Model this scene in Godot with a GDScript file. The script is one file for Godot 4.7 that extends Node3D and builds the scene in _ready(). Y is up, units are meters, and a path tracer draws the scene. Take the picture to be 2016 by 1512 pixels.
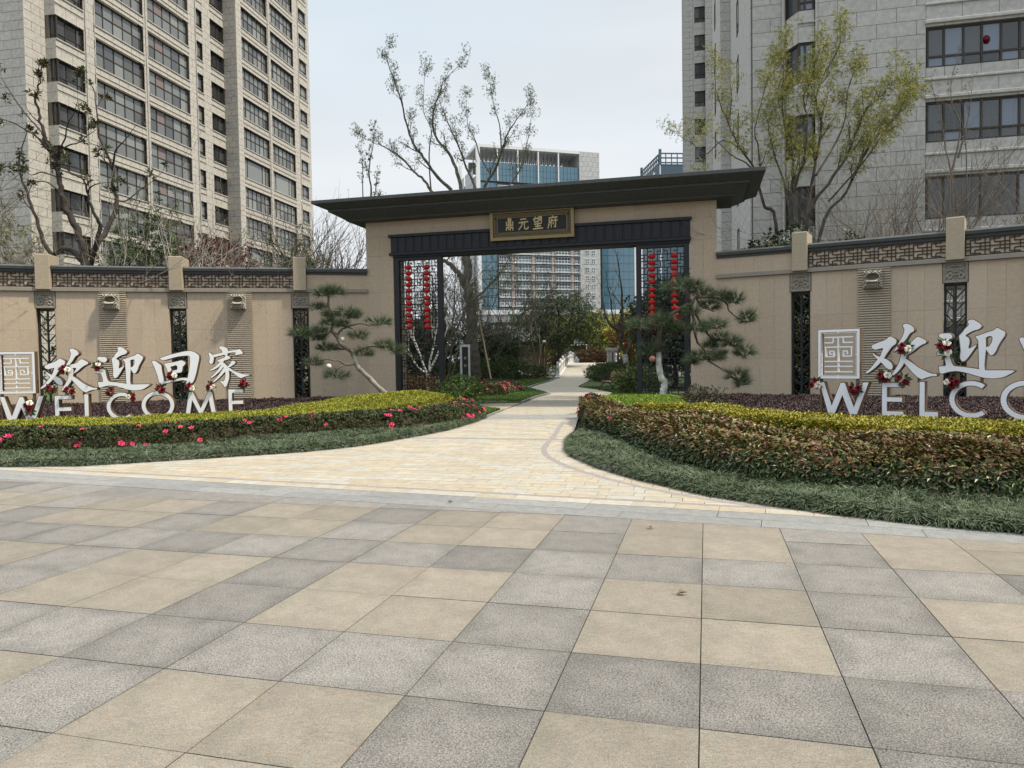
extends Node3D
# A residential compound's entrance: curved walls, a stone gate, planting beds, welcome letters, garden path, towers behind.

var rng := RandomNumberGenerator.new()
var M := {}
var T := {}

const HUAN := [[90,149,92,152,102,156,113,160,121,167,126,164,132,160,131,153,124,148,118,139,112,129,105,119,95,109,85,101,80,100,81,103,90,111,97,121,105,131,108,140,110,146,105,145,97,143,92,145], [91,137,94,137,98,133,107,129,116,126,123,120,126,114,125,108,120,107,114,111,108,119,100,126,94,133], [141,185,144,188,149,188,157,183,160,178,159,174,153,171,148,162,142,154,136,146,130,140,127,139,130,145,136,156,141,165,144,175,144,179], [135,149,142,152,149,154,156,156,160,161,165,165,171,162,179,157,178,153,171,150,164,145,157,138,151,134,147,132,151,138,155,145,148,145,139,144], [139,145,148,145,148,131,145,124,143,116,137,107,130,99,123,94,122,95,125,101,131,110,136,120,138,129], [143,129,149,125,157,119,166,111,177,105,187,100,195,100,195,96,187,96,178,93,172,90,166,93,158,101,151,110,143,120]]
const YING := [[197,166,200,169,207,169,214,169,218,164,217,160,214,156,207,157,203,160,198,163], [197,112,200,113,208,113,208,118,206,126,204,132,194,132,195,136,199,141,205,142,213,140,214,133,215,126,217,118,220,113,231,112,244,110,256,108,265,106,279,106,308,106,300,100,290,94,277,92,265,93,254,96,238,102,223,105,211,103,203,100,199,101,198,107], [239,188,244,191,249,190,254,186,259,182,260,178,256,174,248,172,241,168,236,164,242,160,243,153,241,144,242,142,248,146,254,149,248,139,242,129,237,122,232,120,229,126,229,132,230,139,229,149,228,158,227,164,232,169,236,176,242,182], [250,162,254,164,265,161,266,156,266,149,266,139,265,129,264,114,265,105,256,106,256,124,255,149,255,156], [253,163,269,169,276,171,281,176,287,172,293,168,292,162,287,154,283,146,280,137,276,131,272,130,269,135,265,142,267,145,270,145,274,152,275,159,274,162,269,162,264,158,256,159]]
const HUI := [[311,157,314,159,318,158,326,152,331,147,331,140,333,127,335,115,336,102,326,102,325,109,322,124,317,141,312,153], [327,163,333,166,347,171,364,175,381,179,394,180,404,176,412,169,412,161,408,144,404,126,399,111,393,103,385,101,381,101,382,108,386,113,386,120,390,138,392,156,392,169,381,169,364,167,347,162,337,159,332,160], [332,111,346,113,363,117,375,119,388,118,386,111,376,114,365,112,351,109,333,106], [336,152,350,153,350,145,351,140,353,135,352,127,345,124,344,131,342,140,338,148], [341,153,355,154,367,157,374,159,382,154,382,150,376,144,375,137,373,131,364,131,365,149,350,144,347,146], [351,134,365,138,374,137,373,131,353,129]]
const JIA := [[455,185,458,190,465,189,473,185,475,180,474,171,471,165,469,168,465,171,462,174,462,180], [432,175,435,176,440,171,444,167,443,156,440,149,435,149,433,155,435,163,433,170], [440,170,454,173,467,176,467,170,454,167,443,164], [472,178,486,180,498,182,501,183,507,175,507,171,499,170,491,168,489,169,493,175,483,175,473,173], [450,156,454,159,468,164,468,167,474,168,481,163,477,160,468,157,460,155,454,153], [460,157,467,158,459,147,451,140,441,135,433,133,433,135,442,140,452,149], [458,146,465,143,456,132,446,123,436,116,434,118,443,126,453,137], [465,141,471,136,462,125,451,114,440,105,438,108,447,116,457,129], [460,155,468,149,474,141,476,130,476,117,473,106,469,96,464,96,462,102,456,107,457,110,464,109,467,117,468,130,465,141,458,146], [483,157,492,153,488,148,478,141,471,141,478,148], [469,145,478,139,485,133,496,128,509,124,523,123,522,122,510,119,502,115,496,118,487,126,479,132,471,136]]

# ---------------------------------------------------------------- mesh builder
class MB:
	var v := PackedVector3Array()
	var n := PackedVector3Array()
	var c := PackedColorArray()
	var tint := false
	var col := Color.WHITE
	func put(a, na):
		v.append(a)
		n.append(na)
		if tint:
			c.append(col)
	func tri(a: Vector3, b: Vector3, d: Vector3):
		var m = (b - a).cross(d - a)
		if m.length_squared() < 1e-16:
			return
		m = m.normalized()
		put(a, m); put(d, m); put(b, m)
	func quad(a: Vector3, b: Vector3, d: Vector3, e: Vector3):
		tri(a, b, d)
		tri(a, d, e)
	func trin(a: Vector3, b: Vector3, d: Vector3, na: Vector3, nb: Vector3, nd: Vector3):
		put(a, na); put(d, nd); put(b, nb)
	func box(lo: Vector3, hi: Vector3, xf := Transform3D()):
		var p = []
		for i in 8:
			p.append(xf * Vector3(hi.x if i & 1 else lo.x, hi.y if i & 2 else lo.y, hi.z if i & 4 else lo.z))
		quad(p[4], p[5], p[7], p[6]); quad(p[1], p[0], p[2], p[3])
		quad(p[5], p[1], p[3], p[7]); quad(p[0], p[4], p[6], p[2])
		quad(p[6], p[7], p[3], p[2]); quad(p[0], p[1], p[5], p[4])
	# a box whose front (+z) edges are chamfered by b
	func panel(lo: Vector3, hi: Vector3, b := 0.006, xf := Transform3D()):
		var f = hi.z
		var m = hi.z - b
		var A = [Vector3(lo.x, lo.y, lo.z), Vector3(hi.x, lo.y, lo.z), Vector3(hi.x, hi.y, lo.z), Vector3(lo.x, hi.y, lo.z)]
		var B = [Vector3(lo.x, lo.y, m), Vector3(hi.x, lo.y, m), Vector3(hi.x, hi.y, m), Vector3(lo.x, hi.y, m)]
		var C = [Vector3(lo.x + b, lo.y + b, f), Vector3(hi.x - b, lo.y + b, f), Vector3(hi.x - b, hi.y - b, f), Vector3(lo.x + b, hi.y - b, f)]
		for i in 4:
			A[i] = xf * A[i]; B[i] = xf * B[i]; C[i] = xf * C[i]
		quad(C[0], C[1], C[2], C[3])
		for i in 4:
			var j = (i + 1) % 4
			quad(A[i], A[j], B[j], B[i])
			quad(B[i], B[j], C[j], C[i])
	func bar(a: Vector3, b: Vector3, w: float, h: float, up := Vector3.UP):
		var d = (b - a)
		var l = d.length()
		if l < 1e-6:
			return
		d /= l
		var s = d.cross(up)
		if s.length() < 0.01:
			s = d.cross(Vector3.RIGHT)
		s = s.normalized()
		var u = s.cross(d).normalized()
		box(Vector3(0, -h / 2, -w / 2), Vector3(l, h / 2, w / 2), Transform3D(Basis(d, u, s), a))
	func tube(p: Array, r: Array, sides := 6, cap := true):
		var k = p.size()
		if k < 2:
			return
		var ref = Vector3.UP
		var d0 = (p[1] - p[0]).normalized()
		if absf(d0.y) > 0.9:
			ref = Vector3.RIGHT
		var s = d0.cross(ref).normalized()
		var rings = []
		var nor = []
		for i in k:
			var d = (p[mini(i + 1, k - 1)] - p[maxi(i - 1, 0)]).normalized()
			s = (s - d * s.dot(d)).normalized()
			var u = d.cross(s)
			var ring = []
			var nn = []
			for j in sides:
				var a = TAU * j / sides
				var o = s * cos(a) + u * sin(a)
				ring.append(p[i] + o * r[i])
				nn.append(o)
			rings.append(ring)
			nor.append(nn)
		for i in k - 1:
			for j in sides:
				var q = (j + 1) % sides
				trin(rings[i][j], rings[i][q], rings[i + 1][q], nor[i][j], nor[i][q], nor[i + 1][q])
				trin(rings[i][j], rings[i + 1][q], rings[i + 1][j], nor[i][j], nor[i + 1][q], nor[i + 1][j])
		if cap:
			for j in range(1, sides - 1):
				tri(rings[0][0], rings[0][j + 1], rings[0][j])
				tri(rings[k - 1][0], rings[k - 1][j], rings[k - 1][j + 1])
	# turned shape: profile of (radius, height) from bottom to top
	func lathe(pr: Array, sides := 12, xf := Transform3D()):
		for i in pr.size() - 1:
			var a = pr[i]
			var b = pr[i + 1]
			var t = (b - a)
			var nn = Vector2(t.y, -t.x).normalized()
			for j in sides:
				var c0 = TAU * j / sides
				var c1 = TAU * (j + 1) / sides
				var e0 = Vector3(cos(c0), 0, -sin(c0))
				var e1 = Vector3(cos(c1), 0, -sin(c1))
				var n0 = xf.basis * (e0 * nn.x + Vector3.UP * nn.y)
				var n1 = xf.basis * (e1 * nn.x + Vector3.UP * nn.y)
				var p0 = xf * (e0 * a.x + Vector3.UP * a.y)
				var p1 = xf * (e1 * a.x + Vector3.UP * a.y)
				var p2 = xf * (e1 * b.x + Vector3.UP * b.y)
				var p3 = xf * (e0 * b.x + Vector3.UP * b.y)
				if a.x > 1e-5:
					trin(p0, p1, p2, n0, n1, n1)
				if b.x > 1e-5:
					trin(p0, p2, p3, n0, n1, n0)
	func ball(at: Vector3, r: Vector3, seg := 8, rings := 5):
		var pr = []
		for i in rings + 1:
			var a = -PI / 2 + PI * i / rings
			pr.append(Vector2(maxf(cos(a), 0.0), sin(a)))
		lathe(pr, seg, Transform3D(Basis.from_scale(r), at))
	# polygon in the xy plane pulled out along z
	func caps(poly: PackedVector2Array, z: float, front: bool, xf := Transform3D()):
		var id = Geometry2D.triangulate_polygon(poly)
		for i in range(0, id.size(), 3):
			var a = poly[id[i]]
			var b = poly[id[i + 1]]
			var d = poly[id[i + 2]]
			if ((b - a).cross(d - a) < 0) == front:
				var t = b
				b = d
				d = t
			tri(xf * Vector3(a.x, a.y, z), xf * Vector3(b.x, b.y, z), xf * Vector3(d.x, d.y, z))
	func sides(poly: PackedVector2Array, z0: float, z1: float, xf := Transform3D(), inward := false):
		var cw = Geometry2D.is_polygon_clockwise(poly) != inward
		for i in poly.size():
			var a = poly[i]
			var b = poly[(i + 1) % poly.size()]
			if cw:
				var t = a
				a = b
				b = t
			quad(xf * Vector3(a.x, a.y, z0), xf * Vector3(b.x, b.y, z0), xf * Vector3(b.x, b.y, z1), xf * Vector3(a.x, a.y, z1))
	func prism(poly: PackedVector2Array, z0: float, z1: float, xf := Transform3D()):
		caps(poly, z1, true, xf)
		caps(poly, z0, false, xf)
		sides(poly, z0, z1, xf)
	# a flat slab from a polygon of ground points (x, z)
	func slab(poly: PackedVector2Array, y0: float, y1: float):
		var q = PackedVector2Array()
		for p in poly:
			q.append(Vector2(p.x, -p.y))
		var xf = Transform3D(Basis(Vector3(1, 0, 0), Vector3(0, 0, -1), Vector3(0, 1, 0)), Vector3.ZERO)
		caps(q, y1, true, xf)
		sides(q, y0, y1, xf)
	# a square slab whose rim has darkened unevenly
	func worn_slab(q: PackedVector2Array, y0: float, y1: float, r: RandomNumberGenerator, deep: float):
		tint = true
		var c = (q[0] + q[2]) / 2
		var A = []
		var B = []
		var ka = []
		var kb = []
		for i in 4:
			var e = q[i]
			var f = q[(i + 1) % 4]
			for t in [0.0, 0.33, 0.67]:
				var p = e.lerp(f, t)
				A.append(Vector3(p.x, y1, p.y))
				var m = p.lerp(c, r.randf_range(0.28, 0.6))
				B.append(Vector3(m.x, y1, m.y))
				var k = 1.0 - deep * r.randf_range(0.2, 1.0)
				ka.append(Color(k, k * r.randf_range(0.99, 1.03), k))
				var k2 = r.randf_range(0.97, 1.05)
				kb.append(Color(k2, k2, k2))
		var mid = Vector3(c.x, y1, c.y)
		for i in 12:
			var j = (i + 1) % 12
			for t in [[A[i], ka[i], A[j], ka[j], B[j], kb[j]], [A[i], ka[i], B[j], kb[j], B[i], kb[i]], [B[i], kb[i], B[j], kb[j], mid, Color.WHITE]]:
				var flip = (t[2] - t[0]).cross(t[4] - t[0]).y < 0
				var o = [0, 4, 2] if not flip else [0, 2, 4]
				for w in o:
					v.append(t[w])
					n.append(Vector3.UP)
					c_add(t[w + 1])
			col = Color(0.8, 0.8, 0.8)
			quad(Vector3(A[i].x, y0, A[i].z), Vector3(A[j].x, y0, A[j].z), A[j], A[i])
	func c_add(k: Color):
		self.c.append(k)
	func mesh() -> ArrayMesh:
		var m = ArrayMesh.new()
		var a = []
		a.resize(Mesh.ARRAY_MAX)
		a[Mesh.ARRAY_VERTEX] = v
		a[Mesh.ARRAY_NORMAL] = n
		if tint:
			a[Mesh.ARRAY_COLOR] = c
		if v.size():
			m.add_surface_from_arrays(Mesh.PRIMITIVE_TRIANGLES, a)
		return m

# ---------------------------------------------------------------- nodes
func part(called: String, mb, m: Material, parent: Node3D = self, xf := Transform3D()) -> MeshInstance3D:
	var o := MeshInstance3D.new()
	o.name = called
	o.mesh = mb.mesh() if mb is MB else mb
	o.material_override = m
	o.transform = xf
	parent.add_child(o, true)
	return o

func tag(o: Node3D, label: String, category: String, group := "") -> Node3D:
	o.set_meta("label", label)
	o.set_meta("category", category)
	if group:
		o.set_meta("group", group)
	return o

func thing(called: String, label: String, category: String, xf := Transform3D(), group := "") -> Node3D:
	var o := Node3D.new()
	o.name = called
	o.transform = xf
	add_child(o, true)
	return tag(o, label, category, group)

func struct(called: String, xf := Transform3D()) -> Node3D:
	var o := Node3D.new()
	o.name = called
	o.transform = xf
	add_child(o, true)
	o.set_meta("kind", "structure")
	return o

func stuff(o: Node3D) -> Node3D:
	o.set_meta("kind", "stuff")
	return o

func spot(x: float, z: float, y := 0.0, turn := 0.0) -> Transform3D:
	return Transform3D(Basis(Vector3.UP, turn), Vector3(x, y, z))

# frame along a wall: x runs from the first to the second ground point, z faces out
func frame(x0: float, z0: float, x1: float, z1: float) -> Transform3D:
	var d = Vector3(x1 - x0, 0, z1 - z0).normalized()
	return Transform3D(Basis(d, Vector3.UP, d.cross(Vector3.UP)), Vector3(x0, 0, z0))

func many(called: String, m: Mesh, mt: Material, xs: Array, cs: Array, parent: Node3D, xf := Transform3D()) -> MultiMeshInstance3D:
	var mm := MultiMesh.new()
	mm.transform_format = MultiMesh.TRANSFORM_3D
	mm.use_colors = true
	mm.mesh = m
	mm.instance_count = xs.size()
	for i in xs.size():
		mm.set_instance_transform(i, xs[i])
		mm.set_instance_color(i, cs[i])
	var o := MultiMeshInstance3D.new()
	o.name = called
	o.multimesh = mm
	o.material_override = mt
	o.transform = xf
	parent.add_child(o, true)
	o.set_meta("kind", "stuff")
	return o

func lin(r: float, g: float, b: float) -> Color:
	return Color(r, g, b)

# ---------------------------------------------------------------- materials
func mat(c: Color, rough := 0.8, tex = null, scale := 1.0, nrm = null, depth := 0.4) -> StandardMaterial3D:
	var m := StandardMaterial3D.new()
	m.albedo_color = c.linear_to_srgb()
	m.roughness = rough
	m.metallic_specular = 0.4
	if tex:
		m.albedo_texture = tex
		m.uv1_triplanar = true
		m.uv1_world_triplanar = true
		m.uv1_scale = Vector3.ONE * scale
		m.uv1_offset = Vector3(rng.randf(), rng.randf(), rng.randf())
	if nrm:
		m.normal_enabled = true
		m.normal_texture = nrm
		m.normal_scale = depth
		m.uv1_triplanar = true
		m.uv1_world_triplanar = true
		m.uv1_scale = Vector3.ONE * scale
	return m

func leafmat(rough := 0.55, back := 0.25) -> StandardMaterial3D:
	var m := StandardMaterial3D.new()
	m.vertex_color_use_as_albedo = true
	m.roughness = rough
	m.metallic_specular = 0.35
	m.cull_mode = BaseMaterial3D.CULL_DISABLED
	if back > 0:
		m.backlight_enabled = true
		m.backlight = Color(back, back * 1.1, back * 0.5)
	return m

func noise_img(sz: int, seed_: int, freq: float, oct := 4) -> PackedByteArray:
	var f := FastNoiseLite.new()
	f.seed = seed_
	f.noise_type = FastNoiseLite.TYPE_SIMPLEX_SMOOTH
	f.frequency = freq
	f.fractal_octaves = oct
	var im := f.get_seamless_image(sz, sz)
	im.convert(Image.FORMAT_L8)
	return im.get_data()

# grain: speckle strength; blot: large blotches; streak: stretched veins. Mean close to white.
func stone_tex(sz: int, seed_: int, grain: float, blot: float, fine: float, dark: float, warm := 0.0, rain := 0.0) -> ImageTexture:
	var a = noise_img(sz, seed_, 0.012, 4)
	var b = noise_img(sz, seed_ + 7, 0.22, 2)
	var r := RandomNumberGenerator.new()
	r.seed = seed_
	var d := PackedByteArray()
	d.resize(sz * sz * 3)
	for i in sz * sz:
		var g = 0.86 + (a[i] / 255.0 - 0.5) * blot + (b[i] / 255.0 - 0.5) * fine + (r.randf() - 0.5) * grain
		var k = r.randf()
		if k < dark:
			g *= 0.62
		elif k > 1.0 - dark * 0.6:
			g *= 1.12
		if rain > 0:   # thin vertical weather streaks
			g += (b[(i % sz) + sz * int((i / sz) / 24)] / 255.0 - 0.5) * rain * (a[i] / 255.0)
		var w = (a[(i * 3) % (sz * sz)] / 255.0 - 0.5) * warm
		d[i * 3] = clampi(int((g + w) * 255), 0, 255)
		d[i * 3 + 1] = clampi(int(g * 255), 0, 255)
		d[i * 3 + 2] = clampi(int((g - w) * 255), 0, 255)
	return ImageTexture.create_from_image(Image.create_from_data(sz, sz, false, Image.FORMAT_RGB8, d))

func streak_tex(sz: int, seed_: int) -> ImageTexture:   # sedimentary veins for the tan slabs
	var a = noise_img(sz, seed_, 0.01, 4)
	var b = noise_img(sz, seed_ + 3, 0.05, 3)
	var r := RandomNumberGenerator.new()
	r.seed = seed_
	var d := PackedByteArray()
	d.resize(sz * sz * 3)
	for y in sz:
		for x in sz:
			var i = y * sz + x
			var j = ((y * 4 + a[i] / 4) % sz) * sz + (x / 2)
			var g = 0.84 + (a[i] / 255.0 - 0.5) * 0.08 + (b[j] / 255.0 - 0.5) * 0.12 + (r.randf() - 0.5) * 0.3
			if r.randf() < 0.02:
				g *= 0.75
			var w = (b[i] / 255.0 - 0.5) * 0.06
			d[i * 3] = clampi(int((g + w) * 255), 0, 255)
			d[i * 3 + 1] = clampi(int(g * 255), 0, 255)
			d[i * 3 + 2] = clampi(int((g - w) * 255), 0, 255)
	return ImageTexture.create_from_image(Image.create_from_data(sz, sz, false, Image.FORMAT_RGB8, d))

func bump_tex(sz: int, seed_: int, freq: float, grain: float, strength: float) -> ImageTexture:
	var b = noise_img(sz, seed_, freq, 3)
	var r := RandomNumberGenerator.new()
	r.seed = seed_
	for i in sz * sz:
		b[i] = clampi(int(b[i] * (1 - grain) + r.randf() * 255 * grain), 0, 255)
	var im := Image.create_from_data(sz, sz, false, Image.FORMAT_L8, b)
	im.convert(Image.FORMAT_RGBA8)
	im.bump_map_to_normal_map(strength)
	return ImageTexture.create_from_image(im)

func materials():
	T.granite = stone_tex(512, 11, 0.4, 0.12, 0.6, 0.1)
	T.fine = stone_tex(512, 23, 0.12, 0.14, 0.12, 0.03, 0.04, 0.08)
	T.wall = stone_tex(512, 31, 0.2, 0.07, 0.22, 0.06, 0.03, 0.14)
	T.tan = streak_tex(512, 41)
	T.bark = stone_tex(256, 51, 0.3, 0.5, 0.4, 0.1)
	T.soil = stone_tex(256, 61, 0.4, 0.4, 0.4, 0.15)
	T.nrm = bump_tex(512, 71, 0.3, 0.6, 3.0)
	T.nbark = bump_tex(256, 81, 0.09, 0.3, 5.0)
	M.grey = []
	for i in 6:
		var k = [1.0, 0.88, 1.1, 0.95, 1.05, 0.82][i]
		M.grey.append(mat(lin(0.272 * k, 0.252 * k, 0.228 * k), 0.75, T.granite, 0.75, T.nrm, 0.35))
		M.grey[i].vertex_color_use_as_albedo = true
	M.tan = []
	for i in 5:
		var k = [1.0, 0.9, 1.08, 0.96, 1.03][i]
		M.tan.append(mat(lin(0.3 * k, 0.262 * k, 0.21 * k), 0.75, T.tan, 0.8, T.nrm, 0.25))
		M.tan[i].vertex_color_use_as_albedo = true
	M.edge = []
	for i in 4:
		var k = [1.0, 0.93, 1.08, 0.97][i]
		M.edge.append(mat(lin(0.31 * k, 0.31 * k, 0.295 * k), 0.75, T.granite, 0.9, T.nrm, 0.4))
	M.cream = []
	for i in 6:
		var k = [1.0, 0.92, 1.07, 0.97, 1.03, 0.95][i]
		var w = [0.0, 0.02, -0.02, 0.03, -0.03, 0.0][i]
		M.cream.append(mat(lin((0.5 + w) * k, 0.445 * k, (0.35 - w) * k), 0.75, T.tan, 0.9, T.nrm, 0.3))
	M.paver = mat(lin(1, 1, 1), 0.75, T.tan, 0.9)
	M.paver.vertex_color_use_as_albedo = true
	M.strip = mat(lin(0.36, 0.32, 0.3), 0.75, T.granite, 1.6)
	M.joint = mat(lin(0.1, 0.085, 0.06), 0.95, T.soil, 2.0)
	M.soil = mat(lin(0.07, 0.05, 0.035), 0.95, T.soil, 1.2)
	M.ground = mat(lin(0.18, 0.17, 0.15), 0.95, T.soil, 0.4)
	M.lawn = mat(lin(0.085, 0.12, 0.028), 0.9, T.soil, 1.0)
	M.wall = []
	for i in 5:
		var k = [1.0, 0.96, 1.03, 0.98, 1.015][i]
		var w = [0.0, 0.004, -0.003, -0.005, 0.003][i]
		M.wall.append(mat(lin((0.68 + w) * k, 0.55 * k, (0.405 - w) * k), 0.8, T.wall, 1.3))
	M.post = mat(lin(0.56, 0.47, 0.34), 0.8, T.wall, 1.3)
	M.rib = mat(lin(0.72, 0.62, 0.48), 0.8, T.wall, 1.6)
	M.sill = mat(lin(0.4, 0.36, 0.3), 0.8, T.wall, 1.6)
	M.carve = mat(lin(0.36, 0.33, 0.27), 0.85, T.fine, 1.6)
	M.lion = mat(lin(0.5, 0.47, 0.39), 0.85, T.fine, 2.0)
	M.core = mat(lin(0.3, 0.24, 0.17), 0.9)
	M.slate = mat(lin(0.1, 0.108, 0.106), 0.6, T.fine, 0.9)
	M.iron = mat(lin(0.022, 0.024, 0.028), 0.45)
	M.lattice = mat(lin(0.04, 0.03, 0.026), 0.6)
	M.beam = mat(lin(0.03, 0.033, 0.042), 0.5, T.fine, 0.7)
	M.gold = mat(lin(0.3, 0.23, 0.12), 0.42)
	M.gold.metallic = 0.4
	M.goldchar = mat(lin(0.62, 0.5, 0.28), 0.4)
	M.plate = mat(lin(0.045, 0.045, 0.045), 0.6, T.fine, 2.0)
	M.white = mat(lin(0.78, 0.79, 0.82), 0.35)
	M.brown = mat(lin(0.15, 0.095, 0.055), 0.4)
	M.brown.metallic = 0.3
	M.marble = mat(lin(0.8, 0.8, 0.78), 0.6, T.fine, 1.0)
	M.red = mat(lin(0.42, 0.014, 0.02), 0.6)
	M.red.backlight_enabled = true
	M.red.backlight = Color(0.3, 0.02, 0.02)
	M.rose = mat(lin(0.15, 0.005, 0.012), 0.6)
	M.rosew = mat(lin(0.75, 0.7, 0.6), 0.6)
	M.roseleaf = mat(lin(0.035, 0.085, 0.03), 0.6)
	M.pink = mat(lin(0.66, 0.045, 0.15), 0.6)
	M.pink.cull_mode = BaseMaterial3D.CULL_DISABLED
	M.coral = mat(lin(0.66, 0.08, 0.12), 0.6)
	M.coral.cull_mode = BaseMaterial3D.CULL_DISABLED
	M.leaf = leafmat()
	M.gloss = leafmat(0.35, 0.12)
	M.needle = leafmat(0.6, 0.1)
	M.bark = mat(lin(0.12, 0.1, 0.08), 0.9, T.bark, 1.2, T.nbark, 0.8)
	M.darkbark = mat(lin(0.065, 0.055, 0.046), 0.9, T.bark, 1.2, T.nbark, 0.8)
	M.bark2 = mat(lin(0.2, 0.175, 0.14), 0.9, T.bark, 1.2, T.nbark, 0.8)
	M.twig = mat(lin(0.15, 0.125, 0.1), 0.9)
	M.palebark = mat(lin(0.4, 0.37, 0.31), 0.9, T.bark, 1.6, T.nbark, 0.6)
	M.limewash = mat(lin(0.7, 0.69, 0.66), 0.9, T.bark, 2.0)
	M.wood = mat(lin(0.36, 0.2, 0.11), 0.6, T.bark, 3.0)
	M.bamboo = mat(lin(0.42, 0.33, 0.2), 0.7)
	M.tower = []
	for i in 3:
		var k = [1.0, 0.95, 1.04][i]
		M.tower.append(mat(lin(0.62 * k, 0.595 * k, 0.545 * k), 0.85, T.fine, 0.5))
	M.tower2 = []
	for i in 4:
		var k = [1.0, 0.96, 1.03, 0.98][i]
		M.tower2.append(mat(lin(0.62 * k, 0.605 * k, 0.57 * k), 0.85, T.fine, 0.6))
	M.towerjoint = mat(lin(0.14, 0.125, 0.1), 0.9)
	M.frame = mat(lin(0.045, 0.036, 0.03), 0.5)
	M.glass = []
	for c in [lin(0.12, 0.13, 0.128), lin(0.06, 0.065, 0.07), lin(0.2, 0.215, 0.205), lin(0.025, 0.028, 0.03), lin(0.15, 0.165, 0.165), lin(0.14, 0.175, 0.23)]:
		var g = mat(c, 0.06)
		g.metallic_specular = 0.75
		M.glass.append(g)
	M.pinkglass = mat(lin(0.2, 0.155, 0.155), 0.1)
	M.blueglass = mat(lin(0.075, 0.16, 0.22), 0.08)
	M.blueglass.metallic_specular = 0.8
	M.office = []
	for c in [lin(0.12, 0.17, 0.2), lin(0.08, 0.115, 0.14), lin(0.16, 0.21, 0.235)]:
		M.office.append(mat(c, 0.12))
	M.bluewall = mat(lin(0.07, 0.11, 0.145), 0.15)
	M.whitetile = mat(lin(0.62, 0.63, 0.63), 0.7, T.fine, 0.1)
	M.concrete = mat(lin(0.4, 0.4, 0.39), 0.85, T.fine, 0.2)
	M.pinkpier = mat(lin(0.34, 0.29, 0.265), 0.8)
	M.whiteframe = mat(lin(0.65, 0.67, 0.68), 0.6)

# ---------------------------------------------------------------- plants
func leaf_quad(mb: MB, at: Vector3, dir: Vector3, side: Vector3, l: float, w: float, fold := 0.25):
	var up = side.cross(dir).normalized()
	var tip = at + dir * l
	var mid = at + dir * l * 0.45
	var a = mid + side * w * 0.5 + up * w * fold
	var b = mid - side * w * 0.5 + up * w * fold
	mb.tri(at, a, tip)
	mb.tri(at, tip, b)

# a sprig: leaves round a short upright stalk
func sprig(seed_: int, count: int, l: float, w: float, spread: float, rise: float) -> ArrayMesh:
	var r := RandomNumberGenerator.new()
	r.seed = seed_
	var mb := MB.new()
	for i in count:
		var a = TAU * i / count * 1.618 + r.randf() * 0.8
		var e = r.randf_range(-0.1, 1.1)
		var d = Vector3(cos(a) * cos(e), sin(e), sin(a) * cos(e)).normalized()
		var s = d.cross(Vector3.UP)
		s = (s.normalized() if s.length() > 0.01 else Vector3.RIGHT).rotated(d, r.randf_range(-0.6, 0.6))
		var p = Vector3(cos(a) * r.randf() * spread, r.randf() * rise, sin(a) * r.randf() * spread)
		leaf_quad(mb, p, d, s, l * r.randf_range(0.7, 1.2), w * r.randf_range(0.8, 1.2))
	return mb.mesh()

# a tuft of grass blades
func tuft(seed_: int, count: int, l: float, w: float, lean: float) -> ArrayMesh:
	var r := RandomNumberGenerator.new()
	r.seed = seed_
	var mb := MB.new()
	for i in count:
		var a = r.randf() * TAU
		var o = Vector3(cos(a), 0, sin(a))
		var s = o.cross(Vector3.UP) * w * 0.5
		var p = o * r.randf() * l * 0.25
		var h = l * r.randf_range(0.6, 1.15)
		var k = lean * r.randf_range(0.4, 1.3)
		var m = p + Vector3.UP * h * 0.6 + o * h * k * 0.35
		var e = p + Vector3.UP * h * (1.0 - k * 0.35) + o * h * k
		mb.quad(p - s, p + s, m + s * 0.8, m - s * 0.8)
		mb.tri(m - s * 0.8, m + s * 0.8, e)
	return mb.mesh()

func edge_dist(p: Vector2, poly: PackedVector2Array) -> float:
	var best = 1e9
	var k = poly.size()
	for i in k:
		var q = Geometry2D.get_closest_point_to_segment(p, poly[i], poly[(i + 1) % k])
		best = minf(best, p.distance_squared_to(q))
	return sqrt(best)

func area(poly: PackedVector2Array) -> float:
	var s = 0.0
	for i in poly.size():
		s += poly[i].cross(poly[(i + 1) % poly.size()])
	return absf(s) / 2

# points on the rounded surface of a bed of plants: [position, outward normal]
func bed_points(poly: PackedVector2Array, top: Callable, edge: float, per_m2: float, side_m2: float, low := 0.02) -> Array:
	var o = []
	var lo = poly[0]
	var hi = poly[0]
	for p in poly:
		lo = lo.min(p)
		hi = hi.max(p)
	var want = int(area(poly) * per_m2)
	var tries = 0
	while o.size() < want and tries < want * 12:
		tries += 1
		var p = Vector2(rng.randf_range(lo.x, hi.x), rng.randf_range(lo.y, hi.y))
		if not Geometry2D.is_point_in_polygon(p, poly):
			continue
		var d = edge_dist(p, poly)
		if d < edge * 0.5:
			continue
		var h = top.call(p)
		var k = 1.0 if d > edge else sqrt(maxf(0.0, 1.0 - pow(1.0 - d / edge, 2)))
		o.append([Vector3(p.x, h * k, p.y), Vector3.UP])
	var k = poly.size()
	for i in k:
		var a = poly[i]
		var b = poly[(i + 1) % k]
		var L = a.distance_to(b)
		var nrm = Vector2(b.y - a.y, a.x - b.x) / maxf(L, 1e-5)
		if Geometry2D.is_point_in_polygon((a + b) / 2 + nrm * 0.02, poly):
			nrm = -nrm
		var c = int(L * (edge + 0.4) * side_m2)
		for j in c:
			var t = rng.randf() * PI / 2
			var q = a.lerp(b, rng.randf()) - nrm * edge * (1 - cos(t))
			if not Geometry2D.is_point_in_polygon(q, poly):
				continue
			var h = top.call(q)
			var n3 = Vector3(nrm.x * cos(t), sin(t), nrm.y * cos(t)).normalized()
			o.append([Vector3(q.x, low + (h - low) * sin(t), q.y), n3])
	return o

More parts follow.
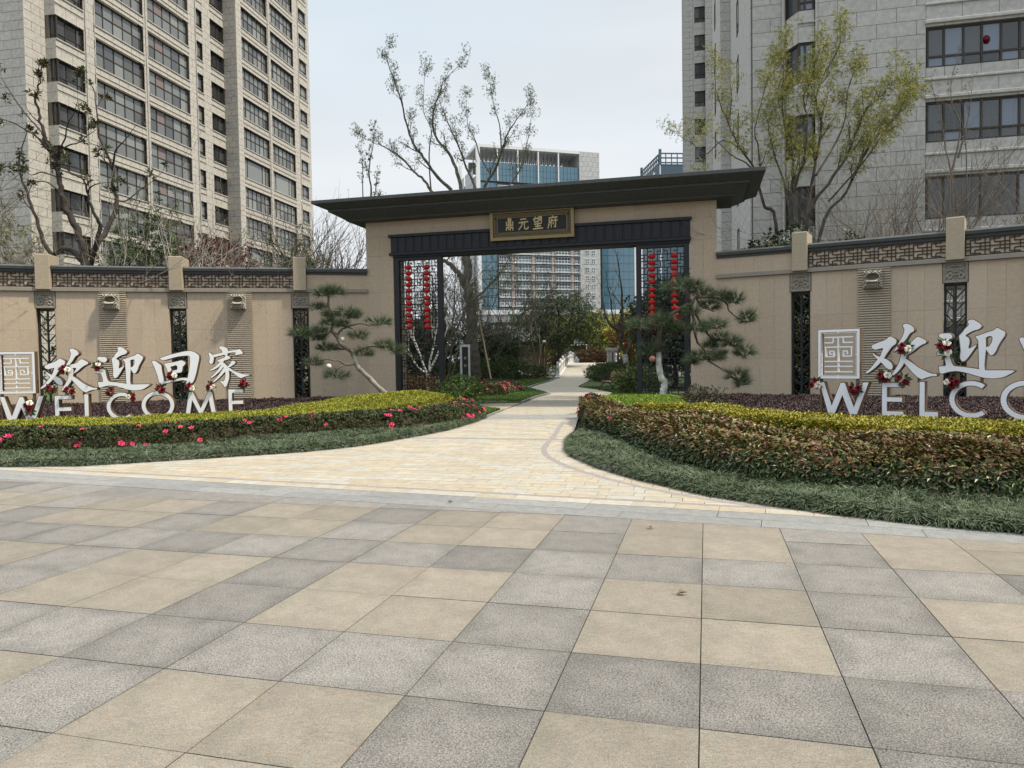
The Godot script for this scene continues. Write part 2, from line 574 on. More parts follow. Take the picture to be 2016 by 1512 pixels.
func bed_core(poly: PackedVector2Array, top: Callable, edge: float, step := 0.16, sink := 0.045) -> MB:
	var lo = poly[0]
	var hi = poly[0]
	for p in poly:
		lo = lo.min(p)
		hi = hi.max(p)
	lo -= Vector2(step, step)
	var nx = int((hi.x - lo.x) / step) + 3
	var nz = int((hi.y - lo.y) / step) + 3
	var H = []
	for j in nz:
		for i in nx:
			var p = lo + Vector2(i, j) * step
			if Geometry2D.is_point_in_polygon(p, poly):
				var d = edge_dist(p, poly)
				var k = 1.0 if d > edge else sqrt(maxf(0.0, 1.0 - pow(1.0 - d / edge, 2)))
				H.append(maxf(top.call(p) * k - sink, -0.03))
			else:
				H.append(-0.03)
	var mb := MB.new()
	for j in nz - 1:
		for i in nx - 1:
			var a = H[j * nx + i]
			var b = H[j * nx + i + 1]
			var c = H[(j + 1) * nx + i + 1]
			var d = H[(j + 1) * nx + i]
			if maxf(maxf(a, b), maxf(c, d)) < 0.0:
				continue
			var p = lo + Vector2(i, j) * step
			mb.quad(Vector3(p.x, d, p.y + step), Vector3(p.x + step, c, p.y + step), Vector3(p.x + step, b, p.y), Vector3(p.x, a, p.y))
	return mb

func pick(cs: Array) -> Color:
	var a = cs[rng.randi() % cs.size()]
	var k = rng.randf_range(0.72, 1.25) * 1.2
	return Color(a.r * k, a.g * k, a.b * k)

func bed(called: String, label: String, category: String, poly: PackedVector2Array, top: Callable, edge: float, m: Mesh, mt: Material, cs: Array, d_top: float, d_side: float, scale := 1.0, group := "", outward := 0.7, low_cs = null, low_y := 0.0) -> Node3D:
	var c = Vector2.ZERO
	for p in poly:
		c += p / poly.size()
	var o = thing(called, label, category, spot(c.x, c.y), group)
	var back = spot(-c.x, -c.y)
	stuff(part("stems", bed_core(poly, top, edge), M.soil, o, back))
	var xs = []
	var cols = []
	for e in bed_points(poly, top, edge, d_top, d_side):
		var n3 = (Vector3.UP.lerp(e[1], outward)).normalized()
		n3 = (n3 + Vector3(rng.randf_range(-0.35, 0.35), 0, rng.randf_range(-0.35, 0.35))).normalized()
		var s = n3.cross(Vector3.RIGHT.rotated(Vector3.UP, rng.randf() * TAU))
		if s.length() < 0.05:
			s = n3.cross(Vector3.FORWARD)
		s = s.normalized()
		var k = scale * rng.randf_range(0.75, 1.25)
		xs.append(Transform3D(Basis(s * k, n3 * k, s.cross(n3) * k), e[0] - Vector3.UP * rng.randf() * 0.05))
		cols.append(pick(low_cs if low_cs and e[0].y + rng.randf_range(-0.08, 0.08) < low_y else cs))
	many("foliage", m, mt, xs, cols, o, back)
	return o

func smooth(p: Array, cuts := 4, jig := 0.0) -> Array:
	var o = []
	for i in p.size() - 1:
		var a = p[maxi(i - 1, 0)]
		var b = p[i]
		var c = p[i + 1]
		var d = p[mini(i + 2, p.size() - 1)]
		for j in cuts:
			var q = b.cubic_interpolate(c, a, d, float(j) / cuts)
			if jig > 0 and (i or j):
				q += Vector3(rng.randf_range(-jig, jig), rng.randf_range(-jig, jig), rng.randf_range(-jig, jig))
			o.append(q)
	o.append(p[-1])
	return o

func taper(k: int, r0: float, r1: float, bump := 0.0) -> Array:
	var o = []
	for i in k:
		o.append(lerpf(r0, r1, pow(float(i) / maxi(k - 1, 1), 0.8)) * (1 + rng.randf_range(-bump, bump)))
	return o

# a shoot that forks: tips collects [position, direction]
func shoot(mb: MB, p: Vector3, d: Vector3, l: float, r: float, lev: int, up: float, wig: float, kids: int, tips: Array, spread := 0.7):
	var seg = 4 if lev > 0 else 3
	var pts = [p]
	var dirs = [d]
	var q = p
	for i in seg:
		d = (d + Vector3(rng.randf_range(-wig, wig), rng.randf_range(-wig, wig) + up, rng.randf_range(-wig, wig))).normalized()
		q += d * l / seg
		pts.append(q)
		dirs.append(d)
	mb.tube(pts, taper(seg + 1, r, r * 0.45), 5 if r > 0.03 else (4 if r > 0.012 else 3), false)
	if lev == 0:
		tips.append([pts[1], dirs[1]])
		tips.append([pts[2], dirs[2]])
	tips.append([q, d])
	if lev > 0:
		for i in kids:
			var t = rng.randf_range(0.3, 1.0) * seg
			var j = mini(int(t), seg - 1)
			var s = pts[j].lerp(pts[j + 1], t - j)
			var ax = dirs[j].cross(Vector3(rng.randf_range(-1, 1), rng.randf_range(-1, 1), rng.randf_range(-1, 1)))
			if ax.length() < 0.05:
				continue
			var e = dirs[j].rotated(ax.normalized(), rng.randf_range(0.5, 1.2) * spread)
			shoot(mb, s, e, l * rng.randf_range(0.5, 0.8), r * rng.randf_range(0.45, 0.65), lev - 1, up, wig, kids, tips, spread)

# limb along given points, with shoots along it
func limb(mb: MB, p: Array, r0: float, r1: float, tips: Array, every: float, l: float, lev: int, up: float, kids: int, from := 0.35, wig := 0.25, spread := 0.8):
	var q = smooth(p, 4, r0 * 0.25)
	var r = taper(q.size(), r0, r1, 0.06)
	mb.tube(q, r, 8 if r0 > 0.08 else 6)
	var k = q.size()
	var acc = 0.0
	for i in range(1, k):
		if float(i) / k < from:
			continue
		acc += q[i].distance_to(q[i - 1])
		while acc > every:
			acc -= every
			var d = (q[i] - q[i - 1]).normalized()
			var ax = d.cross(Vector3(rng.randf_range(-1, 1), rng.randf_range(-1, 1), rng.randf_range(-1, 1)))
			if ax.length() < 0.1:
				continue
			var f = 1.0 - 0.45 * float(i) / k
			shoot(mb, q[i], d.rotated(ax.normalized(), rng.randf_range(0.5, 1.1) * spread), l * f * rng.randf_range(0.6, 1.2), clampf(r[i] * 0.55, 0.006, 0.05), lev, up, wig, kids, tips, spread)
	var e = (q[k - 1] - q[k - 2]).normalized()
	shoot(mb, q[k - 1], e, l * 0.7, r[k - 1], lev, up, wig, kids, tips, spread)

func leaves(tips: Array, m: Mesh, mt: Material, cs: Array, per: int, jit: float, s0: float, s1: float, parent: Node3D, xf: Transform3D, called := "crown", along := 0.5):
	var xs = []
	var cols = []
	for t in tips:
		for i in per:
			var d = (t[1] * along + Vector3(rng.randf_range(-1, 1), rng.randf_range(-0.6, 1), rng.randf_range(-1, 1)) * 0.6).normalized()
			var s = d.cross(Vector3.RIGHT.rotated(Vector3.UP, rng.randf() * TAU))
			if s.length() < 0.05:
				continue
			s = s.normalized()
			var k = rng.randf_range(s0, s1)
			xs.append(Transform3D(Basis(s * k, d * k, s.cross(d) * k), t[0] + Vector3(rng.randf_range(-jit, jit), rng.randf_range(-jit, jit), rng.randf_range(-jit, jit))))
			cols.append(pick(cs))
	if xs.size():
		many(called, m, mt, xs, cols, parent, xf)

func put_tree(called: String, label: String, category: String, base: Vector3, mb: MB, bark: Material, group := "") -> Node3D:
	var o = thing(called, label, category, Transform3D(Basis(), base), group)
	part("trunk", mb, bark, o, Transform3D(Basis(), -base))
	return o

# a many-stemmed bare shrub or small tree
func bare_shrub(label: String, base: Vector3, h: float, stems: int, lean: float, r: float, bark: Material, lev := 3, kids := 3, called := "bare_shrub", group := "", category := "shrub", up := 0.06) -> Array:
	var mb := MB.new()
	var tips = []
	for i in stems:
		var a = TAU * i / stems + rng.randf() * 0.9
		var k = lean * rng.randf_range(0.4, 1.2)
		var d = Vector3(cos(a) * k, 1, sin(a) * k).normalized()
		shoot(mb, base + Vector3(cos(a), 0, sin(a)) * 0.1, d, h * rng.randf_range(0.5, 0.68), r * rng.randf_range(0.7, 1.1), lev, up, 0.17, kids, tips, 0.6)
	var o = put_tree(called, label, category, base, mb, bark, group)
	return [o, tips]

# a rounded bush or broad crown of leaves: clumps of leaves on a lumpy shell, with a twiggy inside
func bush(called: String, label: String, category: String, base: Vector3, rad: Vector3, m: Mesh, mt: Material, cs: Array, count: int, s0: float, s1: float, trunk := 0.0, lump := 0.22, group := "") -> Node3D:
	var mb := MB.new()
	var c = base + Vector3(0, trunk + rad.y * 0.85, 0)
	if trunk > 0.3:
		var tips0 = []
		limb(mb, [base, base + Vector3(0.05, trunk * 0.6, 0), c], rad.x * 0.06 + 0.04, rad.x * 0.03, tips0, rad.x * 0.4, rad.x * 0.7, 1, 0.1, 3)
	else:
		for i in 9:
			var a = TAU * i / 9
			mb.tube([base, base.lerp(c, 0.6) + Vector3(cos(a) * rad.x * 0.3, 0, sin(a) * rad.z * 0.3), c + Vector3(cos(a) * rad.x * 0.7, rad.y * 0.3, sin(a) * rad.z * 0.7)], [0.03, 0.02, 0.008], 4)
	var o = put_tree(called, label, category, base, mb, M.bark, group)
	var nz := FastNoiseLite.new()
	nz.seed = rng.randi()
	nz.frequency = 1.0
	nz.fractal_octaves = 2
	var xs = []
	var cols = []
	for i in count:
		var d = Vector3(rng.randfn(), rng.randfn(), rng.randfn()).normalized()
		var k = 1.0 + lump * 2.0 * nz.get_noise_3d(d.x * 1.7, d.y * 1.7, d.z * 1.7)
		k *= pow(rng.randf(), 0.22)
		var p = c + Vector3(d.x * rad.x, d.y * rad.y, d.z * rad.z) * k
		if p.y < 0.02:
			continue
		var n3 = (d + Vector3(rng.randf_range(-0.6, 0.6), rng.randf_range(-0.2, 0.7), rng.randf_range(-0.6, 0.6))).normalized()
		var s = n3.cross(Vector3.RIGHT.rotated(Vector3.UP, rng.randf() * TAU))
		if s.length() < 0.05:
			continue
		s = s.normalized()
		var z = rng.randf_range(s0, s1)
		xs.append(Transform3D(Basis(s * z, n3 * z, s.cross(n3) * z), p))
		cols.append(pick(cs))
	many("crown", m, mt, xs, cols, o, Transform3D(Basis(), -base))
	return o

# ---------------------------------------------------------------- ground and paving
const GATE_TURN := 0.2494

func clip(q: PackedVector2Array, region: PackedVector2Array) -> Array:
	var inside = 0
	for p in q:
		if Geometry2D.is_point_in_polygon(p, region):
			inside += 1
	if inside == q.size():
		return [q]
	var o = []
	for r in Geometry2D.intersect_polygons(q, region):
		if not Geometry2D.is_polygon_clockwise(r) or true:
			if area(r) > 0.0015:
				o.append(r)
	return o

func pv(a: Array) -> PackedVector2Array:
	var o = PackedVector2Array()
	for i in range(0, a.size(), 2):
		o.append(Vector2(a[i], a[i + 1]))
	return o

func border_z(x: float, off := 0.0) -> float:   # the straight edge between the forecourt and the yellow path
	return -7.77 + 0.375 * (x + 0.07) + off * 1.068

func ground():
	var g = struct("ground")
	var mb := MB.new()
	mb.quad(Vector3(-900, -0.06, 900), Vector3(900, -0.06, 900), Vector3(900, -0.06, -1400), Vector3(-900, -0.06, -1400))
	part("surface", mb, M.ground, g)
	# forecourt slabs: 0.64 m squares, 2 x 2 tan fields between single grey rows
	var plaza = struct("plaza")
	mb = MB.new()
	mb.slab(pv([-26, 4, 26, 4, 26, border_z(26), -26, border_z(-26)]), -0.05, -0.012)
	part("bedding", mb, M.joint, plaza)
	var region = pv([-22, 3, 22, 3, 22, border_z(22, 0.585), -22, border_z(-22, 0.585)])
	var w = 0.639
	var ei = Vector2(cos(0.261), sin(0.261))
	var ej = Vector2(sin(0.261), -cos(0.261))
	var o = Vector2(1.3936, -5.354)
	for row in range(-16, 22):
		for col in range(-24, 18):
			var c = o + ei * (col + 0.5) * w + ej * (-row - 0.5) * w
			if c.y > 0.8 or c.y < border_z(c.x, -0.3) or absf(c.x) > 2.2 - c.y * 1.0:
				continue
			var h = w / 2 - 0.0028
			var q = PackedVector2Array([c - ei * h - ej * h, c + ei * h - ej * h, c + ei * h + ej * h, c - ei * h + ej * h])
			var tan_tile = posmod(row, 3) != 0 and posmod(col + 1, 3) != 2
			for r in clip(q, region):
				mb = MB.new()
				if r.size() == 4 and area(r) > 0.39:
					mb.worn_slab(r, -0.03, rng.randf_range(-0.0012, 0.0012), rng, 0.14 if tan_tile else 0.3)
				else:
					mb.slab(r, -0.03, rng.randf_range(-0.0012, 0.0012))
				var pool = M.tan if tan_tile else M.grey
				part("slab", mb, pool[rng.randi() % pool.size()], plaza)
	# two light granite rows along the edge
	var eb = Vector2(1, 0.375).normalized()
	var nb = Vector2(-eb.y, eb.x)
	for k in 2:
		var t = -17.0 + k * 0.4
		while t < 17:
			var a = Vector2(-0.07, -7.77) + eb * t + nb * (0.292 * k + 0.004)
			var L = 1.28
			var q = PackedVector2Array([a, a + eb * (L - 0.006), a + eb * (L - 0.006) + nb * 0.285, a + nb * 0.285])
			mb = MB.new()
			mb.slab(q, -0.03, rng.randf_range(0.0, 0.0015))
			part("border_slab", mb, M.edge[rng.randi() % 4], plaza)
			t += L
	# the garden path
	var path = struct("path")
	var left = [-16, -13.7, -10, -11.62, -7.71, -10.9, -6.42, -10.86, -5.27, -11.33, -4.32, -11.76, -3.49, -12.15, -2.78, -12.8, -1.87, -14.46, -1.41, -15.52, -0.96, -17.31, -0.66, -18.93, -0.26, -21.28, 0.39, -24.83, 1.0, -28.29, 1.62, -30.6, 1.6, -31.5, 1.2, -34.5, 0.9, -37.6, 1.15, -39.6, 1.75, -43.2, 2.35, -46.5, 3.6, -55.5]
	var right = [6.1, -55.5, 4.74, -45.82, 3.75, -40.2, 3.48, -38.4, 3.5, -37.0, 4.0, -34.2, 4.27, -31.06, 2.68, -23.17, 2.05, -20.78, 1.7, -18.8, 1.27, -15.1, 0.98, -13.12, 0.86, -11.72, 0.89, -10.99, 1.15, -9.83, 1.51, -8.9, 1.8, -8.39, 2.08, -7.8, 2.63, -7.2, 3.09, -6.76, 3.66, -6.32, 4.23, -5.99, 9.0, -4.33, 16, -1.7]
	var reg = pv(left + right + [16, border_z(16), -16, border_z(-16)])
	mb = MB.new()
	mb.slab(reg, -0.05, -0.012)
	part("bedding", mb, M.joint, path)
	# a row of cream blocks, then a thin dark line, run along the forecourt edge
	var row1 = pv([-18, border_z(-18, -0.004), 18, border_z(18, -0.004), 18, border_z(18, -0.225), -18, border_z(-18, -0.225)])
	var t = -12.0
	while t < 13.0:
		var a = Vector2(-0.07, -7.77) + eb * t - nb * 0.006
		var q = PackedVector2Array([a, a + eb * 0.425, a + eb * 0.425 - nb * 0.22, a - nb * 0.22])
		for r in clip(q, reg):
			mb = MB.new()
			mb.slab(r, -0.03, rng.randf_range(0.0, 0.0015))
			part("edge_block", mb, M.cream[rng.randi() % 6], path)
		t += 0.43
	t = -8.0
	while t < 3.4:
		var a = Vector2(-0.07, -7.77) + eb * t - nb * 0.23
		var q = PackedVector2Array([a, a + eb * 0.995, a + eb * 0.995 - nb * 0.062, a - nb * 0.062])
		for r in clip(q, reg):
			mb = MB.new()
			mb.slab(r, -0.03, 0.0005)
			part("dark_strip", mb, M.strip, path)
		t += 1.0
	# grey strip that follows the right-hand kerb
	var sr = [Vector2(2.62, -23.6), Vector2(2.3, -22.3), Vector2(1.55, -18.7), Vector2(1.12, -16.2), Vector2(0.86, -14.1), Vector2(0.62, -12.6), Vector2(0.55, -11.75), Vector2(0.6, -10.95), Vector2(0.83, -9.95), Vector2(1.21, -8.98), Vector2(1.6, -8.25), Vector2(2.07, -7.6), Vector2(2.6, -7.08)]
	var dense = []
	for i in sr.size() - 1:
		for j in 3:
			dense.append(sr[i].cubic_interpolate(sr[i + 1], sr[maxi(i - 1, 0)], sr[mini(i + 2, sr.size() - 1)], j / 3.0))
	dense.append(sr[-1])
	var band = PackedVector2Array()
	var inner = PackedVector2Array()
	for i in dense.size():
		var d = (dense[mini(i + 1, dense.size() - 1)] - dense[maxi(i - 1, 0)]).normalized()
		band.append(dense[i])
		inner.append(dense[i] + Vector2(d.y, -d.x) * -0.1)
	for i in dense.size() - 1:
		mb = MB.new()
		mb.slab(PackedVector2Array([band[i], band[i + 1].lerp(band[i], 0.01), inner[i + 1].lerp(inner[i], 0.01), inner[i]]), -0.03, 0.001)
		part("kerb_strip", mb, M.strip, path)
	var ring = PackedVector2Array(band)
	var back = inner.duplicate()
	back.reverse()
	ring.append_array(back)
	# pavers, 0.4 x 0.2, laid across the path
	var field = pv(left + right + [9, border_z(9, -0.30), -16, border_z(-16, -0.30)])
	var gx = Vector2(cos(GATE_TURN), sin(GATE_TURN))
	var gz = Vector2(sin(GATE_TURN), -cos(GATE_TURN))
	var list = []
	var pl = 0.4
	var pw = 0.2
	for j in range(-14, 270):
		for i in range(-36, 24):
			var c = Vector2(0, -7) + gx * ((i + (0.5 if j & 1 else 0.0) + 0.13 * sin(j * 2.4)) * pl) + gz * (j * pw)
			if c.y > -5.0 or c.y < -55.6 or absf(c.x) > 9:
				continue
			var h = Vector2(pl / 2 - 0.003, pw / 2 - 0.003)
			var q = PackedVector2Array([c - gx * h.x - gz * h.y, c + gx * h.x - gz * h.y, c + gx * h.x + gz * h.y, c - gx * h.x + gz * h.y])
			for r in clip(q, field):
				if c.distance_to(Vector2(1.2, -11)) < 6.0 or c.y < -20:
					var bits = []
					for e in Geometry2D.clip_polygons(r, ring):
						if not Geometry2D.is_polygon_clockwise(e) and area(e) > 0.001:
							bits.append(e)
					for e in bits:
						list.append([c.length(), c, e])
				else:
					list.append([c.length(), c, r])
	list.sort_custom(func(a, b): return a[0] < b[0])
	var rest := MB.new()
	rest.tint = true
	for k in list.size():
		var c = list[k][1]
		var across = (c - Vector2(0, -18.75)).dot(gz)
		var line = (c - Vector2(0, -13.6)).dot(gz)
		var gray = absf(across - 0.1) < 0.75 or absf(line) < 0.11
		if k < 300:
			mb = MB.new()
			mb.slab(list[k][2], -0.03, rng.randf_range(0.0, 0.0016))
			part("paver", mb, M.cream[rng.randi() % 6], path)
		else:
			var v = rng.randf_range(0.9, 1.08)
			rest.col = Color(0.34 * v, 0.33 * v, 0.3 * v) if gray else Color((0.5 + rng.randf_range(-0.03, 0.03)) * v, 0.445 * v, (0.35 + rng.randf_range(-0.03, 0.03)) * v)
			rest.slab(list[k][2], -0.02, rng.randf_range(0.0, 0.0016))
	stuff(part("far_pavers", rest, M.paver, path))
	# branch path that leaves to the left in front of the gate
	mb = MB.new()
	mb.slab(pv([-0.36, -21.1, 0.3, -24.7, -1.5, -24.5, -4.4, -25.6, -4.6, -24.9, -1.7, -23.7]), -0.05, 0.006)
	part("branch_path", mb, M.cream[1], path)
	# kerbs
	var kerb = struct("kerb")
	mb = MB.new()
	for i in range(0, 24, 2):
		mb.bar(Vector3(left[i], 0.02, left[i + 1]), Vector3(left[i + 2], 0.02, left[i + 3]), 0.05, 0.06)
	part("kerb_stone", mb, M.edge[0], kerb)
	mb = MB.new()
	for i in range(14, right.size() - 2, 2):
		mb.bar(Vector3(right[i] + 0.02, 0.02, right[i + 1] - 0.01), Vector3(right[i + 2] + 0.02, 0.02, right[i + 3] - 0.01), 0.025, 0.07)
	part("edging_strip", mb, M.strip, kerb)
	mb = MB.new()
	for i in range(26, left.size() - 2, 2):
		mb.bar(Vector3(left[i] - 0.05, 0.02, left[i + 1]), Vector3(left[i + 2] - 0.05, 0.02, left[i + 3]), 0.1, 0.08)
	part("lawn_kerb", mb, M.edge[1], kerb)
	# planted earth, rising from the kerbs to the walls
	var soil = struct("soil")
	for s in [[[-16, -13.95, -10, -11.72, -7.71, -10.98, -6.42, -10.92, -5.27, -11.4, -4.32, -11.84, -3.49, -12.25, -2.86, -12.88, -1.95, -14.5, -1.49, -15.56, -1.04, -17.31, -0.74, -18.93, -0.34, -21.2], [-2.0, -23.8, -2.6, -25.2, -5.3, -25.9, -7.2, -25.2, -11.05, -24.6, -14.83, -23.6, -19, -22.3]],
			[[9.0, -4.25, 4.3, -5.95, 3.1, -6.7, 2.1, -7.75, 1.55, -8.85, 1.18, -9.83, 0.93, -11, 0.9, -11.7, 1.02, -13.1, 1.31, -15.1, 1.74, -18.8, 2.09, -20.78, 2.7, -23.1], [3.9, -23.5, 6.6, -22.9, 8.48, -21.7, 11.8, -19.8, 15, -17.5]]]:
		var a = s[0]
		var b = s[1]
		mb = MB.new()
		var n = 24
		var fa = PackedVector2Array(pv(a))
		var fb = PackedVector2Array(pv(b))
		if s[0][0] < 0:
			fb.reverse()
		else:
			fb.reverse()
		var grid = []
		for i in n + 1:
			var u = float(i) / n * (fa.size() - 1)
			var v = float(i) / n * (fb.size() - 1)
			var p = fa[int(u)].lerp(fa[mini(int(u) + 1, fa.size() - 1)], u - int(u))
			var q = fb[int(v)].lerp(fb[mini(int(v) + 1, fb.size() - 1)], v - int(v))
			var rowp = []
			for j in 7:
				var m = p.lerp(q, j / 6.0)
				rowp.append(Vector3(m.x, -0.02 + 0.21 * j / 6.0, m.y))
			grid.append(rowp)
		for i in n:
			for j in 6:
				mb.quad(grid[i][j], grid[i + 1][j], grid[i + 1][j + 1], grid[i][j + 1])
		part("bank", mb, M.soil, soil)
	# lawns behind the gate
	var lawn = struct("lawn")
	mb = MB.new()
	mb.slab(pv([-30, -26.0, -2.2, -24.95, 0.3, -24.9, 0.92, -28.29, 1.55, -30.6, 1.5, -31.5, 1.1, -34.5, 0.8, -37.6, 1.05, -39.6, 1.65, -43.2, 2.3, -46.5, 3.5, -55.5, 3, -58, -30, -60]), -0.05, 0.012)
	mb.slab(pv([2.95, -23.8, 4.37, -31.06, 4.1, -34.2, 3.6, -37, 3.58, -38.4, 3.85, -40.2, 4.84, -45.8, 6.2, -55.5, 7, -58, 40, -60, 40, -22, 12, -20]), -0.05, 0.012)
	mb.slab(pv([-0.8, -18.6, -0.35, -21.1, -1.7, -23.6, -2.6, -23.5, -2.2, -20]), -0.05, 0.03)
	part("turf", mb, M.lawn, lawn)
	var xs = []
	var cs = []
	for z in [[pv([-2.6, -23.5, -0.8, -18.6, -0.35, -21.1, -1.7, -23.6]), 500, 0.03], [pv([0.2, -25.1, 0.9, -28.29, 1.5, -30.6, 1.4, -32, 1.1, -34.5, 0.8, -37.6, -2.5, -37, -2.4, -28]), 130, 0.012], [pv([1.05, -39.6, 1.65, -43.2, 2.3, -46.5, 3.4, -54, 0.5, -54, -1, -42]), 60, 0.012], [pv([2.95, -23.8, 4.37, -31.06, 4.1, -34.2, 3.6, -37, 5.5, -38, 6.5, -30, 5.0, -23.5]), 130, 0.012]]:
		var q = z[0]
		var lo = q[0]
		var hi = q[0]
		for p in q:
			lo = lo.min(p)
			hi = hi.max(p)
		for i in int((hi.x - lo.x) * (hi.y - lo.y) * z[1]):
			var p = Vector2(rng.randf_range(lo.x, hi.x), rng.randf_range(lo.y, hi.y))
			if Geometry2D.is_point_in_polygon(p, q):
				xs.append(Transform3D(Basis(Vector3.UP, rng.randf() * TAU).scaled(Vector3.ONE * rng.randf_range(0.7, 1.3)), Vector3(p.x, z[2], p.y)))
				cs.append(pick([lin(0.07, 0.13, 0.02), lin(0.09, 0.15, 0.03), lin(0.06, 0.1, 0.02)]))
	many("grass", tuft(5, 9, 0.07, 0.008, 0.5), M.leaf, xs, cs, lawn)

# ---------------------------------------------------------------- curved side walls
func height_field(w: float, h: float, n: int, f: Callable, depth0: float) -> MB:
	var mb := MB.new()
	var P = []
	for j in n + 1:
		for i in n + 1:
			var u = 2.0 * i / n - 1
			var v = 2.0 * j / n - 1
			P.append(Vector3(u * w / 2, v * h / 2, f.call(u, v)))
	for j in n:
		for i in n:
			var a = j * (n + 1) + i
			mb.quad(P[a], P[a + 1], P[a + n + 2], P[a + n + 1])
	for i in n:
		var s = [[i, i + 1], [n * (n + 1) + i + 1, n * (n + 1) + i], [(i + 1) * (n + 1), i * (n + 1)], [i * (n + 1) + n, (i + 1) * (n + 1) + n]]
		for e in s:
			var a = P[e[0]]
			var b = P[e[1]]
			mb.quad(Vector3(a.x, a.y, depth0), Vector3(b.x, b.y, depth0), b, a)
	return mb

func lion_depth(u: float, v: float) -> float:
	var r = maxf(absf(u), absf(v))
	var d = 0.25 + 0.07 * (1 - r * r)
	d += 0.05 * sin(u * 14 + sin(v * 9) * 1.5) * sin(v * 13 + u * 3) * smoothstep(0.4, 0.7, maxf(absf(u), v))
	var m = pow(u / 0.66, 2) + pow((v - 0.14 - 0.12 * (1 - u * u)) / 0.36, 2)
	d = lerpf(0.04, d, smoothstep(0.75, 1.1, m))
	d += 0.07 * exp(-pow((v + 0.3 - 0.12 * u * u) / 0.11, 2)) * smoothstep(0.75, 0.5, absf(u))
	d -= 0.04 * exp(-pow((v + 0.5) / 0.06, 2)) * smoothstep(0.8, 0.6, absf(u))
	d += 0.05 * exp(-(pow((absf(u) - 0.42) / 0.14, 2) + pow((v - 0.66) / 0.12, 2)))
	d += 0.02 * sin(u * 26) * smoothstep(-0.5, -0.7, v)
	return d * (1 - 0.12 * pow(r, 8))

func carving_depth(u: float, v: float) -> float:
	var r = maxf(absf(u), absf(v))
	if r > 0.86:
		return 0.04
	if r > 0.76:
		return 0.018
	var x = absf(u)
	var y = v + 0.35
	var a = atan2(y, x)
	var q = sqrt(x * x + y * y)
	return 0.022 + 0.02 * cos(a * 7.0) * sin(q * 9.0 + 0.7) + 0.01 * cos(q * 21 + a * 3)

# bars of one repeat of the wall lattice, as [u0, v0, u1, v1] with v downwards
const KEY := [[0.0, 0.0, 0.0, 1.0], [0.0, 0.5, 1.0, 0.5], [0.245, 0.105, 0.245, 0.895], [0.245, 0.105, 0.76, 0.105], [0.48, 0.0, 0.48, 0.3], [0.48, 0.3, 1.245, 0.3], [0.76, 0.0, 0.76, 0.105], [0.76, 0.3, 0.76, 0.7], [0.245, 0.895, 0.76, 0.895], [0.48, 0.7, 0.48, 1.0], [0.48, 0.7, 1.245, 0.7], [0.76, 0.895, 0.76, 1.0]]

func key_lattice(L: float, y0: float, y1: float, z: float) -> MB:
	var mb := MB.new()
	var per = L / roundf(L / 0.43)
	var t = 0.026
	var k = -1
	while k * per < L:
		for b in KEY:
			var a0 = clampf((k + b[0]) * per, 0.0, L)
			var a1 = clampf((k + b[2]) * per, 0.0, L)
			var p = y1 - b[1] * (y1 - y0)
			var q = y1 - b[3] * (y1 - y0)
			if b[0] == b[2]:
				if (k + b[0]) * per < -0.001 or (k + b[0]) * per > L:
					continue
				mb.box(Vector3(a0 - t / 2, q, z), Vector3(a0 + t / 2, p, z + 0.022))
			elif a1 - a0 > 0.03:
				mb.box(Vector3(a0, p - t / 2, z + 0.002), Vector3(a1, p + t / 2, z + 0.02))
		k += 1
	mb.box(Vector3(0, y0 - 0.012, z), Vector3(L, y0 + 0.012, z + 0.04))
	mb.box(Vector3(0, y1 - 0.012, z), Vector3(L, y1 + 0.012, z + 0.04))
	return mb

func grille_mesh() -> MB:
	var mb := MB.new()
	var w = 0.265
	var y0 = 0.24
	var y1 = 3.32
	mb.box(Vector3(-w, y0, -0.2), Vector3(-w + 0.055, y1, -0.13))
	mb.box(Vector3(w - 0.055, y0, -0.2), Vector3(w, y1, -0.13))
	mb.box(Vector3(-w + 0.055, y0, -0.198), Vector3(w - 0.055, y0 + 0.05, -0.132))
	mb.box(Vector3(-w + 0.055, y1 - 0.05, -0.198), Vector3(w - 0.055, y1, -0.132))
	mb.box(Vector3(-0.026, y0 + 0.05, -0.195), Vector3(0.026, y1 - 0.05, -0.135))
	var y = y1 - 0.02
	while y > y0 + 0.35:
		for s in [-1, 1]:
			mb.bar(Vector3(s * 0.212, y - 0.12, -0.165), Vector3(s * 0.02, y - 0.36, -0.165), 0.04, 0.034)
		y -= 0.335
	return mb

var lion_m: ArrayMesh
var carve_m: ArrayMesh
var rib_m: ArrayMesh
var grille_m: ArrayMesh

func clad(parent: Node3D, xf: Transform3D, s0: float, s1: float, rows: Array, want: float, zf := 0.02):
	var n = maxi(1, int(roundf((s1 - s0) / want)))
	var w = (s1 - s0) / n
	for i in n:
		for j in rows.size() - 1:
			var mb := MB.new()
			mb.panel(Vector3(s0 + i * w + 0.0012, rows[j] + 0.0012, zf - 0.04), Vector3(s0 + (i + 1) * w - 0.0012, rows[j + 1] - 0.0012, zf + rng.randf_range(-0.001, 0.001)), 0.0025)
			part("cladding_panel", mb, M.wall[rng.randi() % 5], parent, xf)

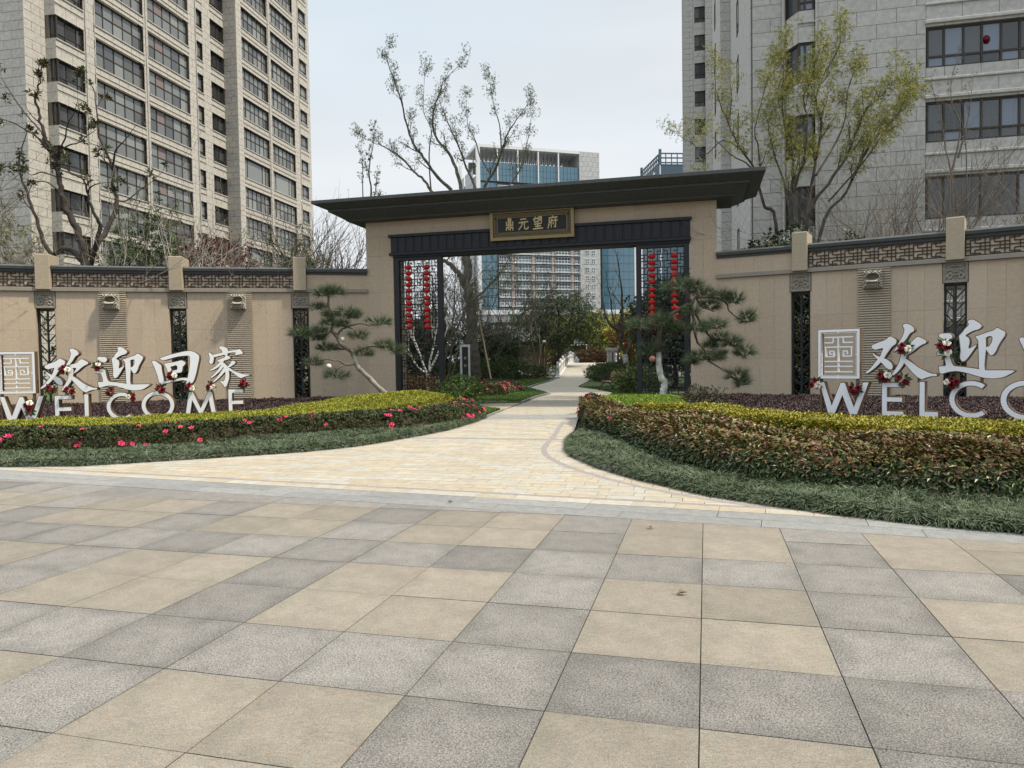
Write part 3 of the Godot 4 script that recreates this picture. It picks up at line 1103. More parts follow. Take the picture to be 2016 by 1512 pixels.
func wing(label: String, P: Array, posts: Array, plain: int):
	var root = thing("curved_wall", label, "wall", frame(P[0].x, P[0].y, P[1].x, P[1].y))
	var inv = root.transform.affine_inverse()
	var rows = [0.24, 1.4, 2.64, 3.88]
	for i in P.size() - 1:
		var a = P[i]
		var b = P[i + 1]
		var xf = inv * frame(a.x, a.y, b.x, b.y)
		var L = a.distance_to(b)
		var s0 = 0.27 if posts[i] else 0.0
		var s1 = L - 0.27 if posts[i + 1] else L
		var mb := MB.new()
		mb.box(Vector3(s0, -0.2, -0.45), Vector3(s1, 3.34, -0.02))
		mb.box(Vector3(0, 3.34, -0.45), Vector3(L, 4.5, -0.03))
		part("wall_core", mb, M.core, root, xf)
		# reveals of the slot windows are faced with stone
		mb = MB.new()
		if posts[i]:
			mb.box(Vector3(s0 - 0.002, 0.24, -0.44), Vector3(s0 + 0.03, 3.33, 0.018))
		if posts[i + 1]:
			mb.box(Vector3(s1 - 0.03, 0.24, -0.44), Vector3(s1 + 0.002, 3.33, 0.018))
		part("reveal", mb, M.wall[1], root, xf)
		mb = MB.new()
		mb.box(Vector3(0, -0.1, -0.5), Vector3(L, 0.235, 0.06))
		part("plinth", mb, M.slate, root, xf)
		var mid = (s0 + s1) / 2
		var h0 = s0 + (0.03 if posts[i] else 0.0)
		var h1 = s1 - (0.03 if posts[i + 1] else 0.0)
		if i == plain:
			clad(root, xf, h0, h1, rows, 0.42)
			clad(root, xf, 0.22 if posts[i] else 0.0, L - 0.22 if posts[i + 1] else L, [4.01, 4.49], 0.62)
		else:
			clad(root, xf, h0, mid - 0.41, rows, 0.41)
			clad(root, xf, mid + 0.41, h1, rows, 0.41)
			mb = MB.new()
			mb.box(Vector3(mid - 0.41, 0.24, -0.04), Vector3(mid + 0.41, 3.87, 0.004))
			var rp = part("ribbed_panel", mb, M.rib, root, xf)
			var y = 0.26
			while y < 3.84:
				part("rib", rib_m, M.rib, rp, Transform3D(Basis(), Vector3(mid, y, 0.004)))
				y += 0.0675
			part("lion_head", lion_m, M.lion, root, xf * Transform3D(Basis(), Vector3(mid - 0.02, 3.55, 0.03)))
			clad(root, xf, 0.21, L - 0.21, [4.01, 4.49], 0.9, 0.0)
			part("lattice", key_lattice(L - 0.46, 4.03, 4.47, 0.004), M.lattice, root, xf * Transform3D(Basis(), Vector3(0.23, 0, 0)))
		mb = MB.new()
		mb.panel(Vector3(-0.01, 3.88, -0.05), Vector3(L + 0.01, 4.005, 0.1), 0.01)
		part("stone_band", mb, M.sill, root, xf)
		mb = MB.new()
		var c0 = 0.2 if posts[i] else 0.0
		var c1 = L - 0.2 if posts[i + 1] else L
		mb.box(Vector3(c0, 4.49, -0.55), Vector3(c1, 4.575, 0.05))
		mb.prism(PackedVector2Array([Vector2(-0.65, 4.575), Vector2(0.12, 4.575), Vector2(0.135, 4.66), Vector2(0.08, 4.71), Vector2(-0.6, 4.73)]), c0, c1, Transform3D(Basis(Vector3(0, 0, 1), Vector3(0, 1, 0), Vector3(1, 0, 0)), Vector3.ZERO))
		part("coping", mb, M.slate, root, xf)
	for i in P.size():
		if not posts[i]:
			continue
		var k = mini(i, P.size() - 2)
		var xf = inv * frame(P[k].x, P[k].y, P[k + 1].x, P[k + 1].y)
		if i > k:
			xf = xf * Transform3D(Basis(), Vector3(P[k].distance_to(P[k + 1]), 0, 0))
		var mb := MB.new()
		var e = 0.02
		mb.panel(Vector3(-0.21, 3.93, -0.72), Vector3(0.21, 5.04, 0.2), 0.012)
		mb.prism(PackedVector2Array([Vector2(-0.21, 0), Vector2(0.21, 0), Vector2(0.18, e), Vector2(-0.18, e)]), -0.70, 0.18, Transform3D(Basis(), Vector3(0, 5.04, 0)))
		part("post", mb, M.post, root, xf)
		part("carved_tablet", carve_m, M.carve, root, xf * Transform3D(Basis(), Vector3(0, 3.61, 0.0)))
		part("window_grille", grille_m, M.iron, root, xf)

# ---------------------------------------------------------------- gate
func screen_lattice(w: float, h: float) -> MB:
	var mb := MB.new()
	var nx = 13
	var ny = int(roundf(h / (w / nx)))
	var cx = w / nx
	var cy = h / ny
	var t = 0.03
	for j in ny + 1:
		var i = 0
		while i < nx:
			var m = mini(i, nx - 1 - i)
			var on = j % 6 == 0 or (j % 2 == 0 and m != (j / 2) % 3 + 1) or (j % 2 == 1 and (m + j / 2) % 3 == 0)
			if on:
				mb.box(Vector3(i * cx - t * 0.5, j * cy - t / 2, -0.014), Vector3((i + 1) * cx + t * 0.5, j * cy + t / 2, 0.014))
			i += 1
	for i in nx + 1:
		var m = mini(i, nx - i)
		for j in ny:
			if m == 0 or (m + (j / 2)) % 2 == 0 or (m % 3 == 2 and j % 6 < 3) or (m == 6 and j % 4 < 2):
				mb.box(Vector3(i * cx - t / 2, j * cy, -0.011), Vector3(i * cx + t / 2, (j + 1) * cy, 0.011))
	return mb

func ring_profile(mb: MB, pr: Array, x0: float, x1: float, z0: float, z1: float):
	for i in pr.size() - 1:
		var a = pr[i]
		var b = pr[i + 1]
		var A = [Vector3(x0 - a.x, a.y, z1 + a.x), Vector3(x1 + a.x, a.y, z1 + a.x), Vector3(x1 + a.x, a.y, z0 - a.x), Vector3(x0 - a.x, a.y, z0 - a.x)]
		var B = [Vector3(x0 - b.x, b.y, z1 + b.x), Vector3(x1 + b.x, b.y, z1 + b.x), Vector3(x1 + b.x, b.y, z0 - b.x), Vector3(x0 - b.x, b.y, z0 - b.x)]
		for k in 4:
			var n = (k + 1) % 4
			mb.quad(A[k], A[n], B[n], B[k])

const GATE_L := 11.75

func gate():
	var g = thing("gateway", "tall beige stone gateway with flat dark overhanging roof and two metal lattice screens", "gate", frame(-5.0, -25.5, 6.39, -22.6))
	var mb := MB.new()
	mb.box(Vector3(0.02, -0.2, -0.95), Vector3(0.98, 5.8, -0.02))
	mb.box(Vector3(10.97, -0.2, -0.95), Vector3(GATE_L - 0.02, 5.8, -0.02))
	mb.box(Vector3(0.02, 5.8, -0.95), Vector3(GATE_L - 0.02, 6.3, -0.02))
	part("pillar_core", mb, M.core, g)
	var rows = [0.1, 1.4, 2.64, 3.88, 5.12, 5.8]
	var id = Transform3D()
	clad(g, id, 0.0, 1.0, rows, 0.5)
	clad(g, id, 10.95, GATE_L, rows, 0.42)
	clad(g, id, 0.0, GATE_L, [5.8, 6.3], 0.62)
	# inner and outer cheeks of the pillars
	for s in [[1.0, 1], [10.95, -1], [0.0, -1], [GATE_L, 1]]:
		var x = s[0]
		var cheek = Transform3D(Basis(Vector3(0, 0, -s[1]), Vector3(0, 1, 0), Vector3(s[1], 0, 0)), Vector3(x, 0, 0.018 if s[1] > 0 else -0.95))
		clad(g, cheek, 0.0, 0.965, rows, 0.5, 0.0)
	var back = Transform3D(Basis(Vector3(-1, 0, 0), Vector3(0, 1, 0), Vector3(0, 0, -1)), Vector3(GATE_L, 0, -0.95))
	clad(g, back, 0.0, 0.8, rows, 0.4)
	clad(g, back, 10.75, GATE_L, rows, 0.5)
	# roof
	mb = MB.new()
	ring_profile(mb, [Vector2(-0.3, 6.3), Vector2(0.48, 6.3), Vector2(0.5, 6.335), Vector2(0.86, 6.53), Vector2(0.86, 6.56), Vector2(0.93, 6.56), Vector2(0.93, 6.63)], 0, GATE_L, -0.95, 0.02)
	part("cornice", mb, M.slate, g)
	mb = MB.new()
	ring_profile(mb, [Vector2(0.9, 6.632), Vector2(0.97, 6.632), Vector2(1.3, 6.77), Vector2(1.33, 6.785), Vector2(1.33, 6.885), Vector2(1.28, 6.9), Vector2(0.4, 7.0), Vector2(-0.44, 7.02)], 0, GATE_L, -0.95, 0.02)
	part("roof", mb, M.slate, g)
	# metal beam with upright boards
	var beam = MB.new()
	beam.box(Vector3(1.0, 5.14, -0.6), Vector3(10.95, 5.78, 0.07))
	beam.box(Vector3(0.88, 5.73, -0.58), Vector3(11.0, 5.82, 0.15))
	beam.box(Vector3(0.9, 5.12, -0.59), Vector3(10.98, 5.2, 0.14))
	beam.box(Vector3(1.02, 5.05, -0.5), Vector3(10.93, 5.12, 0.05))
	var bm = part("beam", beam, M.beam, g)
	for i in 34:
		var x = 0.93 + i * 0.295
		mb = MB.new()
		mb.panel(Vector3(x + 0.025, 5.205, 0.07), Vector3(x + 0.27, 5.725, 0.1), 0.015)
		part("board", mb, M.beam, bm)
	# screens
	for s in [[1.04, 2.75], [9.28, 10.92]]:
		mb = MB.new()
		mb.box(Vector3(s[0], -0.1, -0.2), Vector3(s[0] + 0.15, 5.05, 0.0))
		mb.box(Vector3(s[1] - 0.16, -0.1, -0.2), Vector3(s[1], 5.05, 0.0))
		mb.box(Vector3(s[0] + 0.15, 4.94, -0.19), Vector3(s[1] - 0.16, 5.05, -0.01))
		mb.box(Vector3(s[0] + 0.15, 0.02, -0.19), Vector3(s[1] - 0.16, 0.22, -0.01))
		var f = part("screen_frame", mb, M.iron, g)
		part("lattice", screen_lattice(s[1] - s[0] - 0.31, 4.72), M.iron, f, Transform3D(Basis(), Vector3(s[0] + 0.15, 0.22, -0.1)))
	return g.transform

const GLYPH := {
	"a": [[0.35, 0.96, 0.66, 0.97], [0.36, 0.96, 0.36, 0.55], [0.65, 0.96, 0.65, 0.55], [0.36, 0.83, 0.65, 0.83], [0.36, 0.7, 0.65, 0.7], [0.36, 0.56, 0.65, 0.57], [0.14, 0.72, 0.14, 0.42], [0.14, 0.43, 0.4, 0.45], [0.4, 0.53, 0.4, 0.04], [0.1, 0.25, 0.4, 0.26], [0.16, 0.26, 0.06, 0.04], [0.88, 0.72, 0.88, 0.42], [0.6, 0.44, 0.88, 0.43], [0.6, 0.53, 0.6, 0.04], [0.6, 0.24, 0.92, 0.26], [0.88, 0.26, 0.9, 0.04]],
	"b": [[0.26, 0.86, 0.74, 0.9], [0.1, 0.6, 0.92, 0.66], [0.42, 0.62, 0.34, 0.34], [0.34, 0.34, 0.06, 0.04], [0.6, 0.63, 0.6, 0.16], [0.6, 0.16, 0.7, 0.08], [0.7, 0.08, 0.92, 0.1], [0.92, 0.1, 0.95, 0.26]],
	"c": [[0.22, 0.98, 0.3, 0.9], [0.05, 0.82, 0.48, 0.86], [0.15, 0.84, 0.15, 0.58], [0.15, 0.58, 0.46, 0.62], [0.58, 0.97, 0.56, 0.64], [0.56, 0.64, 0.48, 0.5], [0.58, 0.96, 0.88, 0.98], [0.87, 0.97, 0.87, 0.52], [0.58, 0.84, 0.87, 0.85], [0.58, 0.71, 0.87, 0.72], [0.16, 0.41, 0.84, 0.45], [0.24, 0.23, 0.78, 0.26], [0.03, 0.03, 0.97, 0.07], [0.5, 0.43, 0.5, 0.05]],
	"d": [[0.5, 1.0, 0.56, 0.9], [0.16, 0.84, 0.96, 0.89], [0.2, 0.85, 0.17, 0.4], [0.17, 0.4, 0.04, 0.02], [0.44, 0.74, 0.28, 0.46], [0.37, 0.6, 0.37, 0.08], [0.46, 0.6, 0.96, 0.64], [0.79, 0.8, 0.79, 0.1], [0.79, 0.1, 0.66, 0.15], [0.54, 0.44, 0.62, 0.32]],
	"e": [[0.1, 0.63, 0.7, 0.68], [0.7, 0.68, 0.7, 0.14], [0.7, 0.14, 0.94, 0.12], [0.94, 0.12, 0.96, 0.3], [0.42, 0.96, 0.38, 0.5], [0.38, 0.5, 0.06, 0.04]],
	"f": [[0.05, 0.92, 0.16, 0.8], [0.02, 0.62, 0.13, 0.52], [0.04, 0.05, 0.17, 0.36], [0.36, 0.88, 0.34, 0.4], [0.34, 0.4, 0.24, 0.04], [0.62, 0.92, 0.62, 0.08], [0.9, 0.96, 0.9, 0.02], [0.24, 0.62, 0.29, 0.48], [0.46, 0.66, 0.51, 0.5], [0.73, 0.66, 0.79, 0.5]],
	"g": [[0.02, 0.86, 0.4, 0.86], [0.05, 0.55, 0.38, 0.56], [0.02, 0.18, 0.42, 0.28], [0.21, 0.86, 0.21, 0.23], [0.46, 0.88, 1.0, 0.9], [0.76, 0.88, 0.64, 0.6], [0.64, 0.6, 0.44, 0.4], [0.73, 0.66, 0.73, 0.02], [0.8, 0.56, 0.98, 0.38]],
	"h": [[0.48, 1.0, 0.54, 0.9], [0.1, 0.86, 0.08, 0.68], [0.1, 0.84, 0.93, 0.86], [0.93, 0.86, 0.84, 0.7], [0.26, 0.63, 0.76, 0.66], [0.08, 0.4, 0.94, 0.44], [0.52, 0.64, 0.52, 0.06], [0.52, 0.06, 0.38, 0.12]],
}

func glyph(key: String, w: float, h: float, t: float, z: float) -> MB:   # raised brush strokes
	var mb := MB.new()
	var k = 0
	for s in GLYPH[key]:
		var a = Vector2(s[0] * w, s[1] * h)
		var b = Vector2(s[2] * w, s[3] * h)
		var d = (b - a).normalized()
		var n = Vector2(-d.y, d.x)
		var ha = t * 0.5
		var hb = t * (0.32 if absf(d.y) > absf(d.x) else 0.5)
		mb.prism(PackedVector2Array([a - d * ha * 0.5 - n * ha, b + d * hb * 0.4 - n * hb, b + d * hb * 0.9, b + d * hb * 0.4 + n * hb, a - d * ha * 0.5 + n * ha]), 0, z + 0.0012 * k)
		k += 1
	return mb

func plaque(gx: Transform3D):
	var w = 2.79
	var h = 0.97
	var p = thing("name_plaque", "bronze framed name plaque with four gold characters on dark panel over the gateway", "plaque", gx * Transform3D(Basis(Vector3.RIGHT, 0.07), Vector3(4.56, 5.4, 0.16)))
	var mb := MB.new()
	mb.box(Vector3(0.05, 0.05, -0.06), Vector3(w - 0.05, h - 0.05, 0.02))
	part("panel", mb, M.plate, p)
	mb = MB.new()
	var t = 0.1
	for q in [[Vector2(0, 0), Vector2(w, 0), Vector2(w - t, t), Vector2(t, t)], [Vector2(w, 0), Vector2(w, h), Vector2(w - t, h - t), Vector2(w - t, t)], [Vector2(w, h), Vector2(0, h), Vector2(t, h - t), Vector2(w - t, h - t)], [Vector2(0, h), Vector2(0, 0), Vector2(t, t), Vector2(t, h - t)]]:
		mb.prism(PackedVector2Array(q), -0.06, 0.075)
	part("frame", mb, M.gold, p)
	# key-pattern border inside the frame
	mb = MB.new()
	var i0 = 0.125
	var i1 = 0.235
	for r in [i0, i1]:
		mb.box(Vector3(r, r, 0.02), Vector3(w - r, r + 0.014, 0.034))
		mb.box(Vector3(r, h - r - 0.014, 0.02), Vector3(w - r, h - r, 0.034))
		mb.box(Vector3(r, r + 0.014, 0.02), Vector3(r + 0.014, h - r - 0.014, 0.033))
		mb.box(Vector3(w - r - 0.014, r + 0.014, 0.02), Vector3(w - r, h - r - 0.014, 0.033))
	var x = i0 + 0.03
	while x < w - i0 - 0.11:
		for y in [i0 + 0.022, h - i1 + 0.008]:
			mb.box(Vector3(x, y, 0.02), Vector3(x + 0.012, y + 0.07, 0.031))
			mb.box(Vector3(x + 0.012, y + 0.058, 0.02), Vector3(x + 0.07, y + 0.07, 0.03))
			mb.box(Vector3(x + 0.058, y + 0.02, 0.02), Vector3(x + 0.07, y + 0.058, 0.031))
			mb.box(Vector3(x + 0.03, y + 0.02, 0.02), Vector3(x + 0.058, y + 0.032, 0.03))
		x += 0.095
	var y = i1 + 0.03
	while y < h - i1 - 0.09:
		for xx in [i0 + 0.022, w - i1 + 0.008]:
			mb.box(Vector3(xx, y, 0.02), Vector3(xx + 0.07, y + 0.012, 0.03))
			mb.box(Vector3(xx, y + 0.012, 0.02), Vector3(xx + 0.012, y + 0.07, 0.031))
			mb.box(Vector3(xx + 0.035, y + 0.04, 0.02), Vector3(xx + 0.07, y + 0.052, 0.03))
		y += 0.09
	part("border", mb, M.gold, p)
	var k = 0
	for c in ["a", "b", "c", "d"]:
		part("character", glyph(c, [0.28, 0.36, 0.33, 0.34][k], 0.4, 0.042, 0.02), M.goldchar, p, Transform3D(Basis(), Vector3([0.52, 0.94, 1.44, 1.92][k], 0.3, 0.02)))
		k += 1

# ---------------------------------------------------------------- welcome signs
func cm(a: Array) -> PackedVector2Array:
	var o = PackedVector2Array()
	for i in range(0, a.size(), 2):
		o.append(Vector2(a[i], a[i + 1]) / 100.0)
	if Geometry2D.is_polygon_clockwise(o):
		o.reverse()
	return o

func rounded(p: PackedVector2Array) -> PackedVector2Array:   # corner cutting, for brush outlines
	var o = PackedVector2Array()
	for i in p.size():
		var a = p[i]
		var b = p[(i + 1) % p.size()]
		o.append(a.lerp(b, 0.22))
		o.append(a.lerp(b, 0.78))
	return o

func united(strokes: Array) -> Array:   # [outlines, holes]
	var outs = []
	var holes = []
	for s in strokes:
		var cur = s
		var h2 = []
		for h in holes:
			for r in Geometry2D.clip_polygons(h, cur):
				if not Geometry2D.is_polygon_clockwise(r):
					h2.append(r)
		holes = h2
		var keep = []
		for o in outs:
			var solid = []
			var gaps = []
			for r in Geometry2D.merge_polygons(o, cur):
				if Geometry2D.is_polygon_clockwise(r):
					r.reverse()
					gaps.append(r)
				else:
					solid.append(r)
			if solid.size() == 1:
				cur = solid[0]
				holes.append_array(gaps)
			else:
				keep.append(o)
		outs = keep + [cur]
	return [outs, holes]

func filled(mb: MB, outs: Array, holes: Array, z0: float, z1: float, grow: float):
	var O = []
	var H = []
	for o in outs:
		O.append_array(Geometry2D.offset_polygon(o, grow, Geometry2D.JOIN_MITER) if grow else [o])
	for h in holes:
		H.append_array(Geometry2D.offset_polygon(h, -grow, Geometry2D.JOIN_MITER) if grow else [h])
	var bits = O.duplicate()
	for h in H:
		var c = h[0]
		var d = h[0]
		for p in h:
			c = c.min(p)
			d = d.max(p)
		var x = (c.x + d.x) / 2
		var next = []
		for b in bits:
			for half in [PackedVector2Array([Vector2(-99, -99), Vector2(x, -99), Vector2(x, 99), Vector2(-99, 99)]), PackedVector2Array([Vector2(x, -99), Vector2(99, -99), Vector2(99, 99), Vector2(x, 99)])]:
				for r in Geometry2D.intersect_polygons(b, half):
					for e in Geometry2D.clip_polygons(r, h):
						if not Geometry2D.is_polygon_clockwise(e):
							next.append(e)
		bits = next
	for b in bits:
		mb.caps(b, z1, true)
		mb.caps(b, z0, false)
	for o in O:
		mb.sides(o, z0, z1)
	for h in H:
		mb.sides(h, z0, z1, Transform3D(), true)

func letter(called: String, label: String, strokes: Array, xf: Transform3D, stems: Array, group := ""):
	var lo = strokes[0][0]
	var hi = lo
	for s in strokes:
		for p in s:
			lo = lo.min(p)
			hi = hi.max(p)
	var base = Vector3((lo.x + hi.x) / 2, lo.y, 0)
	var o = thing(called, label, "sign letter", xf * Transform3D(Basis(), base), group)
	var back = Transform3D(Basis(), -base)
	var u = united(strokes)
	var mb := MB.new()
	filled(mb, u[0], u[1], -0.15, 0.0, 0.011)
	part("casing", mb, M.brown, o, back)
	mb = MB.new()
	filled(mb, u[0], u[1], -0.004, 0.007, -0.002)
	part("face", mb, M.white, o, back)
	for s in stems:
		mb = MB.new()
		mb.box(Vector3(s[0] - 0.022, s[1], -0.075), Vector3(s[0] + 0.022, s[2], -0.03))
		part("stem", mb, M.brown, o, back)

func arc(cx: float, cy: float, rx: float, ry: float, a0: float, a1: float, t: float, n := 28) -> PackedVector2Array:
	var o = PackedVector2Array()
	for i in n + 1:
		var a = lerpf(a0, a1, float(i) / n)
		o.append(Vector2(cx + rx * cos(a), cy + ry * sin(a)))
	for i in n + 1:
		var a = lerpf(a1, a0, float(i) / n)
		o.append(Vector2(cx + (rx - t) * cos(a), cy + (ry - t) * sin(a)))
	if Geometry2D.is_polygon_clockwise(o):
		o.reverse()
	return o

func rose_mesh(seed_: int) -> ArrayMesh:
	var r := RandomNumberGenerator.new()
	r.seed = seed_
	var mb := MB.new()
	for ring in 4:
		var n = [3, 4, 5, 6][ring]
		var R = [0.25, 0.5, 0.78, 1.0][ring]
		var tilt = [0.15, 0.4, 0.75, 1.15][ring]
		for i in n:
			var a = TAU * i / n + ring * 0.7 + r.randf() * 0.3
			var g = []
			for j in 4:
				for k in 5:
					var u = (k / 4.0 - 0.5) * 2.0
					var v = j / 3.0
					var wd = (TAU / n) * 0.62 * sin(PI * (0.22 + 0.62 * v))
					var aa = a + u * wd
					var lean = tilt * v + 0.22 * v * v * v
					var rr = R * (0.25 + 0.75 * sin(minf(v * 1.25, PI / 2))) * (0.55 + 0.45 * sin(lean))
					var y = (0.95 - 0.16 * ring) * v * cos(lean * 0.75) - 0.08 * u * u * v
					g.append(Vector3(cos(aa) * rr, y, sin(aa) * rr))
			for j in 3:
				for k in 4:
					var q = j * 5 + k
					mb.quad(g[q], g[q + 5], g[q + 6], g[q + 1])
	return mb.mesh()

var rose_ms := []
var spray_leaf: ArrayMesh

func rose_spray(label: String, xf: Transform3D, reds: int, whites: int, seed_: int, size := 0.062):
	var r := RandomNumberGenerator.new()
	r.seed = seed_
	var o = thing("rose_spray", label, "flowers", xf, "rose sprays tied to the welcome letters")
	var n = reds + whites
	var a0 = r.randf() * TAU
	for i in n:
		var a = a0 + TAU * i / n
		var d = (0.0 if n == 1 else size * 0.95)
		var at = Vector3(cos(a) * d, sin(a) * d * 0.7, 0.03 + r.randf() * 0.02)
		var look = Vector3(cos(a) * 0.5 + 0.2, sin(a) * 0.4 + 0.25, 1).normalized()
		var s = look.cross(Vector3.UP).normalized()
		var k = size * r.randf_range(0.85, 1.15)
		part("rose", rose_ms[r.randi() % 3], M.rose if i < reds else M.rosew, o, Transform3D(Basis(s * k, look * k, s.cross(look) * k), at))
	var mb := MB.new()
	for i in 14:
		var a = r.randf() * TAU
		var d = Vector3(cos(a), sin(a), r.randf_range(-0.2, 0.5)).normalized()
		var s = d.cross(Vector3(0, 0, 1)).normalized()
		leaf_quad(mb, d * size * 0.7, d, s, size * r.randf_range(1.0, 1.9), size * 0.8)
	part("leaves", mb, M.roseleaf, o)

func emblem(label: String, xf: Transform3D):
	var o = thing("emblem_panel", label, "sign", xf * Transform3D(Basis(), Vector3(0.335, 0.9, 0)))
	var w = 0.375
	var h = 0.93
	var mb := MB.new()
	var f = MB.new()
	var t = 0.062
	for e in [[mb, -0.15, 0.0, 0.0], [f, 0.0, 0.007, 0.008]]:
		var k = e[3]
		e[0].box(Vector3(-w + k, 0 + k, e[1]), Vector3(w - k, t - k, e[2]))
		e[0].box(Vector3(-w + k, h - t + k, e[1]), Vector3(w - k, h - k, e[2]))
		e[0].box(Vector3(-w + k, t - k, e[1]), Vector3(-w + t - k, h - t + k, e[2] - 0.0006))
		e[0].box(Vector3(w - t + k, t - k, e[1]), Vector3(w - k, h - t + k, e[2] - 0.0006))
	part("casing", mb, M.brown, o)
	part("frame", f, M.white, o)
	mb = MB.new()
	var sx = 0.75 / 570.0
	var sy = 0.93 / 680.0
	var bars = [[180, 240, 655, 240], [180, 825, 655, 825], [180, 240, 180, 825], [655, 240, 655, 825], [412, 300, 412, 772], [235, 300, 602, 300], [345, 300, 345, 374], [235, 374, 345, 374], [480, 300, 480, 374], [480, 374, 602, 374], [238, 434, 602, 434], [243, 434, 243, 565], [243, 565, 352, 565], [352, 490, 352, 565], [300, 490, 352, 490], [300, 490, 300, 530], [300, 530, 328, 530], [592, 434, 592, 560], [482, 560, 592, 560], [482, 490, 482, 560], [482, 490, 536, 490], [536, 490, 536, 528], [238, 630, 602, 630], [238, 698, 602, 698], [238, 772, 602, 772], [412, 205, 412, 240], [412, 825, 412, 860], [150, 540, 180, 540], [655, 540, 690, 540]]
	var k = 0
	for b in bars:
		var thin = 0.007 if k < 4 else 0.011
		var x0 = (b[0] - 420) * sx
		var x1 = (b[2] - 420) * sx
		var y0 = (870 - maxf(b[1], b[3])) * sy
		var y1 = (870 - minf(b[1], b[3])) * sy
		mb.box(Vector3(x0 - thin, y0 - thin, -0.05), Vector3(x1 + thin, y1 + thin, -0.004 + 0.0004 * k))
		k += 1
	part("fretwork", mb, M.white, o)
	mb = MB.new()
	mb.box(Vector3(0.3, -0.62, -0.08), Vector3(0.345, 0.0, -0.02))
	mb.box(Vector3(-0.345, -0.62, -0.08), Vector3(-0.3, 0.0, -0.02))
	part("stem", mb, M.brown, o)

func welcome(side: String, xf: Transform3D, where: String, off: float):
	var chars = [["HUAN", HUAN], ["YING", YING], ["HUI", HUI], ["JIA", JIA]]
	var look = ["first large white brush character, crossed strokes with long tail,", "second large white brush character, with a long sweeping base stroke,", "third large white brush character, box inside a box,", "fourth large white brush character, with several fanned strokes,"]
	var stems = [[[1.3, 0.82, 1.16], [1.665, 0.84, 0.97]], [[2.25, 0.82, 1.02], [2.6, 0.8, 0.97]], [[3.3, 0.88, 1.06], [3.85, 0.84, 1.06]], [[4.71, 0.88, 1.0], [5.02, 0.88, 1.16]]]
	for i in 4:
		var st = []
		for s in chars[i][1]:
			st.append(rounded(cm(s)))
		letter("brush_character", look[i] + " of the " + where, st, xf, stems[i])
	var lat = func(a, k, b, dy):
		var o = []
		for i in a.size():
			o.append(a[i] * k + b if i % 2 == 0 else a[i] + dy)
		return cm(o)
	var E = [102, 84, 135, 84, 135, 76, 110, 76, 110, 58, 134, 58, 134, 50, 110, 50, 110, 33, 136, 33, 136, 25, 102, 25]
	var feet = func(a): return [[a[0], 0.02, 0.3]] if a.size() == 1 else [[a[0], 0.02, 0.3], [a[1], 0.02, 0.3]]
	letter("letter_w", "white capital letter W, first of the " + where, [lat.call([-1, 84, 7, 84, 20, 40, 35, 83, 42, 83, 57, 38, 72, 84, 81, 84, 62, 25, 50, 25, 38, 60, 25, 25, 14, 25], 1.06, 0, 0)], xf, feet.call([0.21, 0.59]))
	letter("letter_e", "white capital letter E beside the W of the " + where, [lat.call(E, 1.03, 3, 0)], xf, feet.call([1.12, 1.36]))
	letter("letter_l", "white capital letter L between E and C of the " + where, [lat.call([160, 85, 168, 85, 168, 33, 188, 33, 188, 25, 160, 25], 1.03, 3.4, 1)], xf, feet.call([1.72, 1.9]))
	letter("letter_c", "white capital letter C after the L of the " + where, [arc(2.455, 0.57, 0.32, 0.31, 0.9, TAU - 0.9, 0.078)], xf, feet.call([2.455]))
	var ring = [arc(3.21, 0.575, 0.345, 0.32, -0.02, PI + 0.02, 0.082), arc(3.21, 0.575, 0.345, 0.32, PI - 0.02, TAU + 0.02, 0.082)]
	letter("letter_o", "white capital letter O between C and M of the " + where, ring, xf, feet.call([3.21]))
	letter("letter_m", "white capital letter M after the O of the " + where, [lat.call([368, 25, 377, 25, 384, 66, 399, 33, 405, 33, 420, 66, 427, 25, 436, 25, 427, 84, 419, 84, 402, 46, 386, 84, 378, 84], 1.0, 10, 2)], xf, feet.call([3.83, 4.41]))
	letter("letter_e", "white capital letter E, last of the " + where, [lat.call(E, 1.0, 371, 6)], xf, feet.call([4.77, 5.0]))
	emblem("square white fretwork emblem panel with brown sides, left end of the " + where, xf)
	var fl = [[0.58, 0.66, 2, 1, "inside the right arm of the W"], [0.59, 0.52, 1, 0, "low in the W"], [1.03, 0.99, 2, 0, "between the W and the first character"], [1.41, 0.96, 2, 0, "on top of the first E"], [1.32, 1.42, 2, 1, "in the middle of the first character"], [2.0, 1.48, 1, 1, "beside the dot of the second character"], [2.23, 0.9, 2, 0, "on the left shoulder of the C"], [2.68, 0.78, 2, 1, "at the upper end of the C"], [3.29, 0.95, 2, 0, "on top of the O"], [3.9, 0.97, 2, 1, "on the left peak of the M"], [4.36, 0.99, 2, 1, "on the right peak of the M"], [5.08, 1.03, 3, 0, "on top of the last E"], [3.53, 1.24, 2, 1, "inside the third character"]]
	if side == "right":
		fl = [[-0.07, 0.81, 2, 1, "on the left tip of the W"], [0.63, 0.71, 3, 0, "inside the right arm of the W"], [1.13, 0.95, 2, 1, "above the left end of the first E"], [1.42, 0.89, 2, 0, "on the right end of the first E"], [1.45, 1.44, 2, 1, "in the middle of the first character"], [2.08, 1.48, 2, 1, "between the dots of the second character"], [2.13, 1.36, 0, 1, "alone, on the second character"], [2.18, 0.86, 3, 1, "on the left shoulder of the C"]]
	var k = 0
	for f in fl:
		rose_spray(("red and white" if f[2] and f[3] else ("white" if f[3] else "dark red")) + " rose spray " + f[4] + ", " + side + " sign", xf * Transform3D(Basis(), Vector3(f[0], f[1], 0.03)), f[2], f[3], 300 + k + int(off * 100), 0.07 if side == "right" else 0.064)
		k += 1

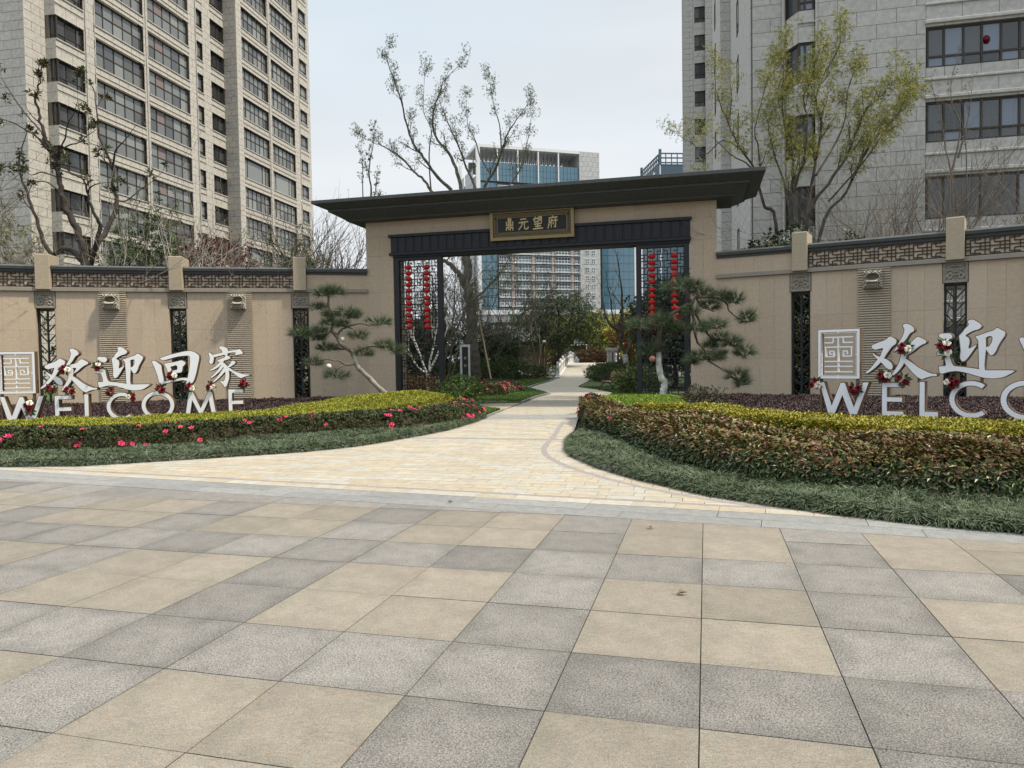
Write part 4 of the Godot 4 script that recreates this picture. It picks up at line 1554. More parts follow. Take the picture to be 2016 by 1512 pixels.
# ---------------------------------------------------------------- lanterns
func lantern_string(label: String, xf: Transform3D):
	var o = thing("lantern_string", label, "lanterns", xf, "strings of red lanterns on the gate screens")
	var mb := MB.new()
	mb.tube([Vector3(0, 2.3, 0), Vector3(0, -0.08, 0)], [0.006, 0.006], 4)
	part("cord", mb, M.rose, o)
	var body := MB.new()
	for j in 16:   # gathered ribs of the paper body
		var a0 = TAU * j / 16
		var a1 = TAU * (j + 1) / 16
		for i in 8:
			var q = []
			for e in [[a0, i], [a1, i], [a1, i + 1], [a0, i + 1]]:
				var t = -1.25 + 2.5 * e[1] / 8.0
				q.append(Vector3(cos(e[0]) * 0.118 * cos(t), sin(t) * 0.082, -sin(e[0]) * 0.118 * cos(t)))
			body.quad(q[0], q[1], q[2], q[3])
	var bm = body.mesh()
	var cap := MB.new()
	cap.lathe([Vector2(0.001, -0.098), Vector2(0.042, -0.098), Vector2(0.042, -0.074)], 10)
	cap.lathe([Vector2(0.042, 0.074), Vector2(0.042, 0.098), Vector2(0.001, 0.098)], 10)
	var cm_ = cap.mesh()
	for i in 11:
		var y = 0.1 + i * 0.197 + (0.05 if i > 5 else 0.0)
		var l = part("lantern", bm, M.red, o, Transform3D(Basis(Vector3.UP, i * 0.7), Vector3(0, y, 0)))
		part("cap", cm_, M.gold, l)
	mb = MB.new()
	for i in 9:
		var a = TAU * i / 9
		mb.tube([Vector3(cos(a) * 0.012, -0.06, sin(a) * 0.012), Vector3(cos(a) * 0.03, -0.42, sin(a) * 0.03)], [0.005, 0.003], 3)
	part("tassel", mb, M.rose, o)

# ---------------------------------------------------------------- buildings
var frames := {}
var pane_box := {}

func frame_mesh(w: float, h: float, cols: Array, split: float, t := 0.06) -> ArrayMesh:
	var key = "%s %s %s %s %s" % [w, h, cols, split, t]
	if frames.has(key):
		return frames[key]
	var mb := MB.new()
	mb.box(Vector3(0, 0, -0.08), Vector3(w, t, 0.0))
	mb.box(Vector3(0, h - t, -0.08), Vector3(w, h, 0.0))
	mb.box(Vector3(0, t, -0.08), Vector3(t, h - t, -0.002))
	mb.box(Vector3(w - t, t, -0.08), Vector3(w, h - t, -0.002))
	for c in cols:
		mb.box(Vector3(c * w - t / 2, t, -0.08), Vector3(c * w + t / 2, h - t, -0.004))
	if split > 0:
		mb.box(Vector3(t, h * split - t / 2, -0.08), Vector3(w - t, h * split + t / 2, -0.006))
	frames[key] = mb.mesh()
	return frames[key]

# a window: the frame is the part; its panes are sub-parts, or are gathered in bins
func window(root: Node3D, xf: Transform3D, w: float, h: float, cols: Array, split: float, pool: Array, bins = null, t := 0.06, mark = null):
	var f = part("window", frame_mesh(w, h, cols, split, t), M.frame, root, xf)
	var xs = [0.0] + cols + [1.0]
	var ys = [0.0, split, 1.0] if split > 0 else [0.0, 1.0]
	for i in xs.size() - 1:
		for j in ys.size() - 1:
			var lo = Vector3(xs[i] * w, ys[j] * h, -0.062)
			var hi = Vector3(xs[i + 1] * w, ys[j + 1] * h, -0.05)
			var m = pool[rng.randi() % pool.size()]
			if mark and i == mark[0] and j == mark[1]:
				m = mark[2]
			# each sheet of glass hangs a little out of true, so reflections break up
			var b = Basis.from_euler(Vector3(rng.randf_range(-0.008, 0.008), rng.randf_range(-0.008, 0.008), 0))
			var x2 = Transform3D(b, (lo + hi) / 2)
			if bins != null:
				if not bins.has(m):
					bins[m] = MB.new()
				bins[m].box((lo - hi) / 2, (hi - lo) / 2, xf * x2)
			else:
				var key = "%.3f %.3f" % [hi.x - lo.x, hi.y - lo.y]
				if not pane_box.has(key):
					var mb := MB.new()
					mb.box((lo - hi) / 2, (hi - lo) / 2)
					pane_box[key] = mb.mesh()
				part("pane", pane_box[key], m, f, x2)

# stone panels over a rectangle, courses breaking joint
func courses(mb: MB, s0: float, s1: float, y0: float, y1: float, z: float, pw: float, ph: float, gap: float, xf := Transform3D()):
	var rows = maxi(1, int(roundf((y1 - y0) / ph)))
	var h = (y1 - y0) / rows
	for j in rows:
		var x = s0 - (pw * 0.5 if (int(roundf(y0 / ph)) + j) & 1 else 0.0)
		while x < s1 - 0.02:
			var a = maxf(x, s0)
			var b = minf(x + pw, s1)
			if b - a > 0.05:
				mb.box(Vector3(a + gap / 2, y0 + j * h + gap / 2, z - 0.05), Vector3(b - gap / 2, y0 + (j + 1) * h - gap / 2, z + rng.randf_range(-0.002, 0.002)), xf)
			x += pw

func left_tower():
	var root = thing("apartment_tower", "tall beige apartment block on the left with rows of glazed balconies", "building", frame(-31.0, -48.3, -23.8, -84.2))
	var H = 55.0
	var st = 2.93
	var core := MB.new()
	core.box(Vector3(0.25, 0, -16), Vector3(1.2, H, -0.87))
	core.box(Vector3(1.2, 0, -16), Vector3(1.98, H, -0.87))
	core.box(Vector3(1.98, 0, -16), Vector3(17.6, H, -0.55))
	core.box(Vector3(17.6, 0, -16), Vector3(24.0, H, -1.75))
	core.box(Vector3(24.08, 0, -16), Vector3(36.8, H, -0.35))
	core.box(Vector3(36.8, 0, -16), Vector3(41.3, H, -1.4))
	part("wall", core, M.towerjoint, root)
	var cl := MB.new()
	var bins := {}
	# the blind end wall that faces the forecourt: each stone panel a piece where it shows
	var side = Transform3D(Basis(Vector3(0, 0, 1), Vector3(0, 1, 0), Vector3(-1, 0, 0)), Vector3(0.2, 0, -16))
	var y = 6.0
	var j = 0
	while y < 30:
		var x = 8.0 + (0.62 if j & 1 else 0.0)
		while x < 15.2:
			var mb := MB.new()
			mb.box(Vector3(x + 0.012, y + 0.012, -0.05), Vector3(minf(x + 1.24, 15.2) - 0.012, y + 0.598, rng.randf_range(-0.003, 0.003)), side)
			part("cladding_panel", mb, M.tower[rng.randi() % 3], root)
			x += 1.24
		y += 0.61
		j += 1
	courses(cl, 0.0, 8.0, 6.0, 30, 0, 1.24, 0.61, 0.025, side)
	courses(cl, 0.0, 15.2, 0, 6.0, 0, 1.24, 0.61, 0.025, side)
	courses(cl, 0.0, 15.2, 30, H, 0, 1.24, 0.61, 0.025, side)
	courses(cl, 0.2, 1.1, 0, H, -0.8, 1.24, 0.61, 0.03)
	var ledge := MB.new()
	var groups = [
		[1.95, 4.5, 2.0, 4.45, 0.0, 25.35, 1.55, [0.42, 0.82], 0.3, 0],
		[5.5, 11.28, 5.6, 10.72, 0.0, 25.35, 2.05, [0.2, 0.4, 0.6, 0.8], 0.52, 1],
		[10.72, 17.6, 11.28, 16.5, 0.0, 25.35, 2.05, [0.2, 0.4, 0.6, 0.8], 0.52, 1],
		[17.6, 21.0, 19.7, 20.6, -1.4, 25.35, 1.62, [], 0.25, 2],
		[20.6, 24.0, 21.85, 23.95, -1.4, 25.35, 1.62, [0.3, 0.62], 0.25, 0],
		[24.0, 30.0, 24.93, 29.8, 0.0, 24.84, 2.0, [0.167, 0.333, 0.5, 0.667, 0.833], 0.55, 1],
		[29.8, 36.8, 30.45, 35.4, 0.0, 24.84, 2.0, [0.167, 0.333, 0.5, 0.667, 0.833], 0.55, 1],
		[36.8, 41.3, 38.75, 40.7, -1.0, 25.35, 1.5, [0.35], 0.3, 2]]
	var lights = [M.glass[0], M.glass[0], M.glass[2], M.glass[4], M.glass[1]]
	var darks = [M.glass[1], M.glass[3], M.glass[3]]
	var pale = [M.glass[4], M.glass[2], M.glass[0]]
	for gi in groups.size():
		var g = groups[gi]
		var s0 = g[0]
		var s1 = g[1]
		if gi == 1:
			s1 = 10.72
		if gi == 3:
			s1 = 20.6
		if gi == 5:
			s1 = 29.8
		var z = g[4]
		var prev = 0.0
		for k in range(-8, 10):
			var top = g[5] + st * k
			var bot = top - g[6]
			courses(cl, s0, s1, prev, bot, z, 0.95, 0.61, 0.025)
			if g[2] - s0 > 0.06:
				courses(cl, s0, g[2], bot, top, z, 0.95, 0.61, 0.025)
			if s1 - g[3] > 0.06:
				courses(cl, g[3], s1, bot, top, z, 0.95, 0.61, 0.025)
			ledge.box(Vector3(g[2] - 0.05, bot - 0.09, z), Vector3(g[3] + 0.05, bot - 0.012, z + 0.07))
			ledge.box(Vector3(g[2] - 0.05, bot - 0.56, z), Vector3(g[3] + 0.05, bot - 0.5, z + 0.05))
			ledge.box(Vector3(g[2] - 0.02, top + 0.002, z - 0.02), Vector3(g[3] + 0.02, top + 0.05, z + 0.045))
			var near = gi < 3 and k <= 1 and k >= -6
			var pool = lights if g[9] == 1 else (darks if g[9] == 0 else pale)
			var cols = g[7]
			var split = g[8]
			if (gi == 5 and k in [-1, 0 - 4, -5]) or (gi == 6 and k in [-1]):
				cols = [0.17, 0.75, 0.87]
				split = 0.0
				pool = [M.glass[2], M.glass[4]]
			window(root, Transform3D(Basis(), Vector3(g[2], bot, z - 0.2)), g[3] - g[2], g[6], cols, split, pool, null if near else bins, 0.06, [1, 1, M.pinkglass] if gi == 2 and k > -6 else null)
			if gi == 0:   # the corner return of the bay
				var ret = Transform3D(Basis(Vector3(0, 0, 1), Vector3(0, 1, 0), Vector3(-1, 0, 0)), Vector3(1.95, 0, -0.85))
				courses(cl, 0.0, 0.85, prev, bot, 0, 0.95, 0.61, 0.02, ret)
				window(root, ret * Transform3D(Basis(), Vector3(0.03, bot, -0.1)), 0.8, g[6], [], 0.18, darks, bins)
			prev = top
		courses(cl, s0, s1, prev, H, z, 0.95, 0.61, 0.025)
	# step where the far block stands forward, and the recess edge
	var stp = Transform3D(Basis(Vector3(0, 0, 1), Vector3(0, 1, 0), Vector3(-1, 0, 0)), Vector3(24.0, 0, -1.4))
	courses(cl, 0.0, 1.38, 0, H, 0, 0.7, 0.61, 0.025, stp)
	courses(cl, 1.1, 1.95, 0, H, -0.82, 0.95, 0.61, 0.025)
	courses(cl, 4.5, 5.5, 0, H, -0.02, 0.95, 0.61, 0.025)
	stuff(part("cladding", cl, M.tower[0], root))
	part("ledge", ledge, M.tower[1], root)
	for m in bins:
		stuff(part("far_panes", bins[m], m, root))
	for s in [[4.62, 0.02], [10.98, 0.03], [17.5, 0.03], [29.95, 0.03], [36.6, 0.03]]:
		var mb := MB.new()
		mb.tube([Vector3(s[0], 0, 0.05), Vector3(s[0], H, 0.05)], [0.045, 0.045], 6)
		part("drain_pipe", mb, M.tower2[0], root)
	var roof := MB.new()
	roof.box(Vector3(0, H, -16.2), Vector3(41.5, H + 1.2, 0.2))
	part("roof", roof, M.tower[1], root)

func right_tower():
	var o0 = Vector2(12.34, -29.3)
	var root = thing("apartment_tower", "tall grey beige apartment block on the right with dark framed windows", "building", frame(o0.x, o0.y, 16.17, -28.4))
	var H = 50.0
	var st = 2.85
	var core := MB.new()
	core.box(Vector3(-0.02, 0, -14), Vector3(18, H, -0.26))
	core.box(Vector3(-2.45, 0, -14), Vector3(-0.02, H, -0.97))
	core.box(Vector3(-3.0, 0, -24.5), Vector3(8, H, -13.4))
	part("wall", core, M.towerjoint, root)
	var cl := MB.new()
	var bins := {}
	# wall left of the windows, panel by panel
	for zone in [[0.0, 3.88, 0.0], [-2.4, -1.12, -0.92]]:
		var y = 1.1
		var j = 0
		while y < 17:
			var x = zone[0] - (0.71 if j & 1 else 0.0)
			while x < zone[1] - 0.05:
				var a = maxf(x, zone[0])
				var b = minf(x + 1.42, zone[1])
				if b - a > 0.08:
					var mb := MB.new()
					mb.box(Vector3(a + 0.008, y + 0.008, zone[2] - 0.2), Vector3(b - 0.008, y + 0.542, zone[2] + rng.randf_range(-0.002, 0.002)))
					part("cladding_panel", mb, M.tower2[rng.randi() % 4], root)
				x += 1.42
			y += 0.55
			j += 1
		courses(cl, zone[0], zone[1], 17.05, H, zone[2], 1.42, 0.55, 0.016)
	courses(cl, -0.11, 0.0, 0, H, 0.02, 2, 0.55, 0.016)
	var ledge := MB.new()
	var prev = 0.0
	for k in range(-4, 12):
		var top = 14.0 + st * k
		var hgt = 1.55
		var bot = top - hgt
		if k == -2:
			bot -= 0.08
			hgt += 0.08
		# spandrel panels
		var rows = [prev, prev + 0.26, bot - 0.5, bot] if bot - prev > 1.0 else [prev, bot]
		for j in rows.size() - 1:
			var x = 3.88 + (0.0 if j == 1 else -0.6)
			while x < 14.0:
				var a = maxf(x, 3.88)
				var b = minf(x + 1.25, 14.0)
				if k < 2 and k > -4 and b < 9 and b - a > 0.1:
					var mb := MB.new()
					mb.box(Vector3(a + 0.008, rows[j] + 0.008, -0.24), Vector3(b - 0.008, rows[j + 1] - 0.008, rng.randf_range(-0.002, 0.002)))
					part("cladding_panel", mb, M.tower2[rng.randi() % 4], root)
				elif b - a > 0.05:
					cl.box(Vector3(a + 0.008, rows[j] + 0.008, -0.24), Vector3(b - 0.008, rows[j + 1] - 0.008, 0))
				x += 1.25
		ledge.panel(Vector3(3.84, top + 0.1, -0.01), Vector3(14.1, top + 0.24, 0.09), 0.02)
		ledge.panel(Vector3(3.84, bot - 0.5, -0.01), Vector3(14.1, bot - 0.4, 0.06), 0.02)
		for w in [[3.93, 7.75], [8.4, 13.9]]:
			var cols = [0.16, 0.335, 0.5, 0.67, 0.835] if k > -2 else [0.16, 0.5, 0.83]
			window(root, Transform3D(Basis(), Vector3(w[0], bot, -0.1)), w[1] - w[0], hgt, cols, 0.28 if k > -2 else 0.0, [M.glass[3], M.glass[5], M.glass[5], M.glass[1]] if k > -2 else [M.glass[3], M.glass[1], M.glass[4]], null if k < 2 else bins, 0.075)
		cl.box(Vector3(7.75, bot, -0.24), Vector3(8.4, top, 0))
		prev = top
	courses(cl, 3.88, 14.0, prev, H, 0, 1.3, 0.55, 0.016)
	# bay with an angled pane left of the wall
	prev = 0.0
	for k in range(-4, 12):
		var top = 13.95 + st * k
		var bot = top - 1.6
		courses(cl, -0.72, -0.11, prev, bot, -0.08, 2, 0.65, 0.016)
		var ang = Transform3D(Basis(Vector3(0.45, 0, 0.893), Vector3(0, 1, 0), Vector3(-0.893, 0, 0.45)), Vector3(-1.12, 0, -0.88))
		courses(cl, 0.0, 0.86, prev, bot, 0, 2, 0.65, 0.016, ang)
		ledge.box(Vector3(-0.74, bot - 0.5, -0.08), Vector3(-0.1, bot - 0.44, -0.02))
		window(root, Transform3D(Basis(), Vector3(-0.72, bot, -0.14)), 0.6, 1.6, [0.42], 0.22, [M.glass[1], M.glass[5]], null if k < 2 else bins, 0.07)
		window(root, ang * Transform3D(Basis(), Vector3(0.02, bot, -0.06)), 0.82, 1.6, [], 0.0, [M.glass[1]], null if k < 2 else bins, 0.06)
		prev = top
	core = MB.new()
	core.box(Vector3(-0.74, 0, -1.0), Vector3(-0.1, H, -0.28))
	part("wall", core, M.towerjoint, root)
	# receding side walls with slit windows
	var s1 = Transform3D(Basis(Vector3(0, 0, 1), Vector3(0, 1, 0), Vector3(-1, 0, 0)), Vector3(-2.5, 0, -13.4))
	courses(cl, 0, 12.45, 0, H, 0, 1.42, 0.55, 0.02, s1)
	var s2 = Transform3D(Basis(Vector3(0, 0, 1), Vector3(0, 1, 0), Vector3(-1, 0, 0)), Vector3(-3.05, 0, -24.5))
	courses(cl, 0, 11.1, 0, H, 0, 1.42, 0.55, 0.02, s2)
	courses(cl, -3.05, -2.5, 0, H, -13.35, 1.42, 0.55, 0.02)
	for k in range(-4, 12):
		window(root, s1 * Transform3D(Basis(), Vector3(5.4, 12.0 + st * k, 0.04)), 1.0, 1.6, [], 0.25, [M.glass[3]], bins)
		window(root, s2 * Transform3D(Basis(), Vector3(4.0, 12.0 + st * k, 0.04)), 1.2, 1.6, [], 0.25, [M.glass[3]], bins)
	stuff(part("cladding", cl, M.tower2[0], root))
	part("ledge", ledge, M.tower2[2], root)
	for m in bins:
		stuff(part("far_panes", bins[m], m, root))
	var mb := MB.new()
	mb.tube([Vector3(-1.18, 0, -0.82), Vector3(-1.18, H, -0.82)], [0.065, 0.065], 10)
	for y in range(2, 48, 3):
		mb.box(Vector3(-1.26, y, -0.93), Vector3(-1.1, y + 0.06, -0.74))
	part("drain_pipe", mb, M.tower2[1], root)
	mb = MB.new()
	mb.box(Vector3(-2.6, H, -14), Vector3(18.2, H + 1.2, 0.15))
	part("roof", mb, M.tower2[1], root)
	# lantern ornament that hangs behind the upper window
	var lamp = thing("window_lantern", "red heart shaped ornament hanging inside the upper right window of the grey block", "ornament", root.transform * Transform3D(Basis(), Vector3(6.0, 13.35, -0.13)))
	mb = MB.new()
	mb.ball(Vector3.ZERO, Vector3(0.13, 0.17, 0.02), 12, 6)
	part("ornament", mb, M.rose, lamp)
	# the next tower behind
	var r2 = thing("apartment_tower", "narrow edge of a farther beige tower behind the right apartment block", "building", root.transform * Transform3D(Basis(), Vector3(-5.1, 0, -47.8)))
	mb = MB.new()
	mb.box(Vector3(0.0, 0, -14), Vector3(16, 62, -0.3))
	part("wall", mb, M.towerjoint, r2)
	cl = MB.new()
	bins = {}
	courses(cl, 0, 1.05, 0, 62, 0, 1.42, 0.55, 0.02)
	courses(cl, 2.25, 12, 0, 62, 0.3, 1.42, 0.55, 0.02)
	var sd = Transform3D(Basis(Vector3(0, 0, 1), Vector3(0, 1, 0), Vector3(-1, 0, 0)), Vector3(-0.03, 0, -14))
	courses(cl, 0, 13.9, 0, 62, 0, 1.42, 0.55, 0.02, sd)
	prev = 0.0
	for k in range(0, 20):
		var top = 3.2 + 2.87 * k
		courses(cl, 1.05, 2.25, prev, top - 1.6, 0, 2, 0.6, 0.02)
		window(r2, Transform3D(Basis(), Vector3(1.2, top - 1.6, -0.08)), 1.0, 1.6, [0.5], 0.3, [M.glass[1], M.glass[0]], bins)
		cl.box(Vector3(1.05, top - 1.6, -0.06), Vector3(1.2, top, 0))
		prev = top
	stuff(part("cladding", cl, M.tower2[0], r2))
	for m in bins:
		stuff(part("panes", bins[m], m, r2))

func office():
	var root = thing("office_tower", "distant office tower with white end frame, blue glass and rows of windows", "building", frame(-12.6, -300, 39.0, -316))
	var W = 54.0
	var H = 89.5
	var mb := MB.new()
	mb.box(Vector3(0, 0, -31), Vector3(W, H - 12, -2.5))
	part("wall", mb, M.concrete, root)
	# end tower and frame in white tile
	mb = MB.new()
	courses(mb, W - 9.3, W, 0, H - 0.02, 0, 2.1, 2.1, 0.12)
	mb.box(Vector3(W - 9.3, 0, -20), Vector3(W, H, -0.06))
	var sd = Transform3D(Basis(Vector3(0, 0, 1), Vector3(0, 1, 0), Vector3(-1, 0, 0)), Vector3(-0.3, 0, -31))
	courses(mb, 0, 8, 0, H - 8, 0, 2.6, 2.1, 0.12, sd)
	courses(mb, 10, 24, 0, H - 8, 0, 2.6, 2.1, 0.12, sd)
	stuff(part("white_tiles", mb, M.whitetile, root))
	mb = MB.new()
	mb.box(Vector3(-0.6, 0, -1.2), Vector3(0.9, H - 1.2, 0.2))
	mb.box(Vector3(-0.6, H - 1.2, -20), Vector3(W - 9.3, H, 0.2))
	mb.box(Vector3(-0.6, H - 9, -31), Vector3(0.4, H - 1.2, -29.5))
	for x in [8.2, 17.0, 26.0, 35.0]:
		mb.box(Vector3(x, H - 14.5, -0.8), Vector3(x + 0.5, H - 1.2, 0.1))
	part("frame", mb, M.whiteframe, root)
	# open trusses under the roof frame
	mb = MB.new()
	for i in 24:
		var x = 1.0 + i * 1.8
		mb.bar(Vector3(x, H - 6.8, -3), Vector3(x + 1.8, H - 1.3, -9), 0.35, 0.35)
		mb.bar(Vector3(x + 1.8, H - 6.8, -9), Vector3(x, H - 1.3, -3), 0.3, 0.3)
		mb.bar(Vector3(x, H - 6.8, -14), Vector3(x + 1.2, H - 1.3, -14), 0.3, 0.3)
	mb.box(Vector3(0.5, H - 8, -18), Vector3(12, H - 3.0, -17.5))
	mb.box(Vector3(W - 16, H - 8, -18), Vector3(W - 9.3, H - 3.0, -17.5))
	part("truss", mb, M.concrete, root)
	# curtain wall panes below the frame
	for i in 5:
		var x0 = [1.0, 9.1, 17.9, 26.9, 35.9][i]
		var x1 = [8.1, 16.9, 25.9, 34.9, 44.5][i]
		var n = 5
		var w = (x1 - x0) / n
		for j in n:
			for r in 3:
				mb = MB.new()
				mb.box(Vector3(x0 + j * w + 0.08, H - 14.6 + r * 2.6, -0.7), Vector3(x0 + (j + 1) * w - 0.08, H - 12.1 + r * 2.6, -0.6))
				part("pane", mb, M.blueglass, root)
	mb = MB.new()
	mb.box(Vector3(0.9, H - 14.7, -2.5), Vector3(W - 9.3, H - 6.8, -0.75))
	part("mullion_wall", mb, M.bluewall, root)
	# left bay of blue glass, floor by floor
	for f in 20:
		for j in 3:
			mb = MB.new()
			mb.box(Vector3(1.0 + j * 2.35, 2 + f * 3.62, -0.9), Vector3(3.2 + j * 2.35, 5.3 + f * 3.62, -0.75))
			part("pane", mb, M.blueglass, root)
	mb = MB.new()
	mb.box(Vector3(0.9, 0, -2.5), Vector3(8.2, H - 15, -1.0))
	part("mullion_wall", mb, M.bluewall, root)
	# storeys of windows between pinkish piers
	var fl := MB.new()
	var piers := MB.new()
	for x in [14.0, 23.0, 31.8, 40.6]:
		piers.box(Vector3(x, 0, -2.5), Vector3(x + 1.2, H - 15.5, -0.35))
	for f in 20:
		var y = 2.0 + f * 3.62
		fl.box(Vector3(8.4, y - 0.42, -2.5), Vector3(W - 9.3, y - 0.2, 0.0))
		for g in [[8.6, 13.8], [15.7, 22.8], [24.7, 31.6], [33.5, 40.4], [42.3, 44.5]]:
			var w = g[1] - g[0]
			var cols = [0.2, 0.4, 0.6, 0.8] if w > 4 else [0.5]
			window_white(root, Transform3D(Basis(), Vector3(g[0], y, -0.6)), w, 2.7, cols, 0.45)
		for j in 2:
			window_white(root, Transform3D(Basis(), Vector3(W - 7.2 + j * 2.9, y, 0.12)), 2.0, 2.2, [0.5], 0.45)
	part("pier", piers, M.pinkpier, root)
	part("floor_band", fl, M.whiteframe, root)
	# blue glass tower beside it
	var b = thing("glass_tower", "flat blue glass tower beside the white tiled office tower", "building", frame(40.5, -322, 60.0, -326))
	mb = MB.new()
	mb.box(Vector3(0, 0, -20), Vector3(15.0, 78, -0.2))
	part("wall", mb, M.bluewall, b)
	mb = MB.new()
	mb.box(Vector3(15.0, 0, -20), Vector3(16.6, 78.6, 0.1))
	part("white_edge", mb, M.whiteframe, b)
	for f in 22:
		for j in 6:
			mb = MB.new()
			mb.box(Vector3(0.05 + j * 2.5, 1 + f * 3.5, -0.2), Vector3(2.47 + j * 2.5, 4.35 + f * 3.5, 0))
			part("pane", mb, M.blueglass, b)
	# dark tower with rooftop lettering
	var d = thing("sign_tower", "dark glass tower with white lettering under an open rooftop frame", "building", frame(51.5, -250, 84.0, -252.7))
	mb = MB.new()
	mb.box(Vector3(0, 0, -24), Vector3(22, 67.0, 0))
	part("wall", mb, M.bluewall, d)
	mb = MB.new()
	for x in [0.0, 22.0]:
		for z in [-24.0, 0.0]:
			mb.box(Vector3(x - 0.4, 66.9, z - 0.4), Vector3(x + 0.4, 72.0, z + 0.4))
	for i in 12:
		var x = i * 2.0
		mb.box(Vector3(x - 0.14, 66.9, -0.15), Vector3(x + 0.14, 70.7, 0.15))
		mb.box(Vector3(-0.15, 66.9, -x - 0.14), Vector3(0.15, 70.7, -x + 0.14))
	for y in [67.3, 68.9, 70.4]:
		mb.box(Vector3(0, y, -0.2), Vector3(22, y + 0.4, 0.2))
		mb.box(Vector3(-0.2, y, -24), Vector3(0.2, y + 0.4, 0))
	part("roof_frame", mb, M.bluewall, d)
	mb = MB.new()
	mb.box(Vector3(-0.12, 0, -0.3), Vector3(0.18, 71.4, 0.2))
	part("corner_post", mb, M.whiteframe, d)
	var k = 0
	for c in ["e", "f", "g", "h"]:
		part("character", glyph(c, 3.1, 4.2, 0.55, 0.3), M.white, d, Transform3D(Basis(Vector3(0, 0, 1), Vector3(0, 1, 0), Vector3(-1, 0, 0)), Vector3(-0.06, 61.6, -22.0 + k * 4.5)))
		k += 1
	# low white buildings at the far side of the garden
	var p = thing("low_building", "low white building behind the garden trees, below the office tower", "building", frame(-8, -158, 34, -166))
	mb = MB.new()
	mb.box(Vector3(0, 0, -20), Vector3(42, 11.2, 0))
	part("wall", mb, M.whitetile, p)
	mb = MB.new()
	mb.box(Vector3(-0.5, 11.2, -20.5), Vector3(42.5, 12.2, 0.5))
	part("roof", mb, M.whiteframe, p)
	for i in 13:
		window(p, Transform3D(Basis(), Vector3(1.5 + i * 3.1, 7.2, 0.1)), 2.0, 2.4, [0.5], 0.0, [M.glass[1], M.glass[0]])
		window(p, Transform3D(Basis(), Vector3(1.5 + i * 3.1, 2.8, 0.1)), 2.0, 2.4, [0.5], 0.0, [M.glass[1], M.glass[0]])

func window_white(root: Node3D, xf: Transform3D, w: float, h: float, cols: Array, split: float):
	var f = part("window", frame_mesh(w, h, cols, split, 0.16), M.whiteframe, root, xf)
	var key = "sheet %.2f %.2f" % [w, h]
	if not pane_box.has(key):
		var mb := MB.new()
		mb.box(Vector3(0.02, 0.02, -0.07), Vector3(w - 0.02, h - 0.02, -0.05))
		pane_box[key] = mb.mesh()
	part("pane", pane_box[key], M.office[rng.randi() % 3], f)

# ---------------------------------------------------------------- planting in front of the walls
func flat(h: float) -> Callable:
	return func(_p): return h

func wavy(h: float, amp: float, freq: float, seed_: int) -> Callable:
	var f := FastNoiseLite.new()
	f.seed = seed_
	f.frequency = freq
	return func(p): return h + amp * f.get_noise_2d(p.x, p.y)

func star_flower(seed_: int) -> ArrayMesh:
	var r := RandomNumberGenerator.new()
	r.seed = seed_
	var mb := MB.new()
	for i in 5:
		var a = TAU * i / 5 + r.randf() * 0.2
		var d = Vector3(cos(a), 0.45, sin(a)).normalized()
		var s = Vector3(-sin(a), 0, cos(a))
		mb.quad(Vector3.ZERO, d * 0.55 + s * 0.38, d * 1.0 + Vector3(0, 0.05, 0), d * 0.55 - s * 0.38)
	for i in 4:
		var a = TAU * i / 4 + 0.4
		var d = Vector3(cos(a) * 0.5, 0.8, sin(a) * 0.5)
		var s = Vector3(-sin(a), 0, cos(a)) * 0.25
		mb.quad(Vector3.ZERO, d * 0.5 + s, d * 0.85, d * 0.5 - s)
	return mb.mesh()

func flowers_on(o: Node3D, poly: PackedVector2Array, top: Callable, edge: float, count: int, mats: Array, ms: Array, s0: float, s1: float, clump := 3):
	var pts = bed_points(poly, top, edge, 14, 90)
	var back = -o.position
	var done = 0
	while done < count:
		var e = pts[rng.randi() % pts.size()]
		var n = 1 + rng.randi() % clump
		for i in n:
			if done >= count:
				break
			var n3 = (e[1] + Vector3(rng.randf_range(-0.6, 0.6), 0.3, rng.randf_range(0.0, 0.9))).normalized()
			var s = n3.cross(Vector3.RIGHT.rotated(Vector3.UP, rng.randf() * TAU))
			if s.length() < 0.05:
				s = Vector3.RIGHT
			s = s.normalized()
			var k = rng.randf_range(s0, s1)
			part("flower", ms[rng.randi() % ms.size()], mats[rng.randi() % mats.size()], o, Transform3D(Basis(s * k, n3 * k, s.cross(n3) * k), back + e[0] + n3 * 0.045 + Vector3(rng.randf_range(-0.13, 0.13), rng.randf_range(-0.03, 0.03), rng.randf_range(-0.13, 0.13))))
			done += 1

